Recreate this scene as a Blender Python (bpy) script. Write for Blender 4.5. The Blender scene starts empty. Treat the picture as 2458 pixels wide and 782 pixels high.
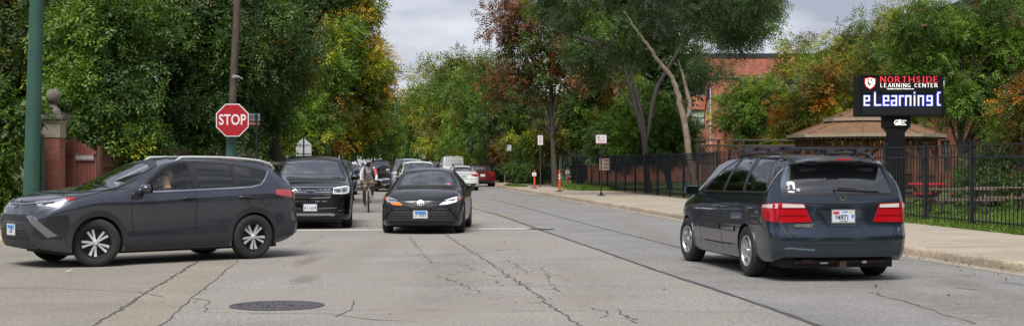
import bpy, bmesh, math, random
import numpy as np
from mathutils import Vector, Matrix
from mathutils.bvhtree import BVHTree
R = math.radians
random.seed(7); RNG = np.random.default_rng(11)
sc = bpy.context.scene
COL = sc.collection

# ------------------------------------------------------------------ camera, world, sun, exposure
CAMH = 1.55
cam_d = bpy.data.cameras.new("camera"); cam = bpy.data.objects.new("camera", cam_d); COL.objects.link(cam)
cam.location = (0, 0, CAMH); cam.rotation_euler = (R(90), 0, 0)
cam_d.sensor_width = 36; cam_d.lens = 36 * 3300 / 2458; cam_d.shift_y = 0.0004
cam_d.clip_start = 0.1; cam_d.clip_end = 5000
sc.camera = cam
SUN_EL, SUN_AZ = 58, 196     # azimuth measured clockwise from +Y
w = bpy.data.worlds.new("World"); sc.world = w; w.use_nodes = True
nt = w.node_tree; nt.nodes.clear(); N = nt.nodes.new; L = nt.links.new
out = N("ShaderNodeOutputWorld"); bg = N("ShaderNodeBackground"); L(bg.outputs[0], out.inputs[0])
sky = N("ShaderNodeTexSky"); sky.sky_type = 'NISHITA'; sky.sun_disc = False
sky.sun_elevation = R(SUN_EL); sky.sun_rotation = R(SUN_AZ); sky.air_density = 1.0; sky.dust_density = 2.0
tc = N("ShaderNodeTexCoord"); mp = N("ShaderNodeMapping"); mp.inputs['Scale'].default_value = (1.0, 1.0, 3.4); mp.inputs['Location'].default_value = (0.35, 0.1, 0.45)
L(tc.outputs['Generated'], mp.inputs[0])
ns = N("ShaderNodeTexNoise"); ns.inputs['Scale'].default_value = 4.2; ns.inputs['Detail'].default_value = 7; ns.inputs['Roughness'].default_value = .52
L(mp.outputs[0], ns.inputs['Vector'])
cr = N("ShaderNodeValToRGB"); L(ns.outputs['Fac'], cr.inputs[0])
e = cr.color_ramp.elements; e[0].position = .46; e[0].color = (2.3, 2.4, 2.95, 1); e[1].position = .70; e[1].color = (5.6, 5.7, 6.1, 1)
mx = N("ShaderNodeMix"); mx.data_type = 'RGBA'; mx.inputs[0].default_value = .9
L(sky.outputs[0], mx.inputs[6]); L(cr.outputs[0], mx.inputs[7])
L(mx.outputs[2], bg.inputs[0]); bg.inputs[1].default_value = .1
sd = bpy.data.lights.new("sun", 'SUN'); sd.energy = 2.5; sd.angle = R(32); sd.color = (1, .96, .9)
so = bpy.data.objects.new("sun", sd); COL.objects.link(so)
az = R(SUN_AZ); d = Vector((math.sin(az) * math.cos(R(SUN_EL)), math.cos(az) * math.cos(R(SUN_EL)), math.sin(R(SUN_EL))))
so.rotation_euler = d.to_track_quat('Z', 'Y').to_euler(); so.location = d * 50
sc.view_settings.view_transform = 'Standard'; sc.view_settings.look = 'None'; sc.view_settings.exposure = 0.85; sc.view_settings.gamma = 1
sc.render.engine = 'CYCLES'
sc.cycles.max_bounces = 6; sc.cycles.transparent_max_bounces = 12; sc.cycles.diffuse_bounces = 3; sc.cycles.glossy_bounces = 3
sc.cycles.use_denoising = True

# ------------------------------------------------------------------ materials
MATS = {}
def mat(name, col=(.5, .5, .5), rough=.6, metal=0, coat=0, emit=None, es=1, var=0, vscale=8, bump=0, bscale=60, spec=.5, coat_r=.04):
    if name in MATS: return MATS[name]
    m = bpy.data.materials.new(name); m.use_nodes = True; t = m.node_tree; b = t.nodes['Principled BSDF']
    b.inputs['Base Color'].default_value = (*col, 1); b.inputs['Roughness'].default_value = rough
    b.inputs['Metallic'].default_value = metal; b.inputs['Coat Weight'].default_value = coat; b.inputs['Coat Roughness'].default_value = coat_r
    b.inputs['Specular IOR Level'].default_value = spec
    if emit: b.inputs['Emission Color'].default_value = (*emit, 1); b.inputs['Emission Strength'].default_value = es
    if var or bump:
        tcn = t.nodes.new("ShaderNodeTexCoord")
    if var:
        n = t.nodes.new("ShaderNodeTexNoise"); n.inputs['Scale'].default_value = vscale; n.inputs['Detail'].default_value = 6; n.inputs['Roughness'].default_value = .65
        t.links.new(tcn.outputs['Object'], n.inputs['Vector'])
        mr = t.nodes.new("ShaderNodeMapRange"); mr.inputs[1].default_value = .3; mr.inputs[2].default_value = .7; mr.inputs[3].default_value = 1 - var; mr.inputs[4].default_value = 1 + var
        t.links.new(n.outputs['Fac'], mr.inputs[0])
        mm = t.nodes.new("ShaderNodeVectorMath"); mm.operation = 'SCALE'; mm.inputs[0].default_value = col
        t.links.new(mr.outputs[0], mm.inputs['Scale']); t.links.new(mm.outputs[0], b.inputs['Base Color'])
    if bump:
        n2 = t.nodes.new("ShaderNodeTexNoise"); n2.inputs['Scale'].default_value = bscale; n2.inputs['Detail'].default_value = 5
        t.links.new(tcn.outputs['Object'], n2.inputs['Vector'])
        bp = t.nodes.new("ShaderNodeBump"); bp.inputs['Strength'].default_value = bump; bp.inputs['Distance'].default_value = .02
        t.links.new(n2.outputs['Fac'], bp.inputs['Height']); t.links.new(bp.outputs[0], b.inputs['Normal'])
    MATS[name] = m; return m

def glassmat(name, tint=(.25, .28, .27), refl=1.0, base=.06, dark=None, opaq=0.0):
    if name in MATS: return MATS[name]
    m = bpy.data.materials.new(name); m.use_nodes = True; t = m.node_tree; t.nodes.clear()
    o = t.nodes.new("ShaderNodeOutputMaterial"); tr = t.nodes.new("ShaderNodeBsdfTransparent"); tr.inputs[0].default_value = (*tint, 1)
    gl = t.nodes.new("ShaderNodeBsdfGlossy"); gl.inputs['Roughness'].default_value = .02; gl.inputs[0].default_value = (refl, refl, refl, 1)
    fr = t.nodes.new("ShaderNodeFresnel"); fr.inputs[0].default_value = 1.55
    mr = t.nodes.new("ShaderNodeMapRange"); mr.inputs[1].default_value = 0; mr.inputs[2].default_value = 1; mr.inputs[3].default_value = base; mr.inputs[4].default_value = 1
    t.links.new(fr.outputs[0], mr.inputs[0])
    mx = t.nodes.new("ShaderNodeMixShader"); t.links.new(mr.outputs[0], mx.inputs[0])
    if dark is not None:
        df = t.nodes.new("ShaderNodeBsdfDiffuse"); df.inputs[0].default_value = (*dark, 1)
        m2 = t.nodes.new("ShaderNodeMixShader"); m2.inputs[0].default_value = opaq
        t.links.new(tr.outputs[0], m2.inputs[1]); t.links.new(df.outputs[0], m2.inputs[2]); t.links.new(m2.outputs[0], mx.inputs[1])
    else: t.links.new(tr.outputs[0], mx.inputs[1])
    t.links.new(gl.outputs[0], mx.inputs[2]); t.links.new(mx.outputs[0], o.inputs[0])
    MATS[name] = m; return m

def leafmat(name, trans=.34):
    if name in MATS: return MATS[name]
    m = bpy.data.materials.new(name); m.use_nodes = True; t = m.node_tree; t.nodes.clear()
    o = t.nodes.new("ShaderNodeOutputMaterial"); at = t.nodes.new("ShaderNodeAttribute"); at.attribute_name = "leafcol"
    df = t.nodes.new("ShaderNodeBsdfDiffuse"); tl = t.nodes.new("ShaderNodeBsdfTranslucent"); gl = t.nodes.new("ShaderNodeBsdfGlossy"); gl.inputs['Roughness'].default_value = .5
    gl.inputs[0].default_value = (1, 1, 1, 1)
    ml = t.nodes.new("ShaderNodeVectorMath"); ml.operation = 'MULTIPLY'; ml.inputs[1].default_value = (1.25, 1.35, .5)
    t.links.new(at.outputs['Color'], df.inputs[0]); t.links.new(at.outputs['Color'], ml.inputs[0]); t.links.new(ml.outputs[0], tl.inputs[0])
    a = t.nodes.new("ShaderNodeMixShader"); a.inputs[0].default_value = trans; b = t.nodes.new("ShaderNodeMixShader"); b.inputs[0].default_value = .02
    t.links.new(df.outputs[0], a.inputs[1]); t.links.new(tl.outputs[0], a.inputs[2]); t.links.new(a.outputs[0], b.inputs[1]); t.links.new(gl.outputs[0], b.inputs[2]); t.links.new(b.outputs[0], o.inputs[0])
    MATS[name] = m; return m

# ------------------------------------------------------------------ object helpers
def empty(name, loc=(0, 0, 0), rz=0, parent=None):
    o = bpy.data.objects.new(name, None); COL.objects.link(o); o.location = loc; o.rotation_euler = (0, 0, rz); o.empty_display_size = .2
    if parent: o.parent = parent
    return o
def tag(o, label=None, cat=None, group=None, kind=None):
    if label: o['label'] = label
    if cat: o['category'] = cat
    if group: o['group'] = group
    if kind: o['kind'] = kind
    return o
def copy_tree(o, parent=None):
    c = o.copy(); COL.objects.link(c); c.parent = parent
    for ch in [x for x in o.children]: copy_tree(ch, c)
    return c
def mesh_obj(name, me, mats, parent=None, smooth=False, ang=40):
    o = bpy.data.objects.new(name, me); COL.objects.link(o)
    for m in (mats if isinstance(mats, (list, tuple)) else [mats]): me.materials.append(m)
    if parent: o.parent = parent
    if smooth:
        me.shade_smooth()
        try: me.set_sharp_from_angle(angle=R(ang))
        except Exception: pass
    return o

class MB:
    def __init__(s): s.bm = bmesh.new(); s.mi = 0
    def _fin(s, fs):
        for f in fs: f.material_index = s.mi
    def box(s, c, size, rz=0, rx=0, ry=0, bev=0, taper=None):
        r = bmesh.ops.create_cube(s.bm, size=1); vs = r['verts']
        if taper:
            for v in vs:
                if v.co.z > 0: v.co.x *= taper[0]; v.co.y *= taper[1]
        M = Matrix.Translation(c) @ Matrix.Rotation(rz, 4, 'Z') @ Matrix.Rotation(ry, 4, 'Y') @ Matrix.Rotation(rx, 4, 'X') @ Matrix.Diagonal((*size, 1))
        bmesh.ops.transform(s.bm, matrix=M, verts=vs)
        fs = set(f for v in vs for f in v.link_faces); s._fin(fs)
        if bev:
            es = set(e for f in fs for e in f.edges)
            r = bmesh.ops.bevel(s.bm, geom=list(es), offset=bev, segments=2, affect='EDGES', profile=.7); s._fin(r['faces'])
        return s
    def tube(s, pts, rads, seg=8, cap=True):
        pts = [Vector(p) for p in pts]
        if not isinstance(rads, (list, tuple)): rads = [rads] * len(pts)
        rings = []; prev = None
        for i, p in enumerate(pts):
            t = (pts[min(i + 1, len(pts) - 1)] - pts[max(i - 1, 0)]).normalized()
            a = prev if prev is not None else (Vector((0, 0, 1)) if abs(t.z) < .9 else Vector((1, 0, 0)))
            u = t.cross(a)
            if u.length < 1e-5: u = t.cross(Vector((0, 1, 0)))
            u.normalize(); v = u.cross(t).normalized(); prev = v
            rings.append([s.bm.verts.new(p + (u * math.cos(2 * math.pi * k / seg) + v * math.sin(2 * math.pi * k / seg)) * rads[i]) for k in range(seg)])
        fs = []
        for a, b in zip(rings, rings[1:]):
            for k in range(seg): fs.append(s.bm.faces.new((a[k], a[(k + 1) % seg], b[(k + 1) % seg], b[k])))
        if cap: fs.append(s.bm.faces.new(rings[0][::-1])); fs.append(s.bm.faces.new(rings[-1]))
        for f in fs: f.smooth = True
        s._fin(fs); return s
    def lathe(s, prof, seg=24, M=None, close=False):  # prof: (r,z) about z
        M = M or Matrix(); rings = []
        for r, z in prof: rings.append([s.bm.verts.new(M @ Vector((r * math.cos(2 * math.pi * k / seg), r * math.sin(2 * math.pi * k / seg), z))) for k in range(seg)])
        fs = []
        pr = list(zip(rings, rings[1:]))
        if close: pr.append((rings[-1], rings[0]))
        for a, b in pr:
            for k in range(seg): fs.append(s.bm.faces.new((a[k], a[(k + 1) % seg], b[(k + 1) % seg], b[k])))
        if not close:
            if prof[0][0] > 1e-4: fs.append(s.bm.faces.new(rings[0][::-1]))
            if prof[-1][0] > 1e-4: fs.append(s.bm.faces.new(rings[-1]))
        s._fin(fs); return s
    def prism(s, poly, M, depth):   # poly in local xy, extruded along local z by depth
        a = [s.bm.verts.new(M @ Vector((x, y, 0))) for x, y in poly]; b = [s.bm.verts.new(M @ Vector((x, y, depth))) for x, y in poly]
        n = len(poly); fs = [s.bm.faces.new(a[::-1]), s.bm.faces.new(b)]
        for i in range(n): fs.append(s.bm.faces.new((a[i], a[(i + 1) % n], b[(i + 1) % n], b[i])))
        s._fin(fs); return s
    def quad(s, *p):
        f = s.bm.faces.new([s.bm.verts.new(q) for q in p]); s._fin([f]); return s
    def grid(s, fn, nu, nv):
        g = [[s.bm.verts.new(fn(i / nu, j / nv)) for j in range(nv + 1)] for i in range(nu + 1)]
        fs = [s.bm.faces.new((g[i][j], g[i + 1][j], g[i + 1][j + 1], g[i][j + 1])) for i in range(nu) for j in range(nv)]
        s._fin(fs); return s
    def build(s, name, mats, parent=None, smooth=False, ang=40, fixn=True):
        if fixn: bmesh.ops.recalc_face_normals(s.bm, faces=s.bm.faces)
        me = bpy.data.meshes.new(name); s.bm.to_mesh(me); s.bm.free()
        return mesh_obj(name, me, mats, parent, smooth, ang)

def text_obj(name, body, size, mat_, parent, M, ext=.004, bold=0, sx=1, spacing=1, align='CENTER'):
    cu = bpy.data.curves.new(name, 'FONT'); cu.body = body; cu.size = size; cu.extrude = ext; cu.offset = bold; cu.align_x = align; cu.align_y = 'CENTER'; cu.space_character = spacing
    o = bpy.data.objects.new(name, cu); COL.objects.link(o)
    dg = bpy.context.evaluated_depsgraph_get(); me = bpy.data.meshes.new_from_object(o.evaluated_get(dg)); bpy.data.objects.remove(o)
    me.transform(M @ Matrix.Diagonal((sx, 1, 1, 1)))
    me.materials.clear()
    return mesh_obj(name, me, mat_, parent)

def pchip(pts):
    xs = np.array([p[0] for p in pts], float); ys = np.array([p[1] for p in pts], float)
    h = np.diff(xs); dl = np.diff(ys) / h; n = len(xs); m = np.zeros(n)
    for i in range(1, n - 1):
        if dl[i - 1] * dl[i] > 0:
            w1 = 2 * h[i] + h[i - 1]; w2 = h[i] + 2 * h[i - 1]; m[i] = (w1 + w2) / (w1 / dl[i - 1] + w2 / dl[i])
    m[0] = dl[0]; m[-1] = dl[-1]
    def f(x):
        x = min(max(x, xs[0]), xs[-1]); i = min(max(int(np.searchsorted(xs, x) - 1), 0), n - 2)
        t = (x - xs[i]) / h[i]
        return float(ys[i] * (2 * t**3 - 3 * t**2 + 1) + m[i] * h[i] * (t**3 - 2 * t**2 + t) + ys[i + 1] * (-2 * t**3 + 3 * t**2) + m[i + 1] * h[i] * (t**3 - t**2))
    return f
def inpoly(x, y, poly):
    c = False; n = len(poly); j = n - 1
    for i in range(n):
        xi, yi = poly[i]; xj, yj = poly[j]
        if (yi > y) != (yj > y) and x < (xj - xi) * (y - yi) / (yj - yi) + xi: c = not c
        j = i
    return c
def roundpoly(poly, r, n=4):
    out = []; k = len(poly)
    for i in range(k):
        p = Vector(poly[i]); a = Vector(poly[i - 1]); b = Vector(poly[(i + 1) % k])
        ra = min(r, (a - p).length * .45); rb = min(r, (b - p).length * .45)
        A = p + (a - p).normalized() * ra; B = p + (b - p).normalized() * rb
        for j in range(n + 1):
            t = j / n; q = A * (1 - t)**2 + p * 2 * t * (1 - t) + B * t * t; out.append((q.x, q.y))
    return out
# ------------------------------------------------------------------ cars
M_GLASS = glassmat('tinted_glass', (.05, .055, .06), base=.05)
M_GLASSC = glassmat('clear_glass', (.62, .68, .66), base=.08)
M_GLASSW = glassmat('windshield_glass', (.42, .48, .48), base=.20)
M_RUB = mat('tyre_rubber', (.022, .022, .023), .85, bump=.3, bscale=90)
M_TRIM = mat('black_trim', (.018, .018, .02), .45)
M_CLAD = mat('grey_plastic', (.028, .029, .033), .55)
M_SEAM = mat('seam_black', (.004, .004, .004), .8)
M_CHROME = mat('chrome', (.6, .6, .62), .15, metal=1)
M_MIRG = mat('mirror_glass_dark', (.12, .13, .14), .05, metal=1)
M_SILVER = mat('silver_alloy', (.48, .49, .51), .3, metal=.7)
M_ALLOYD = mat('dark_alloy', (.012, .012, .013), .5, metal=.2)
M_BLADE = mat('satin_blade', (.27, .28, .3), .3, metal=.7)
M_LAMP = mat('lamp_clear', (.45, .47, .5), .08, metal=.55, coat=1)
M_LAMPD = mat('lamp_dark', (.05, .05, .055), .1, coat=1)
M_DRL = mat('lamp_white', (.8, .82, .85), .1, coat=1, emit=(.9, .95, 1), es=.35)
M_AMBER = mat('amber_lens', (.5, .07, .01), .15, coat=1)
M_AMBERL = mat('lit_amber', (.5, .07, .0), .3, emit=(1, .10, .0), es=1.1)
M_RED = mat('red_lens', (.42, .006, .012), .12, coat=1)
M_REDL = mat('pink_red_lens', (.45, .06, .07), .15, coat=1)
M_WLENS = mat('white_lens', (.62, .58, .55), .12, coat=1)
M_INT = mat('interior_dark', (.02, .02, .021), .8)
M_SEATM = mat('seat_fabric', (.05, .05, .052), .85)
M_PLATE = mat('plate_white', (.62, .66, .7), .45)
M_PLBLUE = mat('plate_blue', (.02, .22, .62), .4)
M_INK = mat('plate_ink', (.02, .03, .08), .5)
M_INKR = mat('plate_red_ink', (.5, .03, .03), .5)
M_DISC = mat('brake_metal', (.18, .17, .16), .4, metal=.8)
def paint(name, col, rough=.3, metal=.35, coat=1.0):
    return mat(name, col, rough, metal=metal, coat=coat, var=.12, vscale=1.3, coat_r=.03, spec=.35)

class Car:
    def __init__(s, P, paintm):
        s.P = P; s.root = empty(P['name']); s.pm = paintm
        s.make_body()
    def make_body(s):
        P = s.P; top = pchip(P['top']); belt = pchip(P['belt']); Wf = pchip(P['W']); wr = pchip(P['wr']); bot = pchip(P['bot'])
        nose = pchip(P['nose']); tail = pchip(P['tail']); side = pchip(P.get('side', [(0, .93), (.08, .972), (.25, .992), (.5, 1.0), (.72, .998), (.86, .985), (.95, .965), (1, .945)]))
        xR, xF = P['top'][0][0], P['top'][-1][0]; g = P.get('g', .05)
        xs = [xR]; 
        while xs[-1] < xF - 1e-6:
            x = xs[-1]; st = g * (.4 if (x < xR + .22 or x > xF - .27) else 1); xs.append(min(x + st, xF))
        if xs[-1] - xs[-2] < .008: xs.pop(-2)
        xA = P.get('xA', xF - .75); xB = P.get('xB', xR + .6); bf, bb = P.get('bow', (.1, .06))
        def warp(x, y, z, w_):
            fa = max(0, (x - xA) / (xF - xA)); fb = max(0, (xB - x) / (xB - xR))
            return x - nose(z) * fa - bf * (y / .9)**2 * fa**2 + tail(z) * fb + bb * (y / .9)**2 * fb**2
        rings = []
        NB = 6
        for x in xs:
            w_ = Wf(x); zs = belt(x); zt = max(top(x), zs + .01); zb = bot(x); wq = min(wr(x), w_ * .94); h = zt - zs
            ke = .58 + .32 * min(1, max(0, h / .45)); ze = zs + h * ke
            pts = [(w_ * .93 * k / NB, zb) for k in range(NB)]
            for t in np.linspace(0, 1, 17)[0:]: pts.append((w_ * side(t) if t > 0 else w_ * .93, zb + (zs - zb) * t))
            y0 = w_ * side(1)
            for t in np.linspace(0, 1, 11)[1:]:
                bul = .028 * math.sin(math.pi * t) * min(1, h / .4)
                pts.append((y0 + (wq - y0) * t**1.15 + bul, zs + (ze - zs) * t))
            for t in [.045, .1, .18, .3, .44, .58, .72, .86, 1]:
                y = wq * (1 - t); pts.append((y, ze + (zt - ze) * (1 - (y / wq)**2.4)))
            rings.append([(warp(x, y, z, w_), y, z) for y, z in pts])
        bm = bmesh.new(); n = len(rings[0]); V = []
        for r in rings:
            a = [bm.verts.new(p) for p in r]; b = [a[k] if (k == 0 or k == n - 1) else bm.verts.new((r[k][0], -r[k][1], r[k][2])) for k in range(n)]
            V.append((a, b))
        for (a, b), (c, d2) in zip(V, V[1:]):
            for k in range(n - 1):
                bm.faces.new((a[k], c[k], c[k + 1], a[k + 1])); bm.faces.new((b[k + 1], d2[k + 1], d2[k], b[k]))
        NC = 12
        for end, x in ((0, xs[0]), (-1, xs[-1])):
            a, b = V[end]; r = rings[end]; w_ = Wf(x); prev = None
            for k in range(NB, n):
                y = r[k][1]; z = r[k][2]
                if k == NB: row = [a[k]] + [a[j] for j in range(NB - 1, -1, -1)] + [b[j] for j in range(1, NB)] + [b[k]]
                elif k == n - 1: row = [a[k]] * (NC + 1)
                else: row = [a[k]] + [bm.verts.new((warp(x, y * c, z, w_), y * c, z)) for c in np.linspace(1, -1, NC + 1)[1:-1]] + [b[k]]
                if prev:
                    for q in range(NC):
                        f = [row[q], row[q + 1], prev[q + 1], prev[q]]; u = []
                        for v_ in f:
                            if v_ not in u: u.append(v_)
                        if len(u) > 2:
                            try: bm.faces.new(u)
                            except ValueError: pass
                prev = row
        bmesh.ops.remove_doubles(bm, verts=bm.verts, dist=.0004)
        bmesh.ops.recalc_face_normals(bm, faces=bm.faces)
        s.bvh = BVHTree.FromBMesh(bm)
        me = bpy.data.meshes.new('body'); bm.to_mesh(me); bm.free()
        for m in (s.pm, M_INT): me.materials.append(m)
        o = bpy.data.objects.new('body', me); COL.objects.link(o)
        # wheel wells
        cuts = []
        for ax, ar in ((0, P['arch'][0]), (P['wb'], P['arch'][1])):
            for sd_ in (1, -1):
                w_ = Wf(ax); mb = MB(); y0 = sd_ * (w_ - .36); y1 = sd_ * (w_ + .3)
                Mx = Matrix.Translation((ax, min(y0, y1), P['R'])) @ Matrix.Rotation(R(-90), 4, 'X')
                mb.lathe([(ar, 0), (ar, .66)], 40, Mx)
                bmesh.ops.recalc_face_normals(mb.bm, faces=mb.bm.faces)
                cm = bpy.data.meshes.new('c'); mb.bm.to_mesh(cm); mb.bm.free(); cm.materials.append(s.pm); cm.materials.append(M_INT)
                for p in cm.polygons: p.material_index = 1
                co = bpy.data.objects.new('c', cm); COL.objects.link(co); cuts.append(co)
        for co in cuts:
            md = o.modifiers.new('b', 'BOOLEAN'); md.operation = 'DIFFERENCE'; md.object = co; md.solver = 'EXACT'
        dg = bpy.context.evaluated_depsgraph_get(); me2 = bpy.data.meshes.new_from_object(o.evaluated_get(dg))
        bpy.data.objects.remove(o)
        for co in cuts: bpy.data.objects.remove(co)
        # window openings
        op = P.get('openings', [])
        if op:
            bm = bmesh.new(); bm.from_mesh(me2); kill = []
            for yaw, poly in op:
                D, U = s.axes(yaw)
                for f in bm.faces:
                    if f.normal.dot(D) > .03 and f.calc_center_median().dot(D) > (-.5 if abs(D.x) > .5 else .3) and f.material_index == 0:
                        c_ = f.calc_center_median()
                        if inpoly(c_.dot(U), c_.z, poly): kill.append(f)
            bmesh.ops.delete(bm, geom=list(set(kill)), context='FACES'); bm.to_mesh(me2); bm.free()
        me2.name = 'body'
        b = bpy.data.objects.new('body', me2); COL.objects.link(b); b.parent = s.root; me2.shade_smooth(); me2.set_sharp_from_angle(angle=R(32))
        s.body = b; s.Wf = Wf
    def axes(s, yaw):
        a = R(yaw); D = Vector((math.cos(a), math.sin(a), 0))
        if abs(D.y) >= .72: U = Vector((D.y, -D.x, 0)) * (1 if D.y > 0 else -1)
        else: U = Vector((-D.y, D.x, 0)) * (1 if D.x > 0 else -1)
        return D, U
    def pj(s, u, z, yaw, off=0):
        D, U = s.axes(yaw); p = U * u + Vector((0, 0, z)); q = p + D * 12
        h = s.bvh.ray_cast(q, -D)
        if h[0] is None:
            cu, cz = (0, .8) if abs(D.x) > .9 else ((1.3, .8) if abs(D.y) > .72 else (u * .8, .8))
            for k in range(1, 24):
                q2 = U * (u + (cu - u) * k * .012) + Vector((0, 0, z + (cz - z) * k * .012)) + D * 12
                h = s.bvh.ray_cast(q2, -D)
                if h[0] is not None: break
        if h[0] is None:
            h = s.bvh.find_nearest(p + D * (4 if abs(D.x) > .7 and D.x > 0 else (1.2 if abs(D.x) > .7 else .9)))
        nrm = h[1]
        if nrm.dot(D) < 0: nrm = -nrm
        return h[0] + nrm * off, nrm
    def patch(s, name, poly, yaw, m, off=.003, thick=.012, g=.06, mirror=False, parent=None, rnd=0, smooth=True):
        if rnd: poly = roundpoly(poly, rnd)
        bm = bmesh.new(); f = bm.faces.new([bm.verts.new((u, z, 0)) for u, z in poly])
        us = [p[0] for p in poly]; zs = [p[1] for p in poly]
        for ax, lo, hi in ((0, min(us), max(us)), (1, min(zs), max(zs))):
            t = lo + g
            while t < hi - 1e-3:
                no = (1, 0, 0) if ax == 0 else (0, 1, 0); co = (t, 0, 0) if ax == 0 else (0, t, 0)
                bmesh.ops.bisect_plane(bm, geom=bm.verts[:] + bm.edges[:] + bm.faces[:], plane_co=co, plane_no=no); t += g
        big = [f for f in bm.faces if len(f.verts) > 4]
        if big: bmesh.ops.triangulate(bm, faces=big)
        nr = {}
        D, U = s.axes(yaw)
        for v in bm.verts:
            p, n_ = s.pj(v.co.x, v.co.y, yaw, off); nr[v] = n_; v.co = p
        if thick:
            be = [e for e in bm.edges if len(e.link_faces) == 1]; mp_ = {}
            for e in be:
                for v in e.verts:
                    if v not in mp_: mp_[v] = bm.verts.new(v.co - nr[v] * thick)
            for e in be: bm.faces.new((e.verts[0], e.verts[1], mp_[e.verts[1]], mp_[e.verts[0]]))
        for f in bm.faces:
            if f.calc_center_median().dot(D) < -50: pass
        bmesh.ops.recalc_face_normals(bm, faces=bm.faces)
        # make sure front points outward
        sm = sum(f.normal.dot(D) * f.calc_area() for f in bm.faces)
        if sm < 0: bmesh.ops.reverse_faces(bm, faces=bm.faces)
        me = bpy.data.meshes.new(name); bm.to_mesh(me); bm.free()
        o = mesh_obj(name, me, m, parent or s.root, smooth, 35)
        if mirror:
            me2 = me.copy(); me2.transform(Matrix.Diagonal((1, -1, 1, 1))); me2.flip_normals()
            o2 = bpy.data.objects.new(name, me2); COL.objects.link(o2); o2.parent = parent or s.root
            return o, o2
        return o
    def ribbon(s, name, lines, width, yaw, m, off=.002, closed=False, mirror=False, parent=None, thick=0, inset=None):
        bm = bmesh.new()
        if isinstance(lines[0][0], (int, float)): lines = [lines]
        for ln in lines:
            pts = []
            L_ = list(ln) + ([ln[0]] if closed else [])
            for a, b in zip(L_, L_[1:]):
                a = Vector(a); b = Vector(b); k = max(1, int((b - a).length / .05))
                pts += [a + (b - a) * j / k for j in range(k)]
            if not closed: pts.append(Vector(L_[-1]))
            n = len(pts); A = []
            for i, p in enumerate(pts):
                q0 = pts[i - 1] if (i > 0 or closed) else p; q1 = pts[(i + 1) % n] if (i < n - 1 or closed) else p
                t = (q1 - q0).normalized(); nn = Vector((-t.y, t.x)) * width / 2
                row = []
                for sg in (1, -1):
                    q = p + nn * sg; pp, nm = s.pj(q.x, q.y, yaw, off); row.append(bm.verts.new(pp))
                    if thick: row.append(bm.verts.new(pp - nm * thick))
                A.append(row)
            for i in range(n if closed else n - 1):
                a, b = A[i], A[(i + 1) % n]
                if thick:
                    bm.faces.new((a[0], b[0], b[2], a[2])); bm.faces.new((a[1], a[0], b[0], b[1])[::-1]); bm.faces.new((a[2], b[2], b[3], a[3]))
                else: bm.faces.new((a[0], b[0], b[1], a[1]))
        bmesh.ops.recalc_face_normals(bm, faces=bm.faces)
        me = bpy.data.meshes.new(name); bm.to_mesh(me); bm.free()
        o = mesh_obj(name, me, m, parent or s.root, True, 35)
        if mirror:
            me2 = me.copy(); me2.transform(Matrix.Diagonal((1, -1, 1, 1))); me2.flip_normals()
            o2 = bpy.data.objects.new(name, me2); COL.objects.link(o2); o2.parent = parent or s.root
        return o
    def wheels(s, Rw, Rr, wid=.225, track=.8, spokes=5, style='double', steer=0, rimm=None, lip=0, capm=None, seg=48, rot=(.3, .1)):
        rimm = rimm or M_SILVER; meshes = []
        mb = MB(); hw = wid / 2
        prof = [(Rr - .01, hw - .035), (Rr + .005, hw - .012), (Rr + .03, hw - .004), ((Rr + Rw) / 2, hw + .006), (Rw - .035, hw - .004), (Rw - .012, hw - .018), (Rw, hw - .045), (Rw, -hw + .045), (Rw - .012, -hw + .018), (Rw - .035, -hw + .004), ((Rr + Rw) / 2, -hw - .006), (Rr, -hw + .01)]
        Mx = Matrix.Rotation(R(-90), 4, 'X'); mb.lathe(prof, seg, Mx, close=False)
        for f in [f for f in mb.bm.faces if len(f.verts) > 4]: mb.bm.faces.remove(f)
        # tread grooves
        tyre = mb
        bmesh.ops.recalc_face_normals(tyre.bm, faces=tyre.bm.faces)
        tm = bpy.data.meshes.new('tyre'); tyre.bm.to_mesh(tm); tyre.bm.free()
        mb = MB(); mb.mi = lip
        mb.lathe([(Rr + .004, hw - .014), (Rr - .002, hw - .004), (Rr - .014, hw - .008), (Rr - .024, hw - .03), (Rr - .03, -hw + .02)], seg, Mx)
        for f in [f for f in mb.bm.faces if len(f.verts) > 4]: mb.bm.faces.remove(f)
        mb.mi = 1; mb.lathe([(.0001, hw - .075), (.08, hw - .075), (Rr - .026, hw - .085), (Rr - .03, hw - .1)], seg, Mx)
        for f in [f for f in mb.bm.faces if len(f.verts) > 4]: mb.bm.faces.remove(f)
        mb.mi = 0
        def spoke(a, w0, w1, r0=.045, r1=None, y0=None, m=0, dz=0):
            r1 = r1 or Rr - .012; mb.mi = m; y0 = hw - .02 if y0 is None else y0; n = 6; vs = []
            ca, sa = math.cos(a), math.sin(a)
            for i in range(n + 1):
                t = i / n; r = r0 + (r1 - r0) * t; ww = (w0 + (w1 - w0) * t**1.5) / 2; yy = y0 - .012 * math.sin(math.pi * t) + dz
                c = Vector((ca * r, 0, sa * r)); pr = Vector((-sa, 0, ca))
                vs.append([mb.bm.verts.new(c + pr * q * ww + Vector((0, yv, 0))) for q, yv in ((1, yy - .03), (.8, yy), (-.8, yy), (-1, yy - .03))])
            for a_, b_ in zip(vs, vs[1:]):
                for k in range(3): f = mb.bm.faces.new((a_[k], b_[k], b_[k + 1], a_[k + 1])); f.material_index = m
        for k in range(spokes):
            a0 = 2 * math.pi * k / spokes
            if style == 'double':
                for q in (-1, 1):
                    spoke(a0 + q * .20, .030, .050)
            elif style == 'vee':
                spoke(a0, .05, .03)
                for q in (-1, 1): spoke(a0 + q * .17, .03, .05, r0=.07)
            else: spoke(a0, .045, .06)
        mb.mi = 0; mb.lathe([(.0001, hw - .004), (.03, hw - .006), (.042, hw - .018), (.05, hw - .05)], 20, Mx)
        for f in [f for f in mb.bm.faces if len(f.verts) > 15]: mb.bm.faces.remove(f)
        bmesh.ops.recalc_face_normals(mb.bm, faces=mb.bm.faces)
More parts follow.
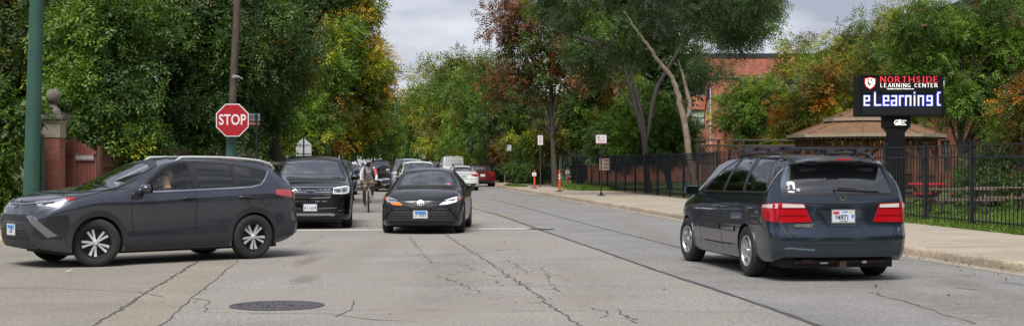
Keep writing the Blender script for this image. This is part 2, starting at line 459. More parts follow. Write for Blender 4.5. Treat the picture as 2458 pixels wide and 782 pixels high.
        rm = bpy.data.meshes.new('rim'); mb.bm.to_mesh(rm); mb.bm.free()
        tm.materials.append(M_RUB); tm.shade_smooth(); tm.set_sharp_from_angle(angle=R(50))
        rm.materials.append(rimm); rm.materials.append(M_ALLOYD); rm.shade_smooth(); rm.set_sharp_from_angle(angle=R(35))
        for i, x in enumerate((0, s.P['wb'])):
            for sd_ in (1, -1):
                e_ = empty('wheel', (x, sd_ * track, Rw), 0 if sd_ > 0 else math.pi, s.root)
                if i == 1: e_.rotation_euler.z += steer
                t = bpy.data.objects.new('tyre', tm); COL.objects.link(t); t.parent = e_
                r_ = bpy.data.objects.new('rim', rm); COL.objects.link(r_); r_.parent = e_; r_.rotation_euler.y = rot[i]
    def arches(s, wdt, m, off=.004, thick=.02, mirror=True, name='wheel_arch_trim'):
        for ax, ar in ((0, s.P['arch'][0]), (s.P['wb'], s.P['arch'][1])):
            pts = []
            zb = s.P['R']
            for k in range(29):
                a = R(-32 + 244 * k / 28); p = (ax + (ar + wdt / 2 - .006) * math.cos(a), zb + (ar + wdt / 2 - .006) * math.sin(a))
                if p[1] > pchip(s.P['bot'])(p[0]) + .03: pts.append(p)
            s.ribbon(name, pts, wdt, 90, m, off, False, True, None, thick)
    def window(s, name, poly, yaw, m=None, frame=.05, mirror=True, fm=None, rnd=.03, g=.07, off=.003):
        poly = roundpoly(poly, rnd)
        r = s.patch(name, poly, yaw, m or M_GLASS, off, 0, g, mirror)
        rs = r if isinstance(r, tuple) else (r,)
        if frame:
            # band just inside the edge
            c = [sum(p[0] for p in poly) / len(poly), sum(p[1] for p in poly) / len(poly)]
            for k, gl in enumerate(rs):
                pass
            o = s.ribbon('window_frame', poly, frame, yaw, fm or M_TRIM, off + .003, True, mirror, None)
        return r
    def mirror(s, x, z, m, y=None, sc_=1.0):
        for sd_ in (1, -1):
            y_ = (y or s.Wf(x)) ; mb = MB()
            bmesh.ops.create_uvsphere(mb.bm, u_segments=20, v_segments=12, radius=1)
            for v in mb.bm.verts:
                px, py, pz = v.co; px = px * .1 if px > 0 else px * .045
                q = lambda t, e: math.copysign(abs(t)**e, t)
                v.co = Vector((x + px * sc_, sd_ * (y_ + .04 + .1 * sc_ + q(py, .6) * .115 * sc_), z + q(pz, .6) * .07 * sc_ * (1 - .2 * py)))
            o = mb.build('side_mirror', m, s.root, True, 60)
            mb = MB(); mb.box((x + .01, sd_ * (y_ + .02), z - .055), (.07, .14, .035), bev=.01); mb.build('mirror_arm', M_TRIM, o)
            mb = MB(); mb.box((x - .046 * sc_, sd_ * (y_ + .04 + .1 * sc_), z), (.004, .2 * sc_, .12 * sc_), bev=.001); mb.build('mirror_glass', M_MIRG, o)
    def handle(s, x, z, m, w_=.2):
        for sd_ in (1, -1):
            p, n_ = s.pj(x, z, 90 * sd_, 0); mb = MB()
            mb.box(p + n_ * .004, (w_ * .9, .008, .055), bev=.003); mb.build('handle_recess', M_TRIM, s.root)
            mb = MB(); mb.tube([p + Vector((-w_ / 2, 0, .002)), p + n_ * .03 + Vector((-w_ * .35, 0, .004)), p + n_ * .032 + Vector((w_ * .35, 0, .004)), p + Vector((w_ / 2, 0, .002))], .013, 8)
            mb.build('door_handle', m, s.root)
    def plate(s, x, z, y=0, rear=False, txt='', kind='blue', tilt=0, w_=.305, h=.155):
        D = -1 if rear else 1
        p, n_ = s.pj(y, z, 180 if rear else 0, 0); xx = p.x + D * .012 if x is None else x
        mb = MB(); mb.box((xx, y, z), (.006, w_ + .03, h + .03), bev=.002); f = mb.build('plate_frame', M_CHROME if kind != 'dark' else M_TRIM, s.root)
        mb = MB(); mb.box((xx + D * .0035, y, z), (.006, w_, h), bev=.002); o = mb.build('licence_plate', M_PLATE, s.root)
        Mt = Matrix.Translation((xx + D * .0075, y, z)) @ (Matrix.Rotation(R(90), 4, 'Z') if not rear else Matrix.Rotation(R(-90), 4, 'Z')) @ Matrix.Rotation(R(90), 4, 'X')
        if kind == 'blue':
            mb = MB(); mb.box((xx + D * .0068, y, z + h * .28), (.002, w_ * .8, h * .3)); mb.build('plate_band', M_PLBLUE, o)
        if kind == 'red':
            mb = MB(); mb.box((xx + D * .0068, y + (.1 if rear else -.1), z + h * .3), (.002, .085, h * .22)); mb.build('plate_band', M_INKR, o)
        if txt: text_obj('plate_number', txt, h * .62, M_INK, o, Mt @ Matrix.Translation((0, -h * .12, 0)), .001, .002, .8)
        return o
    def bar(s, name, pts, rad, m, parent=None, seg=8):
        mb = MB(); mb.tube(pts, rad, seg); return mb.build(name, m, parent or s.root, True)
    def seats(s, rows=((1.35, .62), (.45, .62)), z=.42, m=None, hr=.62):
        for x, h in rows:
            for y in (.38, -.38):
                mb = MB(); mb.box((x, y, z), (.5, .5, .16), bev=.05); mb.box((x - .3, y, z + .38), (.14, .48, .68), ry=R(-14), bev=.05); mb.box((x - .4, y, z + .38 + .43), (.1, .26, .17), ry=R(-8), bev=.04)
                mb.build('seat', m or M_SEATM, s.root, True)
        mb = MB(); mb.box((2.0 + s.P.get('dashx', 0), 0, z + .38), (.4, 1.5, .22), bev=.06); mb.build('dashboard', M_INT, s.root, True)
        mb = MB(); Mx = Matrix.Translation((1.78 + s.P.get('dashx', 0), .38, z + .46)) @ Matrix.Rotation(R(-65), 4, 'Y'); mb.lathe([(.18 + .012 * math.cos(a), .012 * math.sin(a)) for a in np.linspace(0, 2 * math.pi, 9)[:-1]], 24, Mx, close=True)
        mb.build('steering_wheel', M_TRIM, s.root, True)
    def place(s, X, Z, yaw, roll=0, label='', cat='car', group=None, z=0, pitch=0):
        s.root.location = (X, Z, z); s.root.rotation_euler = (R(roll), R(pitch), R(yaw)); tag(s.root, label, cat, group); return s.root
# ------------------------------------------------------------------ 1: dark grey SUV turning into the side street
def rails(c, xs, y, m, z0=0.03, rad=.018):
    for sd_ in (1, -1):
        pts = []
        for i, x in enumerate(xs):
            h = c.bvh.ray_cast(Vector((x, sd_ * y, 5)), Vector((0, 0, -1)))[0]
            pts.append(h + Vector((0, 0, .0 if i in (0, len(xs) - 1) else z0)))
        c.bar('roof_rail', pts, [rad * .6] + [rad] * (len(xs) - 2) + [rad * .6], m)
def wiper(c, a, b, yaw, off=.02, name='wiper'):
    p = [c.pj(a[0] + (b[0] - a[0]) * t, a[1] + (b[1] - a[1]) * t, yaw, off)[0] for t in np.linspace(0, 1, 7)]
    c.bar(name, p, .009, M_TRIM, None, 6)
def ell(cx, cy, rx, ry, n=20): return [(cx + rx * math.cos(2 * math.pi * k / n), cy + ry * math.sin(2 * math.pi * k / n)) for k in range(n)]
def emblem_rings(c, x, z, yaw, m, s_=1):
    o = c.ribbon('badge', ell(x, z, .065 * s_, .045 * s_), .014 * s_, yaw, m, .016, True, False, None, .014)
    c.ribbon('badge_ring', ell(x, z, .022 * s_, .038 * s_), .01 * s_, yaw, m, .018, True, False, o, .012)
    c.ribbon('badge_ring', ell(x, z + .02 * s_, .045 * s_, .018 * s_), .01 * s_, yaw, m, .018, True, False, o, .012)
def head_and_torso(name, parent, loc, skin, hair, shirt, face=0, hs=1.0):
    # seated driver: torso, arms and head in one skin surface
    J = {'pel': (0, 0, -.62, .15), 'che': (.02, 0, -.3, .17), 'nec': (.03, 0, -.12, .062), 'hd': (.055, 0, 0, .095), 'ht': (.045, 0, .07, .075),
         'sl': (.02, .18, -.2, .07), 'el': (.2, .25, -.42, .05), 'hl': (.43, .16, -.33, .038), 'sr': (.02, -.18, -.2, .07), 'er': (.2, -.25, -.42, .05), 'hr': (.43, -.16, -.33, .038)}
    E_ = [('pel', 'che'), ('che', 'nec'), ('nec', 'hd'), ('hd', 'ht'), ('che', 'sl'), ('sl', 'el'), ('el', 'hl'), ('che', 'sr'), ('sr', 'er'), ('er', 'hr')]
    return skin_body(name, J, E_, 'pel', parent, loc, [(lambda p: p.z < -.13, shirt)], skin, face)
def skin_body(name, J, E_, root, parent, loc, zones, skinm, face=0):
    me = bpy.data.meshes.new(name); ks = list(J); me.from_pydata([J[k][:3] for k in ks], [(ks.index(a), ks.index(b)) for a, b in E_], [])
    o = bpy.data.objects.new(name, me); COL.objects.link(o)
    o.modifiers.new('s', 'SKIN'); sv = me.skin_vertices[0].data
    for i, k in enumerate(ks): r_ = J[k][3]; sv[i].radius = (r_, r_) if not isinstance(r_, tuple) else r_; sv[i].use_root = (k == root)
    md = o.modifiers.new('u', 'SUBSURF'); md.levels = 2
    dg = bpy.context.evaluated_depsgraph_get(); m2 = bpy.data.meshes.new_from_object(o.evaluated_get(dg)); bpy.data.objects.remove(o)
    m2.materials.clear(); m2.materials.append(skinm)
    for i, (fn, mm) in enumerate(zones): m2.materials.append(mm)
    for p in m2.polygons:
        p.use_smooth = True
        for i, (fn, mm) in enumerate(zones):
            if fn(p.center): p.material_index = i + 1
    m2.name = name
    r = bpy.data.objects.new(name, m2); COL.objects.link(r); r.location = loc
    if parent: r.parent = parent
    r.rotation_euler.z = face
    return r
M_SKINL = mat('skin_light', (.72, .42, .28), .5); M_SKIND = mat('skin_brown', (.085, .036, .022), .5)
M_HAIRB = mat('hair_blond', (.42, .27, .13), .6); M_HAIRD = mat('hair_dark', (.015, .01, .008), .6)
M_SHDK = mat('shirt_dark', (.02, .022, .025), .8)

PS = dict(name='suv', wb=2.66, R=.361, arch=(.405, .405), g=.045,
  top=[(-1.0, 1.46), (-.62, 1.545), (-.2, 1.605), (.5, 1.65), (1.05, 1.655), (1.4, 1.605), (1.75, 1.47), (2.1, 1.31), (2.38, 1.195), (2.62, 1.165), (3.0, 1.125), (3.3, 1.085), (3.48, 1.04), (3.58, .97), (3.62, .89)],
  belt=[(-1.0, 1.16), (-.4, 1.15), (.3, 1.13), (1.1, 1.10), (2.0, 1.06), (2.6, 1.06), (3.0, 1.0), (3.3, .93), (3.62, .76)],
  W=[(-1.0, .74), (-.93, .80), (-.75, .87), (-.45, .912), (0, .925), (.6, .91), (1.4, .90), (2.1, .91), (2.66, .925), (3.0, .91), (3.25, .86), (3.45, .77), (3.62, .64)],
  wr=[(-1.0, .53), (-.6, .56), (.5, .60), (1.4, .60), (1.9, .67), (2.5, .76), (3.1, .74), (3.62, .55)],
  bot=[(-1.0, .40), (-.8, .30), (-.5, .25), (0, .22), (2.2, .22), (2.9, .22), (3.3, .24), (3.62, .30)],
  nose=[(.22, .13), (.35, .03), (.5, 0), (.62, 0), (.8, .02), (.95, .05), (1.1, .12)], tail=[(.25, .16), (.42, .02), (.6, 0), (.75, .03), (.95, .07), (1.15, .11), (1.4, .24), (1.52, .27)],
  side=[(0, .93), (.08, .965), (.2, .975), (.35, .965), (.55, .968), (.75, .992), (.88, 1.0), (.93, .985), (1, .955)],
  bow=(.16, .1), openings=[(q_, [(1.95, 1.135), (1.74, 1.31), (1.51, 1.46), (1.3, 1.54), (1.075, 1.56), (1.075, 1.155)]) for q_ in (90, -90)] + [(90, [(9, 9), (9.1, 9), (9, 9.1)]),
     (0, [(-.70, 1.155), (.70, 1.155), (.56, 1.50), (.3, 1.55), (-.3, 1.55), (-.56, 1.50)])])
P_SUV = paint('slate_metallic_paint', (.088, .093, .115), .25, .8, .9)
def build_suv():
    c = Car(PS, P_SUV)
    c.wheels(.361, .225, .225, .80, 5, 'double', steer=R(-22), lip=1, rimm=mat('bright_alloy', (.68, .69, .7), .35, metal=.45), rot=(.35, .1))
    fd = [(1.98, 1.12), (1.75, 1.32), (1.52, 1.475), (1.3, 1.555), (1.06, 1.575), (1.06, 1.145)]
    c.window('side_window', fd, 90, glassmat('door_glass', (.86, .9, .88), base=.02), .03)
    c.window('side_window', [(.97, 1.575), (.33, 1.535), (.31, 1.17), (.97, 1.15)], 90, None, .03)
    c.window('side_window', [(.27, 1.53), (.0, 1.49), (-.3, 1.43), (-.34, 1.40), (-.16, 1.22), (.0, 1.19), (.26, 1.18)], 90, None, .03)
    c.patch('door_pillar', [(1.06, 1.58), (.97, 1.58), (.97, 1.14), (1.06, 1.14)], 90, M_TRIM, .004, 0, mirror=True)
    c.patch('door_pillar', [(.335, 1.53), (.255, 1.525), (.25, 1.18), (.335, 1.18)], 90, M_TRIM, .006, 0, mirror=True)
    c.ribbon('chrome_strip', [(1.99, 1.105), (1.5, 1.118), (.9, 1.135), (.3, 1.155), (.05, 1.165), (-.14, 1.20), (-.25, 1.29), (-.37, 1.42)], .022, 90, M_CHROME, .009, mirror=True)
    c.window('windshield', [(-.74, 1.13), (.74, 1.13), (.57, 1.495), (.3, 1.565), (0, 1.58), (-.3, 1.565), (-.57, 1.495)], 0, M_GLASSW, .05, mirror=False)
    c.window('rear_window', [(-.62, 1.17), (.62, 1.17), (.52, 1.46), (-.52, 1.46)], 180, None, .03, mirror=False)
    mb = MB(); mb.grid(lambda a, b: Vector((-.72 - .3 * b, (a - .5) * 1.16, 1.575 - .05 * b - .03 * abs(a - .5)**2)), 12, 3)
    r = bmesh.ops.solidify(mb.bm, geom=mb.bm.faces[:], thickness=.04); mb.build('rear_spoiler', P_SUV, c.root, True)
    for ln in ([(2.1, 1.09), (2.12, .8), (2.08, .44)], [(1.02, 1.13), (1.03, .8), (1.02, .44)], [(.24, 1.14), (.16, 1.0), (.05, .86), (.1, .75), (.3, .62), (.38, .44)]):
        c.ribbon('door_seam', ln, .009, 90, M_SEAM, .0015, mirror=True)
    c.ribbon('hood_seam', [(2.12, 1.17), (2.5, 1.13), (2.9, 1.05), (3.1, 1.0)], .01, 90, M_SEAM, .0015, mirror=True)
    c.ribbon('bumper_seam', [(3.02, 1.0), (2.95, .93), (2.88, .86)], .009, 90, M_SEAM, .0015, mirror=True)
    c.ribbon('fuel_door', ell(-.23, .96, .085, .095), .008, 90, M_SEAM, .0015, closed=True)
    c.handle(1.16, 1.0, P_SUV, .24); c.handle(.17, 1.01, P_SUV, .24)
    c.arches(.085, M_CLAD, .012, .03)
    c.patch('sill_cladding', [(2.24, .44), (.42, .44), (.45, .235), (2.2, .235)], 90, M_CLAD, .014, .02, mirror=True)
    c.patch('rear_bumper', [(-.84, .60), (-.5, .60), (-.46, .5), (-.44, .33), (-.8, .36)], 90, M_CLAD, .012, .02, mirror=True)
    c.patch('rear_bumper', [(-.74, .62), (.74, .62), (.7, .34), (-.7, .34)], 180, M_CLAD, .012, .02)
    c.patch('tail_light', [(-.42, 1.12), (-.40, 1.04), (-.62, 1.0), (-.82, .98), (-.83, 1.06), (-.72, 1.11)], 90, M_REDL, .012, .02, mirror=True)
    c.patch('tail_light', [(.45, 1.03), (.78, 1.08), (.78, .96), (.45, .98)], 180, M_RED, .012, .02, mirror=True)
    # headlamp wraps the corner (45 degree projection)
    h = c.patch('headlight', [(-1.50, 1.035), (-1.66, .955), (-1.86, .905), (-2.02, .915), (-2.10, .975), (-1.86, 1.0), (-1.66, 1.035)], 45, M_LAMP, .009, .02, mirror=True)
    for i, o in enumerate(h):
        pass
    c.patch('light_strip', [(-1.58, 1.015), (-1.68, .955), (-1.86, .915), (-1.9, .93), (-1.72, .965), (-1.64, 1.02)], 45, M_DRL, .012, .004, mirror=True)
    c.patch('turn_lens', [(-1.50, 1.033), (-1.60, .985), (-1.67, 1.028)], 45, M_RED, .014, .004, mirror=True)
    c.patch('lamp_bezel', [(-1.78, .985), (-1.80, .94), (-1.94, .93), (-1.99, .965)], 45, M_LAMPD, .012, .004, mirror=True)
    # front face
    c.patch('upper_trim', [(-.62, .985), (.62, .985), (.66, .955), (.3, .935), (-.3, .935), (-.66, .955)], 0, M_TRIM, .006, .01)
    c.ribbon('chrome_strip', [(-.60, .965), (-.3, .94), (.3, .94), (.60, .965)], .016, 0, M_CHROME, .012)
    c.patch('upper_grille', [(-.50, .79), (.50, .79), (.60, .72), (.5, .68), (-.5, .68), (-.60, .72)], 0, M_TRIM, .008, .02)
    c.ribbon('grille_bar', [[(-.5, .76), (.5, .76)], [(-.55, .735), (.55, .735)], [(-.5, .705), (.5, .705)]], .008, 0, M_CLAD, .018)
    c.patch('bumper_panel', [(-.62, .67), (.62, .67), (.72, .5), (.70, .40), (.5, .30), (-.5, .30), (-.70, .40), (-.72, .5)], 0, M_CLAD, .01, .02)
    c.ribbon('grille_bar', [[(-.48, .55), (.48, .55)], [(-.52, .51), (.52, .51)], [(-.54, .47), (.54, .47)], [(-.52, .43), (.52, .43)]], .014, 0, M_SEAM, .014)
    c.patch('fog_lamp_housing', [(-1.80, .78), (-1.58, .79), (-1.56, .58), (-1.66, .46), (-1.95, .44), (-2.1, .52)], 45, M_TRIM, .012, .02, mirror=True)
    c.patch('bumper_blade', [(-2.20, .77), (-2.08, .785), (-1.72, .48), (-1.86, .455)], 45, M_BLADE, .024, .03, mirror=True)
    c.patch('underguard', [(-.6, .33), (.6, .33), (.5, .26), (-.5, .26)], 0, M_CLAD, .012, .02)
    emblem_rings(c, 0, .945, 0, M_CHROME, 1.25)
    c.plate(None, .56, 0, False, 'L 83', 'blue')
    rails(c, (1.22, 1.12, .95, .7, .45, .2, -.05, -.3, -.48, -.58), .56, mat('rail_bright', (.66, .67, .68), .4, metal=.3), .042, .02)
    c.mirror(1.93, 1.16, P_SUV, .86, 1.05)
    wiper(c, (.62, 1.17), (.05, 1.20), 0); wiper(c, (.0, 1.17), (-.55, 1.20), 0)
    c.seats(((1.25, .6), (.35, .6)), .62)
    c.bar('exhaust', [(.2, -.4, .2), (-.7, -.4, .24)], .04, M_DISC)
    mb = MB(); mb.box((1.3, 0, .24), (3.6, 1.5, .12)); mb.build('underbody', M_INT, c.root)
    c.place(-4.786, 23.05, 220.9, 0, 'dark grey SUV with silver roof rails turning left across the road, driver in profile', 'car', None)
    return c
suv = build_suv()
def put_in(c, o, p):   # place a world object at car-local p
    M = Matrix.Translation(c.root.location) @ c.root.rotation_euler.to_matrix().to_4x4()
    o.location = M @ Vector(p); o.rotation_euler.z += c.root.rotation_euler.z
def driver(c, p, label, hairm, skinm, hairlen=True, shirt=None, turn=0):
    o = head_and_torso('person', None, (0, 0, 0), skinm, hairm, shirt or M_SHDK); put_in(c, o, p); tag(o, label, 'person')
    mb = MB(); bmesh.ops.create_uvsphere(mb.bm, u_segments=16, v_segments=12, radius=1)
    for v in mb.bm.verts:
        x, y, z = v.co; v.co = Vector((.005 + x * .098, y * .098, .068 + z * (.092 if z > 0 else .13)))
        if v.co.x > .05 and v.co.z < .09: v.co.x = .045
    mb.build('hair', hairm, o, True, 60)
    mb = MB(); mb.box((.155, 0, -.005), (.035, .028, .045), bev=.01); mb.build('nose', skinm, o, True)
    mb = MB(); 
    for q in (.035, -.035): mb.box((.138, q, .02), (.012, .03, .012), bev=.004)
    mb.box((.143, 0, -.05), (.012, .045, .01), bev=.003); mb.build('face', M_HAIRD, o, True)
    return o
driver(suv, (1.31, .47, 1.30), 'driver with pale face and tied back hair at the wheel of the dark grey SUV', M_HAIRB, M_SKINL, False)

# ------------------------------------------------------------------ 2: dark teal minivan, rear view
PV = dict(name='minivan', wb=3.0, R=.35, arch=(.385, .385), g=.05,
  top=[(-1.13, 1.585), (-.8, 1.62), (-.2, 1.655), (.7, 1.675), (1.5, 1.66), (2.0, 1.585), (2.4, 1.43), (2.8, 1.24), (3.05, 1.12), (3.3, 1.04), (3.6, .95), (3.85, .83), (3.97, .70)],
  belt=[(-1.13, 1.14), (-.5, 1.13), (.5, 1.11), (1.5, 1.08), (2.4, 1.04), (3.0, .98), (3.5, .87), (3.97, .66)],
  W=[(-1.13, .84), (-1.05, .90), (-.9, .945), (-.5, .972), (0, .98), (1.5, .975), (2.6, .975), (3.1, .96), (3.5, .9), (3.8, .78), (3.97, .62)],
  wr=[(-1.13, .66), (-.7, .69), (.5, .71), (1.7, .70), (2.3, .74), (3.0, .80), (3.5, .76), (3.97, .5)],
  bot=[(-1.13, .33), (-.9, .26), (-.5, .25), (0, .24), (2.5, .22), (3.5, .2), (3.97, .26)],
  nose=[(.2, .1), (.35, .02), (.5, 0), (.7, .04), (1.0, .2)], tail=[(.25, .10), (.36, .01), (.6, 0), (.68, .04), (.8, .06), (1.0, .07), (1.14, .10), (1.35, .2), (1.52, .30), (1.6, .33)],
  side=[(0, .93), (.08, .965), (.25, .99), (.5, 1.0), (.8, .998), (.93, .985), (1, .965)],
  bow=(.22, .09), openings=[(90, [(2.1, 1.13), (1.75, 1.35), (1.4, 1.53), (1.05, 1.60), (1.2, 1.15)]), (-90, [(2.1, 1.13), (1.75, 1.35), (1.4, 1.53), (1.05, 1.60), (1.2, 1.15)]), (0, [(-.7, 1.12), (.7, 1.12), (.6, 1.6), (-.6, 1.6)])])
P_VAN = paint('dark_teal_metallic_paint', (.044, .060, .082), .24, .8, .9)
def build_van():
    c = Car(PV, P_VAN)
    c.wheels(.35, .215, .235, .86, 5, 'double', steer=R(4), rot=(.5, .2))
    c.window('side_window', [(2.18, 1.12), (1.95, 1.26), (1.6, 1.46), (1.2, 1.585), (1.0, 1.615), (1.17, 1.14)], 90, glassmat('door_glass'), .03)
    c.window('side_window', [(.93, 1.62), (.28, 1.635), (.22, 1.15), (1.07, 1.14)], 90, None, .03)
    c.window('side_window', [(.18, 1.63), (-.72, 1.62), (-.80, 1.57), (-.73, 1.20), (-.66, 1.165), (.12, 1.155)], 90, None, .03)
    for q in ([(1.03, 1.62), (.93, 1.62), (1.06, 1.14), (1.17, 1.14)], [(.28, 1.64), (.18, 1.64), (.12, 1.15), (.22, 1.15)]): c.patch('door_pillar', q, 90, M_TRIM, .004, 0, mirror=True)
    c.ribbon('chrome_strip', [(2.2, 1.115), (1.2, 1.125), (.1, 1.14), (-.68, 1.15), (-.74, 1.19), (-.77, 1.3), (-.78, 1.48)], .018, 90, M_CHROME, .008, mirror=True)
    c.window('windshield', [(-.78, 1.10), (.78, 1.10), (.66, 1.54), (.3, 1.60), (0, 1.61), (-.3, 1.60), (-.66, 1.54)], 0, M_GLASSW, .05, mirror=False)
    c.window('rear_window', [(-.74, 1.15), (.74, 1.15), (.60, 1.60), (.56, 1.615), (-.56, 1.615), (-.60, 1.60)], 180, glassmat('rear_tint', (.03, .033, .036), base=.11, dark=(.02, .02, .022), opaq=.8), .03, mirror=False)
    # black spoiler shade over the rear window with the red brake lamp
    mb = MB(); mb.grid(lambda a, b: Vector((-.80 - .25 * b - .04 * math.cos(math.pi * (a - .5)), (a - .5) * (1.30 + .05 * b), 1.628 - .02 * b - .06 * abs(2 * a - 1)**3)), 16, 3)
    bmesh.ops.solidify(mb.bm, geom=mb.bm.faces[:], thickness=.035); sp = mb.build('rear_spoiler', P_VAN, c.root, True)
    c.patch('spoiler_shade', [(-.60, 1.615), (-.5, 1.55), (-.25, 1.525), (.25, 1.525), (.5, 1.55), (.60, 1.615), (.4, 1.635), (-.4, 1.635)], 180, M_TRIM, .010, 0)
    mb = MB(); mb.box((-1.085, 0, 1.598), (.03, .2, .022), bev=.005); mb.build('brake_light', M_RED, c.root)
    for ln in ([(2.25, 1.05), (2.28, .7), (2.2, .32)], [(1.15, 1.12), (1.16, .8), (1.12, .3)], [(.12, 1.13), (.14, .95), (.33, .62), (.46, .3)]):
        c.ribbon('door_seam', ln, .009, 90, M_SEAM, .0015, mirror=True)
    c.ribbon('sliding_door_track', [(.12, .995), (-.8, 1.0)], .018, 90, M_SEAM, .002, mirror=True)
    c.ribbon('side_moulding', [[(2.2, .635), (1.2, .635)], [(1.13, .635), (.5, .64)]], .07, 90, P_VAN, .012, mirror=True, thick=.012)
    c.ribbon('side_moulding_line', [[(2.2, .595), (1.2, .595)], [(1.13, .595), (.5, .6)], [(2.05, .40), (1.3, .40), (.62, .41)]], .01, 90, M_SEAM, .014, mirror=True)
    c.handle(1.3, .93, P_VAN, .2); c.handle(.98, .93, P_VAN, .2)
    c.ribbon('tailgate_seam', [(.77, 1.60), (.815, 1.14), (.79, .86), (.74, .66), (.60, .545), (-.60, .545), (-.74, .66), (-.79, .86), (-.815, 1.14), (-.77, 1.60)], .012, 180, M_SEAM, .002)
    c.ribbon('bumper_edge', [(.84, .80), (.80, .66), (.66, .515), (-.66, .515), (-.80, .66), (-.84, .80)], .03, 180, P_VAN, .012, thick=.02)
    c.ribbon('window_lower_line', [(-.78, 1.02), (.78, 1.02)], .012, 180, M_SEAM, .002)
    c.arches(.04, P_VAN, .006, .02)
    # tail lights: side wrap and gate part
    for sd_ in (1, -1):
        pass
    c.patch('tail_light', [(.42, .785), (.84, .775), (.85, 1.035), (.52, 1.022)], 180, M_RED, .012, .02, mirror=True)
    c.patch('reverse_lens', [(.51, .972), (.80, .972), (.80, 1.022), (.525, 1.012)], 180, M_WLENS, .013, .02, mirror=True)
    c.ribbon('lens_edge', [[(.47, .87), (.84, .865)], [(.50, .962), (.84, .962)]], .008, 180, mat('dark_red', (.12, .003, .005), .2), .016, mirror=True)
    c.patch('tail_light', [(-.64, .97), (-.67, .87), (-.78, .80), (-.98, .78), (-.98, 1.035), (-.68, 1.01)], 90, M_RED, .012, .02, mirror=True)
    c.patch('reverse_lens', [(-.68, .97), (-.70, 1.0), (-.97, 1.02), (-.97, .965)], 90, M_WLENS, .013, .02, mirror=True)
    c.patch('plate_recess', [(-.34, .965), (.34, .965), (.20, .75), (-.20, .75)], 180, mat('recess_paint', (.015, .022, .03), .35, coat=1), .006, .012, rnd=.03)
    c.patch('recess_lip', [(-.28, .955), (-.38, .965), (-.24, .735), (-.17, .745)], 180, P_VAN, .016, .012)
    c.ribbon('recess_edge', [(.35, .975), (.21, .738), (-.21, .738), (-.35, .975)], .022, 180, P_VAN, .014, thick=.02)
    c.ribbon('handle_bar', [(-.36, .972), (.36, .972)], .03, 180, P_VAN, .02, thick=.02)
    pl = c.plate(None, .86, 0, True, '4971', 'red', 0)
    xp = c.pj(0, .86, 180, 0)[0].x - .012 - .0075
    Mt = Matrix.Translation((xp, 0, .86)) @ Matrix.Rotation(R(-90), 4, 'Z') @ Matrix.Rotation(R(90), 4, 'X')
    text_obj('plate_lettering', 'ILLINOIS', .022, M_PLBLUE, pl, Mt @ Matrix.Translation((.02, .058, 0)), .001, .001)
    text_obj('plate_lettering', 'Land of Lincoln', .018, M_INK, pl, Mt @ Matrix.Translation((0, -.064, 0)), .001, .0005)
    mb = MB(); mb.box((xp, .095, .855), (.001, .045, .06)); mb.build('plate_figure', mat('plate_grey', (.3, .32, .36), .5), pl)
    mb = MB(); mb.box((xp, -.125, .86), (.001, .03, .05)); mb.build('plate_sticker', M_PLBLUE, pl); mb = MB(); mb.box((xp, -.1, .915), (.001, .035, .02)); mb.build('plate_sticker', mat('sticker_yellow', (.5, .4, .05), .5), pl)
    # badge: squared H in a rounded frame
    x0 = c.pj(0, 1.075, 180, .012)[0].x
    mb = MB()
    for q in (-.028, .028): mb.box((x0, q, 1.075), (.014, .014, .07), rx=R(-8 if q > 0 else 8), bev=.003)
    mb.box((x0, 0, 1.073), (.014, .05, .014), bev=.003)
    for q in (-.052, .052): mb.box((x0, q, 1.075), (.012, .007, .085), rx=R(-6 if q > 0 else 6))
    for q in (-.042, .042): mb.box((x0, 0, 1.075 + q), (.012, .1, .007))
    mb.build('badge', M_CHROME, c.root)
    pm, nm = c.pj(.535, .735, 180, .012)
    text_obj('model_name_letters', 'ODYSSEY', .052, M_CHROME, c.root, Matrix.Translation(pm) @ Matrix.Rotation(R(-90), 4, 'Z') @ Matrix.Rotation(R(90), 4, 'X'), .004, .004, 1.15)
    # bumper scuff, hitch, wiper, stickers, rack
    c.ribbon('bumper_scuff', [(.84, .44), (.7, .448), (.5, .43), (.4, .425)], .022, 180, mat('scuffed_paint', (.09, .13, .16), .4), .004)
    mb = MB(); mb.box((-.96, 0, .262), (.06, 1.25, .045), bev=.008); mb.box((-1.02, 0, .23), (.12, .09, .08), bev=.008); mb.box((-.95, .45, .27), (.14, .16, .05)); mb.build('hitch_bar', mat('rust_brown', (.05, .028, .02), .8, var=.4, vscale=9, bump=.4), c.root)
    mb = MB(); mb.box((-.9, .25, .25), (.3, .1, .02)); mb.box((-1.0, -.3, .26), (.12, .06, .03)); mb.build('heat_shield', M_SILVER, c.root)
    wiper(c, (-.52, 1.175), (.12, 1.20), 180)
    c.bar('wiper_arm', [c.pj(.1, 1.17, 180, .012)[0], c.pj(.05, 1.22, 180, .02)[0], c.pj(-.2, 1.2, 180, .022)[0]], .012, M_TRIM)
    M_ST = mat('sticker_white', (.75, .76, .78), .5)
    c.patch('window_sticker', [(.715, 1.30), (.715, 1.21), (.69, 1.21), (.685, 1.265), (.645, 1.27), (.64, 1.21), (.615, 1.21), (.61, 1.30), (.66, 1.315)], 180, M_ST, .006, 0)
    c.patch('window_sticker', [(.71, 1.19), (.63, 1.185), (.63, 1.165), (.71, 1.17)], 180, M_ST, .006, 0)
    c.ribbon('window_sticker', [[(.60, 1.215), (.55, 1.21)], [(.60, 1.195), (.56, 1.19)]], .01, 180, M_ST, .006)
    for sd_ in (1, -1):
        pts = [(1.35, sd_ * .62, 1.62), (1.25, sd_ * .62, 1.675), (.4, sd_ * .62, 1.70), (-.45, sd_ * .62, 1.675), (-.6, sd_ * .62, 1.60)]
        c.bar('roof_rail', pts, [.015, .02, .02, .02, .015], M_TRIM)
    for x in (1.0, -.1):
        mb = MB(); mb.box((x, 0, 1.755), (.075, 1.56, .03), bev=.01)
        for sd_ in (1, -1): mb.box((x, sd_ * .62, 1.71), (.16, .12, .08), bev=.02)
        mb.build('cross_bar', M_CLAD, c.root, True)
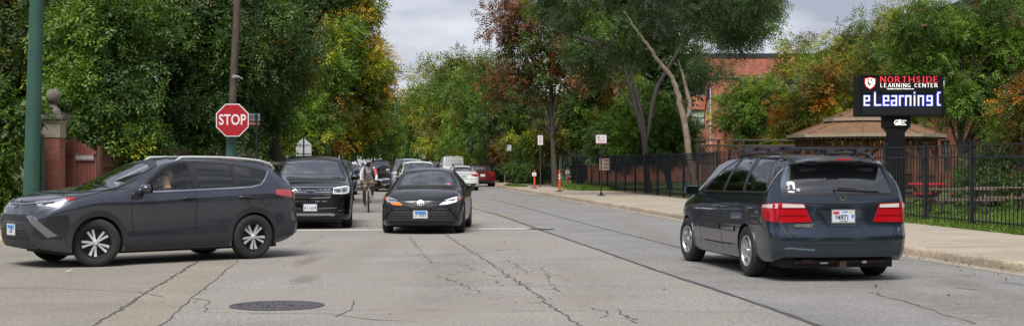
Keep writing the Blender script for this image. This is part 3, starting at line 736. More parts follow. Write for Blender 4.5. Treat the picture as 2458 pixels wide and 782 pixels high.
    mb = MB(); mb.box((.45, .5, 1.775), (1.9, .05, .03), bev=.01); mb.build('ski_rack_bar', M_CLAD, c.root, True)
    c.mirror(2.28, 1.14, P_VAN, .95, 1.0)
    c.patch('headlight', [(3.3, .93), (3.75, .8), (3.7, .7), (3.35, .78)], 90, M_LAMP, .008, .02, mirror=True)
    c.seats(((1.5, .6), (.5, .6), (-.4, .6)), .6)
    mb = MB(); mb.box((1.2, 0, .25), (4.2, 1.5, .14)); mb.build('underbody', M_INT, c.root)
    c.place(4.179, 19.06, 98.4, 0, 'dark teal minivan seen from behind with roof rack and plate 4971', 'minivan')
    c.root.rotation_euler = (0, 0, R(98.4)); return c
van = build_van()

# ------------------------------------------------------------------ 3: black sedan head on
PC = dict(name='sedan', wb=2.82, R=.335, arch=(.37, .37), g=.05,
  top=[(-1.08, .98), (-.95, 1.06), (-.6, 1.10), (-.35, 1.13), (.0, 1.24), (.4, 1.37), (.8, 1.435), (1.2, 1.445), (1.55, 1.40), (1.85, 1.28), (2.2, 1.10), (2.42, 1.005), (2.7, .985), (3.1, .95), (3.4, .89), (3.6, .82), (3.76, .73)],
  belt=[(-1.08, .94), (-.5, .97), (.5, .95), (1.5, .92), (2.2, .90), (2.8, .86), (3.3, .79), (3.76, .68)],
  W=[(-1.08, .68), (-1.0, .76), (-.8, .85), (-.4, .91), (0, .92), (1.4, .905), (2.5, .915), (2.82, .92), (3.15, .905), (3.4, .86), (3.6, .78), (3.7, .70), (3.76, .60)],
  wr=[(-1.08, .55), (-.5, .62), (.2, .56), (.8, .55), (1.4, .56), (1.9, .66), (2.4, .75), (3.0, .72), (3.4, .64), (3.76, .45)],
  bot=[(-1.08, .34), (-.8, .24), (0, .18), (2.5, .17), (3.3, .17), (3.76, .2)],
  nose=[(.15, .06), (.25, 0), (.4, 0), (.55, .02), (.68, .06), (.8, .12), (.95, .2)], tail=[(.2, .1), (.4, 0), (.7, .02), (.85, .05), (1.0, .03)],
  bow=(.2, .12), openings=[(0, [(-.60, 1.04), (.60, 1.04), (.50, 1.36), (-.50, 1.36)])])
P_BLK = paint('black_gloss_paint', (.003, .003, .0035), .3, .0, .6)
M_CGRILLE = mat('grille_bar_metal', (.16, .16, .17), .3, metal=.7)
def sedan_glass(c):
    c.window('side_window', [(2.0, .97), (1.75, 1.15), (1.5, 1.27), (1.2, 1.35), (.98, 1.37), (.98, .98)], 90, None, .03)
    c.window('side_window', [(.9, 1.37), (.5, 1.32), (.2, 1.22), (.0, 1.12), (-.05, 1.02), (.9, .99)], 90, None, .03)
    c.ribbon('chrome_strip', [(2.03, .955), (1, .965), (-.1, 1.0), (-.12, 1.05), (.15, 1.23), (.5, 1.35), (1.0, 1.395)], .015, 90, M_CHROME, .006, mirror=True)
    c.window('windshield', [(-.68, 1.02), (.68, 1.02), (.52, 1.345), (.3, 1.375), (0, 1.385), (-.3, 1.375), (-.52, 1.345)], 0, M_GLASSW, .045, mirror=False)
    c.window('rear_window', [(-.6, 1.12), (.6, 1.12), (.46, 1.33), (.2, 1.36), (-.2, 1.36), (-.46, 1.33)], 180, None, .03, mirror=False)
    for ln in ([(2.2, .92), (2.25, .6), (2.15, .25)], [(.95, .97), (.97, .6), (.93, .25)], [(.1, .96), (.1, .8), (.3, .45)]): c.ribbon('door_seam', ln, .009, 90, M_SEAM, .0015, mirror=True)
    c.handle(1.15, .83, c.pm, .2); c.handle(.2, .84, c.pm, .2); c.arches(.03, c.pm, .004, .015)
def build_sedan():
    c = Car(PC, P_BLK); sedan_glass(c)
    c.wheels(.335, .225, .22, .81, 5, 'vee', steer=R(3), rot=(.2, .7))
    G = [(-.80, .335), (-.72, .45), (-.60, .555), (-.42, .575), (-.22, .53), (.22, .53), (.42, .575), (.60, .555), (.72, .45), (.80, .335), (.66, .27), (-.66, .27)]
    c.patch('lower_grille', G, 0, M_SEAM, .006, .02)
    for i in range(7):
        z = .305 + i * .036; wd = .76 - max(0, z - .32) * .62
        if z < .52: c.ribbon('grille_bar', [(-wd, z - .01), (-wd * .8, z), (0, z + .004), (wd * .8, z), (wd, z - .01)], .011, 0, M_CGRILLE, .016, thick=.01)
    c.ribbon('grille_bar', [[(-.6, .545), (-.42, .556), (-.25, .53)], [(.6, .545), (.42, .556), (.25, .53)]], .011, 0, M_CGRILLE, .016, thick=.01)
    c.ribbon('grille_surround', G, .014, 0, P_BLK, .02, True, False, None, .02)
    c.patch('upper_grille', [(-.5, .70), (-.26, .665), (-.1, .715), (.1, .715), (.26, .665), (.5, .70), (.3, .62), (.1, .575), (-.1, .575), (-.3, .62)], 0, M_TRIM, .008, .015)
    c.ribbon('chrome_strip', [(-.62, .735), (-.40, .69), (-.22, .665), (-.12, .61), (0, .595), (.12, .61), (.22, .665), (.40, .69), (.62, .735)], .016, 0, mat('dark_chrome', (.1, .1, .11), .15, metal=1), .016, thick=.01)
    emblem_rings(c, 0, .675, 0, M_CHROME, 1.1)
    # headlights
    HP = [(.40, .64), (.58, .655), (.76, .70), (.85, .775), (.835, .815), (.68, .79), (.52, .735)]
    c.patch('headlight', HP, 0, M_DRL, .008, .02)
    c.patch('lamp_bezel', [(.62, .715), (.73, .73), (.74, .765), (.63, .755)], 0, M_LAMPD, .012, .004)
    c.patch('turn_lens', [(.76, .71), (.845, .775), (.835, .81), (.77, .795)], 0, M_RED, .012, .004)
    HN = [(-a, b) for a, b in HP]
    c.patch('headlight', HN, 0, M_LAMP, .008, .02)
    c.patch('lamp_bezel', [(-.62, .715), (-.73, .73), (-.74, .765), (-.63, .755)], 0, M_LAMPD, .012, .004)
    o = c.patch('turn_signal', [(-.40, .63), (-.60, .64), (-.66, .665), (-.60, .68), (-.47, .685)], 0, M_AMBERL, .014, .008); tag(o, 'lit amber turn signal')
    c.patch('turn_lens', [(-.76, .71), (-.845, .775), (-.835, .81), (-.79, .80)], 0, M_AMBER, .012, .004)
    c.ribbon('hood_seam', [(-.70, .86), (-.62, .80), (-.35, .745), (0, .73), (.35, .745), (.62, .80), (.70, .86)], .01, 0, M_SEAM, .002)
    c.ribbon('lower_lip', [(-.74, .235), (0, .225), (.74, .235)], .02, 0, M_TRIM, .012, thick=.02)
    c.plate(None, .435, 0, False, 'LY 9357', 'blue')
    c.mirror(1.92, 1.02, P_BLK, .86, .85)
    wiper(c, (.55, 1.035), (.02, 1.05), 0); wiper(c, (.0, 1.035), (-.5, 1.05), 0)
    c.seats(((1.2, .6), (.3, .6)), .42)
    mb = MB(); mb.box((1.72, -.02, 1.27), (.03, .24, .06), bev=.01); mb.build('rear_view_mirror', mat('mirror_pale', (.45, .6, .62), .3), c.root)
    c.patch('window_sticker', [(.56, 1.055), (.47, 1.05), (.47, 1.085), (.545, 1.09)], 0, mat('sticker_pink', (.6, .15, .2), .5), .006, 0)
    c.bar('tow_cover', [c.pj(-.16, .60, 0, .008)[0], c.pj(-.15, .60, 0, .014)[0]], .02, M_SILVER)
    for s_ in (1, -1): c.patch('tail_light', [(s_ * .45, .82), (s_ * .85, .85), (s_ * .85, .95), (s_ * .45, .92)], 180, M_RED, .01, .02)
    mb = MB(); mb.box((1.25, 0, .18), (4.2, 1.5, .08)); mb.build('underbody', M_INT, c.root)
    c.place(-1.924, 33.82, 268.8, 0, 'black sedan with its amber turn signal lit waiting at the white stop line', 'car')
    return c
sed = build_sedan()
driver(sed, (1.3, .38, 1.12), 'driver barely visible behind the windshield of the black sedan', M_HAIRD, M_SKINL, False)

# ------------------------------------------------------------------ 4: black SUV with chrome grille, head on
PE = dict(name='suv', wb=2.86, R=.385, arch=(.425, .425), g=.055,
  top=[(-1.2, 1.60), (-.8, 1.70), (0, 1.745), (.9, 1.75), (1.4, 1.72), (1.75, 1.58), (2.1, 1.36), (2.38, 1.19), (2.6, 1.16), (3.0, 1.14), (3.4, 1.10), (3.65, 1.03), (3.8, .94)],
  belt=[(-1.2, 1.2), (0, 1.18), (1.0, 1.15), (2.0, 1.12), (2.6, 1.08), (3.2, 1.03), (3.8, .88)],
  W=[(-1.2, .82), (-1.0, .93), (-.5, .985), (0, 1.0), (1.4, .99), (2.86, 1.0), (3.2, .985), (3.5, .95), (3.7, .88), (3.8, .80)],
  wr=[(-1.2, .6), (-.5, .66), (.9, .68), (1.5, .68), (2.0, .76), (2.5, .84), (3.2, .84), (3.8, .7)],
  bot=[(-1.2, .4), (-.8, .28), (0, .25), (2.8, .24), (3.5, .2), (3.8, .22)],
  nose=[(.2, .08), (.35, 0), (.75, 0), (.95, .02), (1.1, .1)], tail=[(.3, .08), (.6, 0), (1.0, .04), (1.3, .1), (1.6, .25)], bow=(.14, .1), openings=[])
def build_exp():
    c = Car(PE, P_BLK)
    c.wheels(.385, .25, .245, .86, 5, 'double', rimm=M_SILVER)
    gt = glassmat('sky_tint', (.03, .03, .035), base=.24, dark=(.012, .014, .018), opaq=.8)
    c.window('windshield', [(-.82, 1.17), (.82, 1.17), (.64, 1.60), (.3, 1.655), (0, 1.67), (-.3, 1.655), (-.64, 1.60)], 0, gt, .05, mirror=False)
    c.window('side_window', [(2.05, 1.17), (1.6, 1.5), (1.2, 1.63), (.9, 1.64), (.9, 1.2)], 90, gt, .03)
    c.window('side_window', [(.8, 1.64), (-.1, 1.62), (-.1, 1.22), (.8, 1.2)], 90, gt, .03)
    c.window('side_window', [(-.2, 1.62), (-.8, 1.56), (-.7, 1.28), (-.2, 1.22)], 90, gt, .03)
    c.window('rear_window', [(-.68, 1.2), (.68, 1.2), (.58, 1.56), (-.58, 1.56)], 180, gt, .03, mirror=False)
    c.patch('grille', [(-.52, .965), (.52, .965), (.47, .74), (.3, .72), (-.3, .72), (-.47, .74)], 0, M_SEAM, .008, .02)
    c.ribbon('grille_bar', [[(-.55, .965), (0, .975), (.55, .965)], [(-.5, .87), (.5, .87)], [(-.47, .745), (0, .735), (.47, .745)]], .028, 0, M_CHROME, .02, thick=.02)
    for z in (.92, .825, .785):
        pts = [(-.5 + .05 * i, z + (.012 if i % 2 else -.012)) for i in range(21)]
        c.ribbon('grille_bar', pts, .013, 0, M_CHROME, .016)
    o = c.patch('badge', ell(0, .87, .105, .042), 0, mat('badge_dark', (.05, .06, .1), .15, metal=.5), .03, .02)
    c.ribbon('badge_ring', ell(0, .87, .105, .042), .01, 0, M_CHROME, .034, True, False, o)
    HP = [(.55, .955), (.84, 1.0), (.90, .98), (.89, .86), (.80, .835), (.53, .84)]
    c.patch('headlight', HP, 0, M_LAMP, .01, .02, mirror=True)
    c.ribbon('lamp_edge', HP, .014, 0, M_DRL, .014, True, True)
    c.patch('lamp_bezel', ell(.66, .90, .05, .035, 14), 0, M_LAMPD, .014, 0, mirror=True); c.patch('lamp_bezel', ell(.79, .915, .045, .035, 14), 0, M_LAMPD, .014, 0, mirror=True)
    c.patch('lower_grille', [(-.48, .69), (.48, .69), (.50, .645), (.4, .615), (-.4, .615), (-.50, .645)], 0, M_SEAM, .008, .015)
    for y in (-.36, -.2, .12, .28):
        o = c.patch('letter_block', [(y, .668), (y + .1, .668), (y + .1, .645), (y, .645)], 0, M_CHROME, .014, .006)
    c.ribbon('chrome_strip', [[(-.62, .50), (-.2, .485)], [(.2, .485), (.62, .50)]], .018, 0, M_CHROME, .016, thick=.01)
    c.patch('air_intake', [(-.6, .47), (.6, .47), (.5, .37), (-.5, .37)], 0, M_SEAM, .006, .01)
    c.patch('skid_plate', [(-.58, .36), (-.48, .375), (.48, .375), (.58, .36), (.55, .31), (.4, .325), (-.4, .325), (-.55, .31)], 0, mat('satin_silver', (.3, .3, .31), .35, metal=.6), .02, .02)
    c.ribbon('fog_trim', [(.68, .70), (.86, .72), (.86, .56), (.74, .53)], .018, 0, mat('dark_chrome'), .014, mirror=True)
    c.ribbon('chrome_strip', [(.66, .43), (.88, .45)], .026, 0, M_CHROME, .014, mirror=True)
    c.ribbon('hood_crease', [[(-.5, 1.05), (-.45, 1.14)], [(.5, 1.05), (.45, 1.14)]], .012, 0, P_BLK, .01)
    c.plate(None, .51, 0, False, 'P 11 619', 'plain')
    rails(c, (1.3, 1.0, .2, -.5, -.8), .66, M_SILVER, .05, .02)
    c.mirror(1.95, 1.2, P_BLK, .93, 1.0)
    wiper(c, (.7, 1.19), (.1, 1.215), 0); wiper(c, (.0, 1.19), (-.6, 1.215), 0)
    for ln in ([(2.2, 1.12), (2.2, .4)], [(.85, 1.17), (.87, .4)], [(-.1, 1.18), (.1, .8), (.4, .5)]): c.ribbon('door_seam', ln, .009, 90, M_SEAM, .0015, mirror=True)
    c.handle(1.1, 1.02, P_BLK, .22); c.handle(.1, 1.04, P_BLK, .22); c.arches(.06, M_CLAD, .008, .02)
    mb = MB(); mb.box((1.3, 0, .25), (4.3, 1.5, .14)); mb.build('underbody', M_INT, c.root)
    c.place(-5.21, 36.2, 276.8, 0, 'black SUV with chrome honeycomb grille standing beside the cyclist', 'car')
    return c
expl = build_exp()
# ------------------------------------------------------------------ ground and road
def xk(s): return 4.72 + (38 - s) * .136 if s < 38 else 4.72 - (s - 38) * .11        # foot of the right kerb
def fx(s): return 7.15 - .115 * (s - 56)                                              # right fence line
def sm(s): return 2.93 - .1209 * (s - 13.1) if s < 38 else xk(s) - 4.82
def gl(s): return -4.0 - .113 * (s - 13.1)
def lk(s): return xk(s) - 11.7
def px(u, s): return (u - 1229) * s / 3300
def pz(v, s): return CAMH + (392 - v) * s / 3300
def strip(name, fa, fb, s0, s1, z, m, n=40, kind='structure'):
    mb = MB(); ss = np.linspace(s0, s1, n + 1)
    A = [mb.bm.verts.new((fa(s), s, z)) for s in ss]; B = [mb.bm.verts.new((fb(s), s, z)) for s in ss]
    for i in range(n): mb.bm.faces.new((A[i], B[i], B[i + 1], A[i + 1]))
    o = mb.build(name, m); tag(o, kind=kind); return o

def concrete(name, col, speck=.18, blot=.14, brush=.07, crack=None, crackcol=(.10, .09, .08), stain=None, tint2=None):
    m = bpy.data.materials.new(name); m.use_nodes = True; t = m.node_tree; b = t.nodes['Principled BSDF']; b.inputs['Roughness'].default_value = .88; b.inputs['Specular IOR Level'].default_value = .3
    Nn = t.nodes.new; Lk = t.links.new
    tcn = Nn("ShaderNodeTexCoord")
    def noise(sc_, det=5, vec=None, scale=None, rough=.6):
        n = Nn("ShaderNodeTexNoise"); n.inputs['Scale'].default_value = sc_; n.inputs['Detail'].default_value = det; n.inputs['Roughness'].default_value = rough
        mpn = Nn("ShaderNodeMapping"); mpn.inputs['Scale'].default_value = scale or (1, 1, 1); mpn.inputs['Rotation'].default_value = (0, 0, R(-6.5)) if scale else (0, 0, 0)
        Lk(tcn.outputs['Object'], mpn.inputs[0]); Lk(mpn.outputs[0], n.inputs['Vector']); return n.outputs['Fac']
    def rng(f, a, b_, c, d_):
        r = Nn("ShaderNodeMapRange"); r.inputs[1].default_value = a; r.inputs[2].default_value = b_; r.inputs[3].default_value = c; r.inputs[4].default_value = d_; Lk(f, r.inputs[0]); return r.outputs[0]
    def mul(a, b_):
        q = Nn("ShaderNodeMath"); q.operation = 'MULTIPLY'; Lk(a, q.inputs[0])
        if isinstance(b_, (int, float)): q.inputs[1].default_value = b_
        else: Lk(b_, q.inputs[1])
        return q.outputs[0]
    v = mul(rng(noise(38, 2), .35, .65, 1 - speck * 1.5, 1 + speck * 1.5), rng(noise(.55, 6), .3, .7, 1 - blot, 1 + blot))
    v = mul(v, rng(noise(3.5, 4, None, (.35, 4, 1)), .3, .7, 1 - brush, 1 + brush))
    v = mul(v, rng(noise(17, 2), .35, .65, 1 - speck * 1.1, 1 + speck * 1.1)); v = mul(v, rng(noise(70, 1), .3, .7, 1 - speck * 1.6, 1 + speck * 1.6))
    c = Nn("ShaderNodeVectorMath"); c.operation = 'SCALE'; c.inputs[0].default_value = col; Lk(v, c.inputs['Scale']); cur = c.outputs[0]
    def mixc(fac, colr, cur):
        q = Nn("ShaderNodeMix"); q.data_type = 'RGBA'; Lk(fac, q.inputs[0]); Lk(cur, q.inputs[6])
        if isinstance(colr, tuple): q.inputs[7].default_value = (*colr, 1)
        else: Lk(colr, q.inputs[7])
        return q.outputs[2]
    if tint2: cur = mixc(rng(noise(.25, 3), .42, .62, 0, .8), tint2, cur)
    if crack:   # fine map cracking in a band along the lane
        sx, slope, wd, y0, y1 = crack
        sp = Nn("ShaderNodeSeparateXYZ"); Lk(tcn.outputs['Object'], sp.inputs[0])
        a1 = Nn("ShaderNodeMath"); a1.operation = 'MULTIPLY_ADD'; Lk(sp.outputs['Y'], a1.inputs[0]); a1.inputs[1].default_value = -slope; Lk(sp.outputs['X'], a1.inputs[2])
        a2 = Nn("ShaderNodeMath"); a2.operation = 'SUBTRACT'; Lk(a1.outputs[0], a2.inputs[0]); a2.inputs[1].default_value = sx
        a3 = Nn("ShaderNodeMath"); a3.operation = 'ABSOLUTE'; Lk(a2.outputs[0], a3.inputs[0])
        band = rng(a3.outputs[0], wd * .45, wd, 1, 0); yb = mul(rng(sp.outputs['Y'], y0 - 1, y0 + 1, 0, 1), rng(sp.outputs['Y'], y1 - 2, y1 + 2, 1, 0))
        ns_ = Nn("ShaderNodeTexNoise"); ns_.inputs['Scale'].default_value = 5; Lk(tcn.outputs['Object'], ns_.inputs['Vector'])
        vm = Nn("ShaderNodeVectorMath"); vm.operation = 'MULTIPLY_ADD'; Lk(ns_.outputs['Color'], vm.inputs[0]); vm.inputs[1].default_value = (.35, .35, 0); Lk(tcn.outputs['Object'], vm.inputs[2])
        vo = Nn("ShaderNodeTexVoronoi"); vo.feature = 'DISTANCE_TO_EDGE'; vo.inputs['Scale'].default_value = 2.6; Lk(vm.outputs[0], vo.inputs['Vector'])
        edge = rng(vo.outputs['Distance'], .012, .035, 1, 0)
        gate = rng(noise(2.2, 3), .5, .56, 0, 1)
        cur = mixc(mul(mul(mul(edge, gate), mul(band, yb)), .9), crackcol, cur)
    if stain:
        for (x_, y_, rx, ry, k) in stain:
            mpn = Nn("ShaderNodeMapping"); mpn.vector_type = 'POINT'; mpn.inputs['Location'].default_value = (-x_ / rx, -y_ / ry, 0); mpn.inputs['Scale'].default_value = (1 / rx, 1 / ry, 0)
            nz = Nn("ShaderNodeTexNoise"); nz.inputs['Scale'].default_value = 6; Lk(tcn.outputs['Object'], nz.inputs['Vector'])
            Lk(tcn.outputs['Object'], mpn.inputs[0]); ln = Nn("ShaderNodeVectorMath"); ln.operation = 'LENGTH'; Lk(mpn.outputs[0], ln.inputs[0])
            ad = Nn("ShaderNodeMath"); ad.operation = 'ADD'; Lk(ln.outputs['Value'], ad.inputs[0]); Lk(rng(nz.outputs['Fac'], .3, .7, -.5, .5), ad.inputs[1])
            cur = mixc(rng(ad.outputs[0], .5, 1.2, k, 0), (.12, .105, .085), cur)
    Lk(cur, b.inputs['Base Color'])
    bp = Nn("ShaderNodeBump"); bp.inputs['Strength'].default_value = .35; bp.inputs['Distance'].default_value = .01; Lk(noise(60, 4), bp.inputs['Height']); Lk(bp.outputs[0], b.inputs['Normal'])
    return m
M_ROAD = concrete('road_concrete', (.236, .222, .203), crack=(2.2, -.125, 1.5, 15, 27), stain=[(px(740, 22), 22, .16, 1.2, .55), (px(728, 18.3), 18.4, .2, .75, .6), (px(738, 27), 27, .14, 1.2, .3), (-.9, 20, .45, 6, .2), (-2.6, 24, .4, 5, .18), (.9, 17, .4, 4, .15)], tint2=(.248, .222, .196), speck=.2)
M_LANE = concrete('lane_asphalt', (.20, .196, .187), speck=.16, blot=.16, brush=.12, stain=[(4.6, 20, .4, 7, .3), (5.2, 13.5, .5, 3, .25), (3.1, 30, .3, 9, .22), (5.8, 17, .25, 2.2, .35)])
M_SIDE = concrete('side_concrete', (.218, .20, .17), speck=.14, blot=.12, brush=.12)
M_GUT = concrete('gutter_concrete', (.236, .210, .172), speck=.14)
M_WALK = concrete('walk_concrete', (.33, .285, .225), speck=.13, blot=.16, brush=.04)
M_KERB = concrete('kerb_concrete', (.35, .29, .215), speck=.2, blot=.25)
M_SOIL = mat('soil', (.10, .085, .05), .95, var=.4, vscale=1.5, bump=.5, bscale=8)
M_LAWN = mat('lawn', (.07, .12, .025), .95, var=.45, vscale=1.2, bump=.8, bscale=30)
M_DIRT = mat('verge_dirt', (.17, .12, .075), .95, var=.4, vscale=4, bump=.5, bscale=14)

mb = MB(); mb.quad((-2500, -300, -.15), (2500, -300, -.15), (2500, 4500, -.15), (-2500, 4500, -.15)); tag(mb.build('ground', M_SOIL), kind='structure')
strip('road', lambda s: gl(s) + .63 if s < 33 else lk(s), sm, -8, 420, 0, M_ROAD, 120)
strip('road_lane', sm, lambda s: xk(s) + .02, -8, 420, 0, M_LANE, 120)
strip('gutter', gl, lambda s: gl(s) + .63, -8, 33, 0, M_GUT, 20)
strip('side_street', lambda s: -70, gl, -8, 33, -.002, M_SIDE, 20)
# transverse joints and cracks
M_CRK = mat('crack_dark', (.075, .068, .06), .95); M_TAR = mat('tar_seal', (.055, .055, .058), .8)
def crackline(name, pts, wd, m, z=.004, jit=.03, step=.25, wj=.5, seed=0):
    rg = random.Random(seed); mb = MB(); P_ = []
    for (a, b) in zip(pts, pts[1:]):
        a = Vector(a); b = Vector(b); k = max(1, int((b - a).length / step))
        P_ += [a + (b - a) * j / k + Vector((rg.uniform(-jit, jit), rg.uniform(-jit, jit))) for j in range(k)]
    P_.append(Vector(pts[-1])); prev = None
    for i, p in enumerate(P_):
        t = (P_[min(i + 1, len(P_) - 1)] - P_[max(0, i - 1)]).normalized(); n_ = Vector((-t.y, t.x)) * wd / 2 * rg.uniform(1 - wj, 1 + wj)
        v = (mb.bm.verts.new((*(p + n_), z)), mb.bm.verts.new((*(p - n_), z)))
        if prev: mb.bm.faces.new((prev[0], prev[1], v[1], v[0]))
        prev = v
    o = mb.build(name, m); tag(o, kind='structure'); return o
def gp(u, v): s = CAMH * 3300 / (v - 392); return (px(u, s), s)
crackline('tar_seam', [gp(2380, 940), gp(1967, 782), gp(1849, 739), gp(1743, 703), gp(1573, 648), gp(1425, 595), gp(1298, 552), gp(1210, 520), gp(1130, 498), gp(1090, 485)] + [(sm(s), s) for s in (70, 100, 160)], .075, M_TAR, jit=.012, wj=.25)
crackline('lane_seam', [gp(1750, 630), gp(1620, 591), gp(1417, 540), gp(1278, 503), gp(1181, 478)], .045, M_TAR, jit=.02, seed=3)
crackline('road_crack', [gp(1560, 900), gp(1396, 782), gp(1324, 735), gp(1273, 694), gp(1154, 618), gp(1066, 561)], .018, M_CRK, jit=.035, step=.14, seed=4)
crackline('gutter_joint', [(gl(s), s) for s in (4, 10, 13, 18, 22, 27, 33)], .032, M_CRK, jit=.025, step=.12, seed=5)
crackline('gutter_joint', [(gl(s) + .63, s) for s in (4, 10, 13, 18, 22, 27, 33)], .015, M_CRK, jit=.03, seed=6)
for i, s in enumerate((12.1, 14.6, 17.6, 21.4, 25.0, 28.6)):
    crackline('road_joint', [(gl(s) + .7, s + .1), (sm(s) - .1, s - .25)], .010, mat('joint_dark', (.13, .118, .108), .95), jit=.025, seed=20 + i, wj=.7)
crackline('road_crack', [gp(500, 748), gp(640, 751), gp(790, 752), gp(900, 768), gp(1000, 771)], .016, M_CRK, jit=.04, seed=31)
crackline('road_crack', [gp(470, 715), gp(505, 722), gp(488, 748)], .012, M_CRK, jit=.04, seed=32)
crackline('road_crack', [gp(848, 720), gp(838, 742), gp(805, 760)], .012, M_CRK, jit=.04, seed=33)
for a, b, sd_ in (((980, 566), (1010, 600), 41), ((1010, 600), (1032, 632), 42), ((1060, 662), (1150, 700), 43), ((1185, 680), (1225, 660), 44), ((1220, 620), (1262, 655), 45), ((1300, 640), (1338, 700), 46), ((1385, 730), (1455, 745), 47), ((1455, 745), (1440, 762), 48), ((1120, 640), (1165, 655), 49), ((1480, 740), (1530, 775), 50), ((1270, 655), (1345, 660), 51)):
    crackline('road_crack', [gp(*a), gp(*b)], .012, M_CRK, jit=.06, step=.15, seed=sd_, wj=.9)
crackline('side_street_joint', [gp(-200, 688), gp(0, 690), gp(150, 692), gp(330, 700), gp(392, 712)], .016, mat('joint_grey', (.12, .11, .095), .9), jit=.02, seed=8)
crackline('chalk_mark', [gp(160, 652), gp(182, 644), gp(205, 646)], .04, mat('chalk', (.5, .48, .45), .9), jit=.03, seed=9)
for i, L_ in enumerate(([(2150, 622), (2200, 628), (2262, 634)], [(2215, 652), (2330, 662)], [(2400, 676), (2458, 684)], [(2085, 700), (2170, 722), (2260, 752), (2340, 776)], [(2290, 690), (2345, 695)], [(1660, 640), (1700, 648)], [(1480, 600), (1520, 604)])):
    crackline('lane_crack', [gp(*p) for p in L_], .022, mat('lane_crack_grey', (.10, .098, .095), .95), jit=.03, step=.2, seed=60 + i, wj=.9)
# paint
M_WPAINT = mat('road_paint_white', (.44, .43, .40), .7, var=.25, vscale=6); M_YPAINT = mat('road_paint_orange', (.36, .235, .12), .7, var=.45, vscale=9)
def decal(name, pts, m, z=.008):
    mb = MB(); mb.bm.faces.new([mb.bm.verts.new((x, y, z)) for x, y in pts]); o = mb.build(name, m); tag(o, kind='structure'); return o
decal('stop_line', [(-5.9, 31.2), (.92, 32.4), (.92, 33.0), (-5.9, 31.8)], M_WPAINT)
for u, v, l, w_ in ((1300, 547, 1.2, .12), (1207, 513.5, 1.6, .12), (1145, 493, 2.2, .12), (1098, 478, 3, .12)):
    x, s = gp(u, v); crackline('centre_dash', [(x + .057 * l, s - l / 2), (x - .057 * l, s + l / 2)], .2, M_YPAINT, jit=.02, step=.1, wj=.55, seed=int(u))
decal('tar_patch', [gp(1262, 549), gp(1300, 552), gp(1330, 551), gp(1328, 549), gp(1290, 547.5)], M_TAR, .012)
# manhole
mh = gp(665, 733)
m_ = mat('manhole_iron', (.075, .07, .078), .6, metal=.25, var=.25, vscale=14, bump=.5, bscale=30)
mb = MB(); mb.lathe([(.515, 0), (.515, .006), (.47, .010), (.462, .004), (.455, .010), (.0001, .010)], 48, Matrix.Translation((mh[0], mh[1], .002)))
mo = mb.build('manhole_cover', m_); tag(mo, 'round grey iron manhole cover set in the concrete in front of the dark grey SUV', 'manhole')
mb = MB(); rg = random.Random(2)
for k in range(46):
    a = rg.uniform(0, 6.28); r = .42 * math.sqrt(rg.random()); mb.lathe([(.012, 0), (.012, .0025)], 8, Matrix.Translation((mh[0] + r * math.cos(a), mh[1] + r * math.sin(a), .0125)))
o = mb.build('vent_hole', M_SEAM, mo); tag(o, kind='stuff')

# kerbs and walks: profile swept along s
def sweep(name, prof, path, m, kind='structure'):   # prof (offset, z); path list of (x,y,nx,ny)
    mb = MB(); rows = []
    for x, y, nx, ny in path: rows.append([mb.bm.verts.new((x + nx * o, y + ny * o, z)) for o, z in prof])
    for a, b in zip(rows, rows[1:]):
        for k in range(len(prof) - 1): mb.bm.faces.new((a[k], b[k], b[k + 1], a[k + 1]))
    o = mb.build(name, m, None, True, 50); tag(o, kind=kind); return o
KP = [(0, -.02), (.015, .09), (.03, .12), (.06, .135), (.2, .14), (.2, -.02)]
def kpath(f, s0, s1, sgn, n=60): return [(f(s), s, sgn * .993, .115 * sgn) for s in np.linspace(s0, s1, n)]
sweep('kerb', KP, kpath(xk, -6, 37.9, 1) + kpath(xk, 38.2, 400, 1, 80), M_KERB)
strip('gutter_apron', lambda s: xk(s) - .32, lambda s: xk(s) + .01, -6, 380, .004, mat('apron_grey', (.27, .235, .19), .9, var=.3, vscale=5), 60)
strip('sidewalk', lambda s: xk(s) + .2, lambda s: fx(s) - .35, -6, 100, .132, M_WALK, 40)
strip('verge', lambda s: xk(s) + .2, lambda s: xk(s) + 1.6, 100.02, 380, .128, M_DIRT, 30)
strip('sidewalk', lambda s: xk(s) + 1.6, lambda s: fx(s) - .35, 100.02, 380, .132, M_WALK, 30)
strip('verge', lambda s: fx(s) - .35, lambda s: fx(s) + .6, -6, 380, .125, M_DIRT, 60)
strip('lawn', lambda s: fx(s) + .6, lambda s: fx(s) + 90, -6, 380, .11, M_LAWN, 60)
for s in np.arange(11, 98, 1.75):
    crackline('sidewalk_joint', [(xk(s) + .22, s), (fx(s) - .35, s + .45)], .018, mat('joint_tan', (.11, .09, .07), .9), z=.136, jit=.006, seed=int(s * 10), step=1)
# left corner: kerb return and walk
C0 = (-10.1, 30.2); arc = [(-60, 26.15 - .0, 0, 1)] + [(C0[0] + 4 * math.cos(a), C0[1] + 4 * math.sin(a), -math.cos(a), -math.sin(a)) for a in np.linspace(R(-90), R(2), 16)] + [(lk(s), s, -.993, -.115) for s in np.linspace(33, 400, 60)]
arc[0] = (-60, 26.2, 0, 1)
sweep('kerb', KP, arc, M_KERB)
mb = MB(); pts = [(x + nx * .2, y + ny * .2) for x, y, nx, ny in arc]; inner = [(x + nx * 3.2, y + ny * 3.2) for x, y, nx, ny in arc]; inner = [(min(a, -8.6 if b < 40 else 99), max(b, 29.5)) for a, b in inner]
A = [mb.bm.verts.new((x, y, .132)) for x, y in pts]; B = [mb.bm.verts.new((x, y, .132)) for x, y in inner]
for i in range(len(A) - 1): mb.bm.faces.new((A[i], A[i + 1], B[i + 1], B[i]))
tag(mb.build('sidewalk', M_WALK), kind='structure')
mb = MB(); mb.quad((-90, 29.5, .11), (-8.4, 29.5, .11), (-8.0, 44, .11), (-90, 44, .11)); mb.quad((-90, 44, .11), (lk(44) - .4, 44, .11), (lk(400) - .4, 400, .11), (-140, 400, .11)); tag(mb.build('verge', M_SOIL), kind='structure')
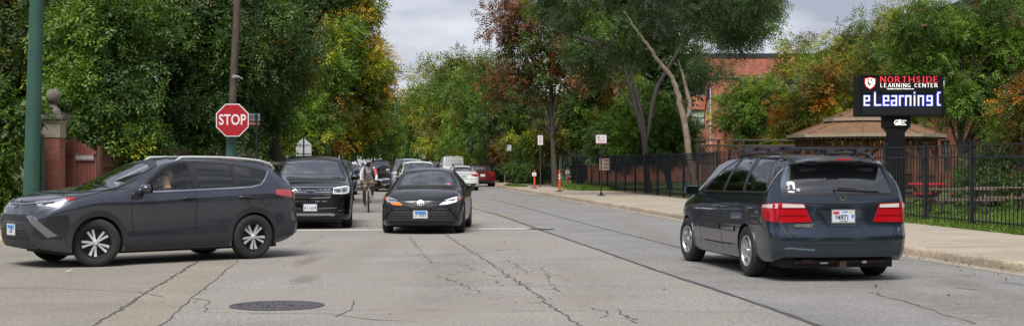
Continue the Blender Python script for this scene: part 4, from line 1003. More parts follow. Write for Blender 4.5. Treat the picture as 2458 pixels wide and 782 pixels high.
# ------------------------------------------------------------------ foliage
M_LEAF = leafmat('leaf_surface'); M_LEAFT = leafmat('leaf_surface_thin', .4)
M_BARK = mat('bark_brown', (.075, .06, .05), .9, var=.4, vscale=6, bump=.9, bscale=14)
M_BARKL = mat('bark_pale', (.23, .18, .135), .85, var=.35, vscale=5, bump=.8, bscale=12)
M_BARKD = mat('bark_dark', (.045, .036, .032), .9, var=.4, vscale=6, bump=.9, bscale=14)
PAL = dict(dark=[(.032, .06, .018), (.042, .075, .022), (.052, .09, .026)], mid=[(.04, .08, .016), (.055, .105, .02), (.075, .13, .024)], bright=[(.075, .145, .02), (.105, .185, .025), (.14, .22, .03)],
  yel=[(.25, .28, .022), (.34, .30, .022), (.20, .25, .025)], gold=[(.42, .27, .03), (.5, .30, .03)], orange=[(.40, .15, .02), (.45, .20, .03)], rust=[(.13, .06, .03), (.17, .075, .03), (.10, .045, .028), (.2, .08, .03)],
  olive=[(.075, .085, .02), (.105, .105, .022), (.14, .12, .024)], grey=[(.06, .07, .045), (.05, .062, .035), (.035, .05, .028)], dead=[(.07, .06, .05), (.09, .075, .06)])
def leaf_mesh(name, org, dirs, col, ll, lw, k, ls, rng, m):
    n = len(org); up = np.array([0, 0, 1.0])
    rnd = rng.normal(size=(n, 3)); side = np.cross(dirs, up + .6 * rnd); side /= np.linalg.norm(side, axis=1, keepdims=True) + 1e-9
    nor = np.cross(side, dirs); V = np.empty((n, k, 4, 3)); LLn = ll * rng.uniform(.7, 1.25, (n, 1))
    for i in range(k):
        last = (i == k - 1) and k > 1; sg = 1 if i % 2 else -1; t = (i + .6) / k
        base = org + dirs * ls * t + up * (-.10 * ls * t * t)
        ld = (dirs * (1.0 if last else .55) + side * (0 if last else sg) * .95 + nor * rng.uniform(-.3, .3, (n, 1)) - up * rng.uniform(0, .35, (n, 1)))
        ld /= np.linalg.norm(ld, axis=1, keepdims=True); wv = np.cross(ld, nor + .35 * rng.normal(size=(n, 3))); wv /= np.linalg.norm(wv, axis=1, keepdims=True) + 1e-9
        V[:, i, 0] = base; V[:, i, 1] = base + ld * LLn * .45 + wv * lw * .5; V[:, i, 2] = base + ld * LLn; V[:, i, 3] = base + ld * LLn * .45 - wv * lw * .5
    V = V.reshape(-1, 3); nf = n * k; me = bpy.data.meshes.new(name)
    me.vertices.add(nf * 4); me.vertices.foreach_set('co', V.ravel().astype(np.float32)); me.loops.add(nf * 4); me.loops.foreach_set('vertex_index', np.arange(nf * 4, dtype=np.int32))
    me.polygons.add(nf); me.polygons.foreach_set('loop_start', np.arange(0, nf * 4, 4, dtype=np.int32)); me.update(calc_edges=True)
    at = me.attributes.new('leafcol', 'FLOAT_COLOR', 'FACE' if False else 'POINT')
    c = np.ones((n, k, 4, 4), np.float32); c[..., :3] = (col[:, None, :] * 1.22 * rng.uniform(.75, 1.25, (n, k, 1)))[:, :, None, :]
    at.data.foreach_set('color', c.ravel()); me.materials.append(m); return me
def crown(name, ells, n_cl, cr, n_sp, pal, parent=None, leaf=(.14, .06), k=7, ls=.4, seed=1, droop=.25, shell=.5, m=None, flat=.75, clip=None):
    rng = np.random.default_rng(seed); vols = np.array([e[3] * e[4] * e[5] for e in ells]); vols = vols**.8; vols /= vols.sum(); C = []
    keys = [p[0] for p in pal]; wts = np.array([p[1] for p in pal], float); wts /= wts.sum(); CC = []
    for i in range(n_cl):
        e_ = ells[rng.choice(len(ells), p=vols)]; d = rng.normal(size=3); d /= np.linalg.norm(d); r = shell + (1 - shell) * rng.random()**.7
        p = np.array(e_[:3]) + d * r * np.array(e_[3:6]); C.append(p); q_ = tuple(np.floor((p + 50) / (cr * 3.2)).astype(int)); h_ = np.random.default_rng(abs(hash(q_)) % (2**31) + seed)
        CC.append(keys[(h_ if rng.random() < .72 else rng).choice(len(keys), p=wts)])
    C = np.array(C); O = []; D = []; K = []
    for p, kk in zip(C, CC):
        ns_ = int(n_sp * rng.uniform(.5, 1.4)); d = rng.normal(size=(ns_, 3)); d /= np.linalg.norm(d, axis=1, keepdims=True); rr = cr * rng.uniform(.6, 1.4) * rng.random((ns_, 1))**.45
        q = p + d * rr * np.array([1, 1, flat]); dd = d * .9 + rng.normal(size=(ns_, 3)) * .45 + np.array([0, 0, -droop]); dd /= np.linalg.norm(dd, axis=1, keepdims=True)
        pc = np.array(PAL[kk]); cc = pc[rng.integers(0, len(pc), ns_)] * rng.uniform(.8, 1.2) 
        alt = rng.random(ns_) < .05; k2 = keys[rng.choice(len(keys), p=wts)]; pa = np.array(PAL[k2]); cc[alt] = pa[rng.integers(0, len(pa), alt.sum())]
        O.append(q); D.append(dd); K.append(cc)
    O = np.concatenate(O); D = np.concatenate(D); K = np.concatenate(K)
    if clip is not None: ok = O[:, 2] > clip; O, D, K = O[ok], D[ok], K[ok]
    me = leaf_mesh(name, O, D, K, leaf[0], leaf[1], k, ls, rng, m or M_LEAF)
    o = bpy.data.objects.new(name, me); COL.objects.link(o)
    if parent: o.parent = parent
    return o, C
def trunk(parent, base, top, r0, r1, targets, m, seed=0, limb=.3, bends=None, n_l=14, sub=True):
    rg = random.Random(seed); mb = MB(); P_ = [Vector(base)] + [Vector(b) for b in (bends or [])] + [Vector(top)]; n = len(P_)
    fine = []
    for i in range(n - 1):
        for j in range(4): fine.append(P_[i].lerp(P_[i + 1], j / 4) + Vector((rg.uniform(-1, 1), rg.uniform(-1, 1), 0)) * r0 * .25 * (0 if i + j == 0 else 1))
    fine.append(P_[-1]); rs = [r0 + (r1 - r0) * (i / (len(fine) - 1))**.8 for i in range(len(fine))]; rs[0] *= 1.35
    mb.tube(fine, rs, 10)
    T = list(targets); rg.shuffle(T)
    for t in T[:n_l]:
        t = Vector(t); i = rg.randrange(len(fine) // 3, len(fine)); a = fine[i]
        if t.z < a.z - .5: i = max(1, i // 2); a = fine[i]
        mid = a.lerp(t, .5) + Vector((rg.uniform(-.3, .3), rg.uniform(-.3, .3), rg.uniform(.1, .6))) * (t - a).length * .18
        r = min(rs[i] * .6, limb * r0 * 1.2); mb.tube([a, a.lerp(mid, .5) + Vector((0, 0, .05)), mid, mid.lerp(t, .55), t], [r, r * .8, r * .6, r * .35, r * .12], 6)
        if sub:
            for q in range(2):
                b = mid.lerp(t, rg.uniform(.1, .7)); e_ = b + Vector((rg.uniform(-1, 1), rg.uniform(-1, 1), rg.uniform(-.3, .9))) * (t - a).length * .25
                mb.tube([b, b.lerp(e_, .5) + Vector((0, 0, .08)), e_], [r * .35, r * .22, r * .06], 5)
    return mb.build('trunk', m, parent, True, 60)
def tree(name, label, cat, base, ells, pal, n_cl=90, cr=.7, n_sp=60, leaf=(.14, .06), k=7, ls=.4, seed=1, r0=.2, bark=None, group=None, droop=.25, shell=.5, top=None, bends=None, n_l=16, extra=None, flat=.75, m=None, limbs=True, clip=None, tlean=None):
    root = empty(name, (base[0], base[1], .1)); rel = [(e_[0] - base[0], e_[1] - base[1], e_[2] - .1, *e_[3:]) for e_ in ells]
    o, C = crown('crown', rel, n_cl, cr, n_sp, pal, root, leaf, k, ls, seed, droop, shell, m, flat, clip)
    zc = max(e_[2] + e_[5] * .4 for e_ in rel); xc = sum(e_[0] for e_ in rel) / len(rel); yc = sum(e_[1] for e_ in rel) / len(rel)
    trunk(root, (0, 0, -.05), top or (xc * .7, yc * .7, zc), r0, r0 * .25, [tuple(c) for c in C], bark or M_BARK, seed, n_l=n_l, bends=bends)
    tag(root, label, cat, group); return root
GT = 'trees along the road'
# --- left side, nearest first
tree('ivy', 'light green ivy mass climbing the chain link fence beside the green steel pole', 'ivy', (-12.9, 33.6),
     [(-13.0, 33.6, 1.3, 1.3, .35, 1.5), (-12.6, 33.5, 2.6, 1.0, .4, 1.0), (-13.9, 33.6, 2.8, 1.4, .4, 1.2), (-12.2, 34.2, 2.5, .3, .3, .75)], [('mid', 4), ('bright', 4), ('olive', 1)], 120, .38, 46, (.13, .085), 4, .16, 3, .04, shell=.2, n_l=10, droop=.6, clip=.1, limbs=False)
tree('vine_tree', 'bright green leafy vine mass over the red gate', 'vine', (-10.9, 38.3),
     [(-11.0, 37.2, 3.6, 1.25, .8, 1.1), (-10.6, 37.4, 2.5, 1.0, .6, .9), (-11.8, 37.6, 4.6, 1.2, .8, 1.0), (-9.9, 37.6, 1.7, .5, .4, .8), (-10.9, 37.6, 5.6, 1.5, .8, .9)], [('bright', 5), ('mid', 5), ('yel', .7), ('dark', 1.5)], 130, .5, 58, (.14, .06), 5, .3, 5, .12, droop=.55, shell=.3, n_l=16)
tree('broadleaf_tree', 'dark green broadleaf tree rising behind the brick gate pillar', 'tree', (-13.6, 41),
     [(-13.8, 40.5, 5.0, 2.4, 2.0, 2.6), (-15.5, 41, 5.5, 2.5, 2.5, 3.4), (-12.3, 40, 6.6, 2.2, 2, 1.8)], [('dark', 6), ('mid', 3), ('olive', 1)], 170, .62, 60, (.15, .065), 7, .4, 7, .28, group=GT, droop=.4, bark=M_BARKD, n_l=26)
tree('broadleaf_tree', 'tall dark green tree with scattered yellow leaves behind the stop sign, its trunk hidden', 'tree', (-9.9, 42.5),
     [(-9.9, 41, 4.2, 2.3, 1.6, 2.6), (-8.3, 42, 5.6, 2.3, 2.0, 2.6), (-10.9, 42, 7.2, 2.6, 2.4, 2.4), (-9.4, 40.6, 2.4, 1.9, .9, 1.2)], [('dark', 8), ('mid', 2.5), ('olive', 1.2), ('gold', .25)], 230, .6, 62, (.14, .06), 7, .4, 9, .3, group=GT, droop=.5, bark=M_BARKD, n_l=26)
tree('broadleaf_tree', 'dark green tree over the parked black SUV, left of the golden tree', 'tree', (-8.9, 52),
     [(-9.4, 50.5, 5.4, 2.0, 2.2, 2.4), (-8.0, 51.5, 9.0, 2.5, 2.4, 1.8), (-10.2, 50, 3.3, 1.5, 1.2, 1.6), (-9.0, 51, 6.4, 1.2, 1.2, 1.2)], [('dark', 8), ('mid', 3), ('grey', 2)], 210, .65, 62, (.16, .065), 7, .45, 10, .28, group=GT, droop=.5, bark=M_BARKD, n_l=24)
tree('sapling_thicket', 'light green saplings crowding the wooden fence behind the parked black SUV', 'shrub', (-10.9, 58),
     [(-10.9, 57.5, 2.6, 1.4, 1.0, 1.7), (-10.3, 58, 3.6, 1.0, 1, 1.3), (-11.4, 57, 3.4, 1.1, .9, 1.4)], [('mid', 4), ('bright', 4), ('yel', 1.2)], 110, .5, 46, (.17, .06), 9, .5, 12, .09, droop=.3, shell=.15, n_l=24, bark=M_BARKL)
tree('sapling_thicket', 'yellowish saplings around the back of the white school sign', 'shrub', (-12.0, 75),
     [(-11.9, 75, 2.6, 1.7, 1.0, 1.8), (-11.0, 75.5, 3.6, 1.2, .9, 1.5), (-12.6, 75, 4.2, 1.3, 1, 1.3)], [('bright', 5), ('mid', 4), ('olive', 2), ('yel', 2)], 100, .55, 42, (.2, .07), 7, .5, 13, .08, droop=.3, shell=.15, n_l=16, bark=M_BARKL)
tree('honey_locust', 'green and golden orange tree leaning over the road on its left side', 'tree', (-11.6, 84),
     [(-11.4, 77, 5.6, 2.4, 1.6, 2.4), (-11.2, 79, 8.8, 2.6, 2, 2.4), (-10.4, 83, 7.0, 3.0, 2.6, 3.4), (-9.1, 83, 7.2, 2.2, 2.0, 1.9), (-10.2, 83, 10.4, 2.3, 2.2, 2.0), (-8.6, 83, 5.0, 1.7, 1.6, 1.7), (-11.8, 83, 5.0, 2.2, 2, 2.3)], [('mid', 1.5), ('yel', 6), ('bright', 3.6), ('gold', 2.4), ('orange', .9), ('olive', 1.5)], 290, .72, 56, (.21, .085), 7, .6, 14, .3, group=GT, droop=.35, n_l=24)
tree('honey_locust', 'brownish green tree between the golden tree and the dark ones on the left', 'tree', (-12.6, 96),
     [(-11.8, 96, 5.0, 3.0, 2.4, 3.0), (-13, 96, 8.5, 3.5, 2.4, 3.4), (-9.9, 98, 4.2, 1.6, 1.6, 1.8)], [('dark', 3), ('olive', 5), ('bright', 2), ('rust', 1), ('gold', .9)], 150, .9, 52, (.26, .1), 7, .7, 15, .3, group=GT, n_l=20)
# --- right side near to far
tree('willow_like_tree', 'tall grey green tree with a pale leaning trunk behind the black fence', 'tree', (px(1670, 57), 57),
     [(px(1580, 60), 60.5, 9.2, 2.9, 2.4, 1.8), (px(1420, 60), 60.5, 8.6, 2.2, 2, 1.5), (px(1750, 60), 60, 8.2, 2.0, 2, 1.9), (px(1530, 60), 60.5, 7.2, 1.5, 1.4, 1.1), (px(1700, 56), 57.5, 5.4, 1.2, .8, 1.0), (px(1800, 57), 58, 9.0, 1.4, 1.6, 1.2), (px(1350, 60), 60.5, 9.2, 1.6, 1.4, 1.1), (px(1530, 57), 57, 7.6, 1.1, .8, .8), (px(1585, 57), 56.5, 9.0, 1.3, .8, 1.0)],
     [('dark', 4), ('grey', 5), ('mid', 3.5), ('bright', .8)], 210, .5, 56, (.13, .035), 11, .6, 20, bark=M_BARKL, droop=.75, n_l=0, r0=.15, top=(px(1500, 57) - px(1670, 57), .6, pz(30, 57)), bends=[(px(u, 57) - px(1670, 57), 0, pz(v, 57)) for u, v in ((1640, 286), (1624, 220), (1609, 184), (1578, 148), (1553, 112), (1527, 77))])
_t = bpy.data.objects['willow_like_tree']
mb = MB(); b0 = px(1670, 57)
mb.tube([(px(u, 57) - b0, .02 + .05 * i, pz(v, 57)) for i, (u, v) in enumerate(((1643, 300), (1656, 275), (1657, 250), (1650, 225), (1642, 189), (1630, 150)))], [.05, .10, .095, .085, .06, .02], 9)
mb.build('limb', M_BARKL, _t, True)
tree('broadleaf_tree', 'dark tree with three crooked trunks behind the black fence, left of the pale leaning trunk', 'tree', (px(1556, 68), 68),
     [(px(1560, 70), 71, 9.9, 3.2, 2.0, 2.0), (px(1450, 68), 70, 7.2, 1.9, 1.4, 1.3), (px(1800, 68), 70, 9.2, 1.8, 2, 1.5)], [('dark', 5), ('mid', 5), ('bright', .8)], 130, .6, 50, (.17, .065), 7, .5, 21, .17, bark=M_BARKD, group=GT, droop=.4, n_l=2, top=(px(1440, 68) - px(1556, 68), 0, pz(110, 68)), bends=[(px(u, 68) - px(1556, 68), 0, pz(v, 68)) for u, v in ((1545, 327), (1527, 271), (1502, 179), (1476, 158))])
_t = [o for o in bpy.data.objects if o.name.startswith('broadleaf_tree')][-1]; b0 = px(1556, 68)
for L_ in ([(1552, 345), (1538, 270), (1518, 190), (1508, 110)], [(1554, 340), (1566, 260), (1580, 210), (1640, 110), (1660, 66), (1663, 5)], [(1648, 95), (1662, 72), (1690, 58), (1720, 30)], [(1642, 108), (1637, 61), (1632, 10)], [(1478, 160), (1430, 108), (1380, 90), (1328, 77)]):
    mb = MB(); n = len(L_); mb.tube([(px(u, 68) - b0, .1 * i, pz(v, 68)) for i, (u, v) in enumerate(L_)], [.06] + [.15 - .12 * i / (n - 1) for i in range(1, n)], 8); mb.build('limb', M_BARKD, _t, True)
tree('maple_tree', 'rust brown tree beside the orange posts with a scarred trunk', 'tree', (px(1333, 83), 83),
     [(px(1290, 83), 83, 9.3, 2.7, 2.2, 2.6), (px(1390, 83), 83, 8.6, 2.2, 1.8, 2.0), (px(1440, 80), 80, 6.4, 1.7, 1.2, 1.6), (px(1210, 83), 83, 6.2, 1.2, 1.2, 1.4), (px(1215, 83), 83, 9.6, 1.5, 1.4, 2.2), (px(1300, 83), 83, 6.6, 2.2, 1.8, 1.3), (px(1280, 83), 83, 11.5, 2.2, 1.8, 1.4)], [('rust', 7), ('olive', 3), ('mid', 3), ('orange', .5)], 215, .6, 27, (.2, .085), 6, .45, 22, .17, group=GT, n_l=30, droop=.3, bark=M_BARK)
tree('broadleaf_tree', 'mid green tree filling the view right of the gate, behind the black fence', 'tree', (px(1392, 93), 93),
     [(px(1400, 92), 92, 4.6, 2.2, 1.6, 2.5), (px(1480, 92), 92, 4.4, 2.4, 1.6, 2.6), (px(1440, 92), 92, 7.2, 2.4, 1.8, 1.8), (px(1560, 90), 90, 3.6, 2.0, 1.4, 2.0)], [('mid', 4), ('bright', 4.6), ('dark', 2), ('yel', .9)], 190, .62, 54, (.21, .08), 7, .5, 23, .16, group=GT, n_l=16)
tree('broadleaf_tree', 'bushy mid green tree low behind the black fence near the pale leaning trunk', 'tree', (px(1610, 76), 76),
     [(px(1600, 76), 76, 3.0, 1.7, 1.2, 1.7), (px(1540, 77), 77, 4.3, 1.5, 1.2, 1.6), (px(1490, 77), 77, 2.8, 1.7, 1.2, 1.3)], [('mid', 5), ('bright', 4), ('dark', 2)], 140, .55, 52, (.17, .07), 7, .45, 24, .14, group=GT, n_l=12)
tree('broadleaf_tree', 'grey green tree with bare twigs left of the rust brown tree', 'tree', (px(1235, 102), 102),
     [(px(1230, 101), 101, 4.6, 2.6, 1.8, 2.4), (px(1290, 101), 101, 5.0, 1.8, 1.6, 1.9), (px(1185, 103), 103, 6.4, 2.0, 1.8, 2.2)], [('grey', 3), ('mid', 4), ('bright', 1.6), ('dead', 2), ('olive', 2)], 140, .75, 44, (.22, .08), 7, .6, 25, .2, group=GT, n_l=30)
tree('hedge_shrub', 'dark shrubs against the black fence behind the nearest orange post', 'shrub', (px(1255, 96), 96),
     [(px(1245, 96), 96, .9, 1.3, .7, .9), (px(1290, 94), 94, 1.0, .7, .5, .8), (px(1190, 105), 105, .6, 1.0, .6, .6)], [('dark', 5), ('mid', 3)], 60, .4, 40, (.15, .06), 5, .3, 26, .05, n_l=8)
tree('maple_tree', 'yellow green tree low over the sidewalk left of the scarred trunk', 'tree', (px(1300, 92), 92),
     [(px(1275, 91), 91, 2.7, 1.9, 1.0, .8), (px(1310, 91), 91, 3.3, 1.3, 1.0, .9)], [('olive', 3), ('yel', 2), ('mid', 3)], 60, .5, 40, (.2, .08), 6, .45, 27, .08, group=GT, n_l=10)
tree('street_tree', 'small street tree with rusty brown leaves and a pale thin trunk on the verge', 'sapling', (px(1212, 100), 101),
     [(px(1212, 101), 101, 2.6, .9, .8, .9), (px(1205, 101), 101, 3.4, .5, .5, .6)], [('rust', 6), ('orange', .7)], 34, .4, 34, (.2, .085), 5, .35, 28, .06, bark=M_BARKL, n_l=12, group='young street trees')
tree('street_tree', 'small street tree with sparse yellow green leaves beside the white cargo van', 'sapling', (px(1118, 128), 128),
     [(px(1118, 128), 128, 2.6, 1.0, .8, 1.3), (px(1120, 128), 128, 3.9, .7, .6, .9)], [('bright', 5), ('yel', 3)], 34, .45, 22, (.25, .1), 5, .5, 29, .06, bark=M_BARKL, n_l=16, group='young street trees')
for i, (u, s, lab) in enumerate(((1183, 108, 'thin bare trunked street tree between the dark red hatchback and the rusty leaved one'), (1160, 118, 'thin street tree directly behind the dark red hatchback'))):
    tree('street_tree', lab, 'sapling', (px(u, s), s), [(px(u, s), s, 3.2, 1.1, .9, 1.1)], [('dark', 4), ('mid', 3)], 30, .5, 30, (.24, .09), 5, .4, 30 + i, .07, n_l=12, group='young street trees')
for i, (X, s, h, r, p, lab) in enumerate(((px(1175, 122), 122, 11.5, 3.6, [('mid', 4), ('bright', 4), ('yel', .8), ('olive', 2)], 'green tree right behind the row of parked cars'),
        (px(1112, 150), 150, 14, 4.4, [('mid', 3), ('bright', 5), ('olive', 1.5), ('yel', 1.6)], 'rounded green tree above the white cargo van'),
        (px(1060, 185), 185, 16, 5.2, [('bright', 5), ('yel', 2.4), ('mid', 2), ('olive', 1)], 'yellow green tree above the silver SUV'),
        (px(1016, 235), 235, 15.5, 5.6, [('mid', 4), ('bright', 2), ('yel', 1)], 'far green tree over the road, right of the patch of sky'),
        (px(978, 300), 300, 15, 6, [('mid', 4), ('olive', 2), ('yel', .8)], 'farthest green tree on the right of the road'),
        (px(1110, 205), 205, 13, 5, [('dark', 4), ('mid', 3)], 'dark tree behind the rounded green tree'))):
    tree('broadleaf_tree', lab, 'tree', (X + 1, s), [(X, s, h * .62, r, r * .7, h * .34), (X - r * .35, s, h * .36, r * .8, r * .6, h * .22), (X + r * .4, s, h * .4, r * .8, r * .6, h * .28)], p, 150, r * .24, 46, (.17 * s / 85, .07 * s / 85), 7, .55 * s / 90, 40 + i, .3, group=GT, n_l=22, droop=.3)
tree('broadleaf_tree', 'mid green tree in front of the brick building left of the flagpole gap', 'tree', (px(1775, 82), 82),
     [(px(1780, 82), 82, 4.4, 1.9, 1.4, 2.0), (px(1830, 82), 82, 4.8, 1.3, 1.2, 1.9)], [('bright', 3), ('mid', 4), ('yel', 1.4)], 95, .5, 40, (.17, .07), 7, .45, 60, .13, group=GT, n_l=16)
tree('birch_tree', 'thin yellowing tree standing against the sky above the brick building', 'tree', (px(1865, 92), 92),
     [(px(1910, 92), 92, 8.6, 1.4, 1.2, 1.9), (px(1860, 92), 92, 6.2, 1.2, 1.0, 1.8), (px(1930, 92), 92, 5.2, 1.2, 1.0, 1.4)], [('yel', 4), ('olive', 3), ('bright', 1)], 80, .5, 24, (.17, .075), 5, .4, 61, .1, group=GT, n_l=24, bark=M_BARKL)
tree('maple_tree', 'orange and olive tree behind the gazebo, left of the lit school sign', 'tree', (px(1990, 74), 74),
     [(px(1930, 74), 74, 4.4, 1.8, 1.4, 1.8), (px(2040, 74), 74, 5.6, 2.3, 1.8, 2.0), (px(2120, 74), 74, 6.4, 1.9, 1.6, 2.0), (px(1890, 74), 74, 3.0, 1.2, 1.2, 1.2), (px(2020, 74), 74, 3.2, 2, 1.5, 1.2)], [('olive', 7), ('rust', 1.0), ('orange', .5), ('yel', 3), ('mid', 1.5)], 210, .52, 48, (.16, .06), 7, .42, 62, .2, group=GT, n_l=20)
tree('maple_tree', 'tall yellow olive tree in front of the school roofline, left above the lit school sign', 'tree', (px(2075, 79), 79),
     [(px(1985, 79), 79, 7.3, 1.3, 1.2, 1.5), (px(2060, 79), 79, 7.8, 1.6, 1.3, 1.7), (px(2130, 79), 79, 8.6, 1.6, 1.3, 2.0), (px(2200, 79), 79, 9.4, 2.0, 1.4, 2.2), (px(2020, 79), 79, 5.4, 2.0, 1.4, 1.5), (px(2050, 79), 79, 9.3, .8, .8, .8)], [('yel', 3), ('olive', 6), ('bright', 2), ('rust', .8)], 130, .5, 40, (.17, .065), 6, .42, 67, .16, group=GT, n_l=24, top=(.6, 0, 6.6))
tree('maple_tree', 'bushy green and brown tree at the right edge behind the lit school sign', 'tree', (px(2300, 50), 50),
     [(px(2225, 50), 50, 6.0, 1.5, 1.2, 1.4), (px(2330, 50), 50, 5.4, 1.9, 1.4, 1.9), (px(2450, 50), 50, 4.2, 1.7, 1.4, 2.2), (px(2200, 51), 51, 4.4, 1.0, 1.0, 1.3), (px(2440, 50), 50, 6.8, 2.2, 1.4, 1.4), (px(2280, 50), 50, 3.9, 1.2, 1.0, .8)], [('mid', 4), ('bright', 4.5), ('olive', 2.2), ('rust', .9), ('orange', .3)], 240, .45, 56, (.12, .05), 7, .35, 63, .14, group=GT, n_l=30)
tree('maple_tree', 'rust leaved low tree hanging over the picket fence at the right edge', 'tree', (px(2440, 44), 44),
     [(px(2430, 44), 44, 2.8, .9, .8, .8), (px(2475, 44), 44, 3.4, .9, .8, .9)], [('rust', 3), ('olive', 3), ('orange', 1), ('mid', 2)], 50, .35, 46, (.1, .045), 6, .3, 64, .07, group=GT, n_l=10)
tree('hedge_shrub', 'dark green bush behind the picket fence right of the red picnic table', 'shrub', (px(2400, 44), 44.5),
     [(px(2350, 44.5), 44.5, 1.0, .8, .8, .95), (px(2430, 44.5), 44.5, 1.2, 1.2, .8, 1.2), (px(2520, 44), 44, 1.3, 1, .8, 1.3)], [('dark', 2), ('mid', 5), ('bright', 2.5)], 100, .35, 46, (.1, .05), 5, .2, 65, .05, n_l=10)
tree('broadleaf_tree', 'pale green tree behind the right end of the gazebo', 'tree', (px(2165, 66), 66),
     [(px(2160, 66), 66, 4.6, 1.6, 1.2, 1.8), (px(2210, 66), 66, 6.0, 1.6, 1.2, 1.6), (px(2270, 68), 68, 7.6, 2.2, 1.6, 1.8)], [('mid', 5), ('bright', 3), ('olive', 2)], 110, .55, 42, (.16, .06), 7, .45, 66, .14, group=GT, n_l=14)
# backing wood on both sides and at the end of the road
for nm, ells, n_, sd_ in (('far_wood', [(-40 + 0, 400, 8, 22, 8, 7), (-20, 400, 9, 14, 8, 7), (-62, 380, 9, 18, 10, 8)], 230, 70), ('left_wood', [(-17, 62, 5, 4, 3, 5), (-13.5, 60, 3.5, 2.5, 2, 3.4), (-22, 60, 6, 5, 4, 6), (-15, 78, 6, 3.5, 3, 6), (-19, 100, 7, 5, 4, 7), (-22, 130, 7, 4, 4, 7), (-20.5, 150, 6, 3, 8, 6), (-26, 190, 7, 3.5, 8, 7), (-31, 240, 7, 3.5, 8, 7)], 560, 71),
        ('right_wood', [(8, 118, 4, 5, 3, 4), (2, 128, 4, 4, 3, 4), (9, 100, 8.5, 4, 2, 2.4)], 330, 72)):
    o, _ = crown(nm, ells, n_, 1.3, 60, [('dark', 5), ('mid', 3), ('olive', 1)] if nm != 'far_wood' else [('mid', 4), ('olive', 2), ('dark', 2)], None, (.5, .2) if nm != 'far_wood' else (.9, .4), 5, .8, sd_, shell=.1)
    tag(o, {'far_wood': 'far wood closing the end of the road', 'left_wood': 'dark wood behind the left row of trees', 'right_wood': 'dark green wood behind the black screened fence'}[nm], 'wood', None, 'stuff')
o, _ = crown('near_wood', [(x, y, 5.5, 6, 4, 5.5) for x, y in ((-34, -26), (-22, -34), (-10, -30), (2, -36), (14, -30), (26, -24), (34, -10), (30, 4), (27, 14), (-40, -10), (-44, 6))], 620, 1.9, 50, [('dark', 5), ('mid', 3), ('olive', 1)], None, (.9, .45), 4, 1.2, 77, shell=.1)
tag(o, 'dark trees across the junction behind the viewer', 'wood', None, 'stuff')
# grass
def grass(name, fn, n, h, seed, label):
    rng = np.random.default_rng(seed); P_ = np.array([fn(rng) for _ in range(n)]); d = rng.normal(size=(n, 3)) * .35 + np.array([0, 0, 1.0]); d /= np.linalg.norm(d, axis=1, keepdims=True)
    pc = np.array(PAL['mid'] + PAL['bright'] + PAL['yel'][2:]); col = pc[rng.integers(0, len(pc), n)]
    me = leaf_mesh(name, P_, d, col, h, .02, 3, h * .3, rng, M_LEAFT); o = bpy.data.objects.new(name, me); COL.objects.link(o); tag(o, label, 'grass', None, 'stuff')
grass('grass', lambda r: (lambda s: (fx(s) - .32 + 1.0 * r.random()**1.5, s, .12))(26 + 24 * r.random()), 8000, .12, 1, 'green grass at the foot of the picket fence')
grass('lawn_grass', lambda r: (lambda s: (fx(s) + .6 + 10 * r.random(), s, .11))(27 + 26 * r.random()), 14000, .09, 2, 'lawn grass behind the picket fence')
grass('verge_grass', lambda r: (lambda s: (xk(s) + .3 + .9 * r.random(), s, .13))(r.choice([83 + 5 * r.random(), 100 + 9 * r.random()])), 2500, .12, 3, 'grass patches on the kerb verge beside the signs')
grass('weeds', lambda r: (fx(78) - .3 + r.normal() * .5 - (r.random() - .5) * 1.6, 78 + (r.random() - .5) * 14, .12), 2500, .22, 4, 'weeds along the foot of the screened fence')
# fallen leaves
rng = np.random.default_rng(9); n = 700; S_ = 8 + 60 * rng.random(n)**1.3; sidex = np.where(rng.random(n) < .7, 1, 0)
X_ = np.array([xk(s) - abs(rng.normal()) * .25 - .03 if q else rng.uniform(gl(s), xk(s)) for s, q in zip(S_, sidex)])
dd = rng.normal(size=(n, 3)); dd[:, 2] = .08; dd /= np.linalg.norm(dd, axis=1, keepdims=True)
pc = np.array(PAL['rust'] + PAL['olive']); me = leaf_mesh('fallen_leaves', np.stack([X_, S_, np.full(n, .012)], 1), dd, pc[rng.integers(0, len(pc), n)] * 1.2, .05, .035, 1, .01, rng, M_LEAF)
o = bpy.data.objects.new('fallen_leaves', me); COL.objects.link(o); tag(o, 'fallen leaves scattered on the road', 'leaves', None, 'stuff')
# ------------------------------------------------------------------ street furniture, left
M_GRN = mat('green_steel', (.028, .085, .062), .5, var=.12, vscale=3); M_RUST = mat('rusted_pole', (.075, .052, .042), .75, var=.45, vscale=4, bump=.3, bscale=20)
M_BLKM = mat('black_metal', (.012, .013, .018), .45); M_GALV = mat('galvanised', (.34, .35, .36), .5, metal=.5, var=.12)
M_SGW = mat('sign_white', (.72, .72, .72), .5); M_SGR = mat('sign_red', (.36, .008, .016), .45); M_SGB = mat('sign_back', (.52, .54, .57), .55, metal=.3, var=.1); M_SGK = mat('sign_black', (.02, .02, .02), .5)
p0 = (px(75, 28.5), 28.5)
r = empty('steel_pole', (p0[0], p0[1], .13)); tag(r, 'thick green steel pole rising in front of the brick gate pillar', 'pole')
mb = MB(); mb.tube([(-.03, 0, 0), (0, 0, .9), (.26, 0, 9.5)], [.165, .16, .12], 28); mb.build('shaft', M_GRN, r, True)
mb = MB(); mb.lathe([(.26, 0), (.26, .05), (.2, .09), (.175, .3), (.16, .34)], 24); mb.build('base_collar', M_GRN, r, True)
p1 = (px(556, 31), 31)
r = empty('utility_pole', (p1[0], p1[1], .13)); tag(r, 'slim pole with green lower half and rusty upper half behind the stop sign', 'pole')
mb = MB(); mb.tube([(-.06, 0, 0), (0, 0, 2.15)], [.125, .115], 20); mb.tube([(-.06, 0, 0), (-.06, 0, .12)], [.19, .17], 20); mb.build('lower_sleeve', M_GRN, r, True)
mb = MB(); mb.tube([(0, 0, 2.1), (.03, 0, 3.0), (.30, 0, 8.6)], [.085, .082, .065], 18); mb.build('upper_shaft', M_RUST, r, True)
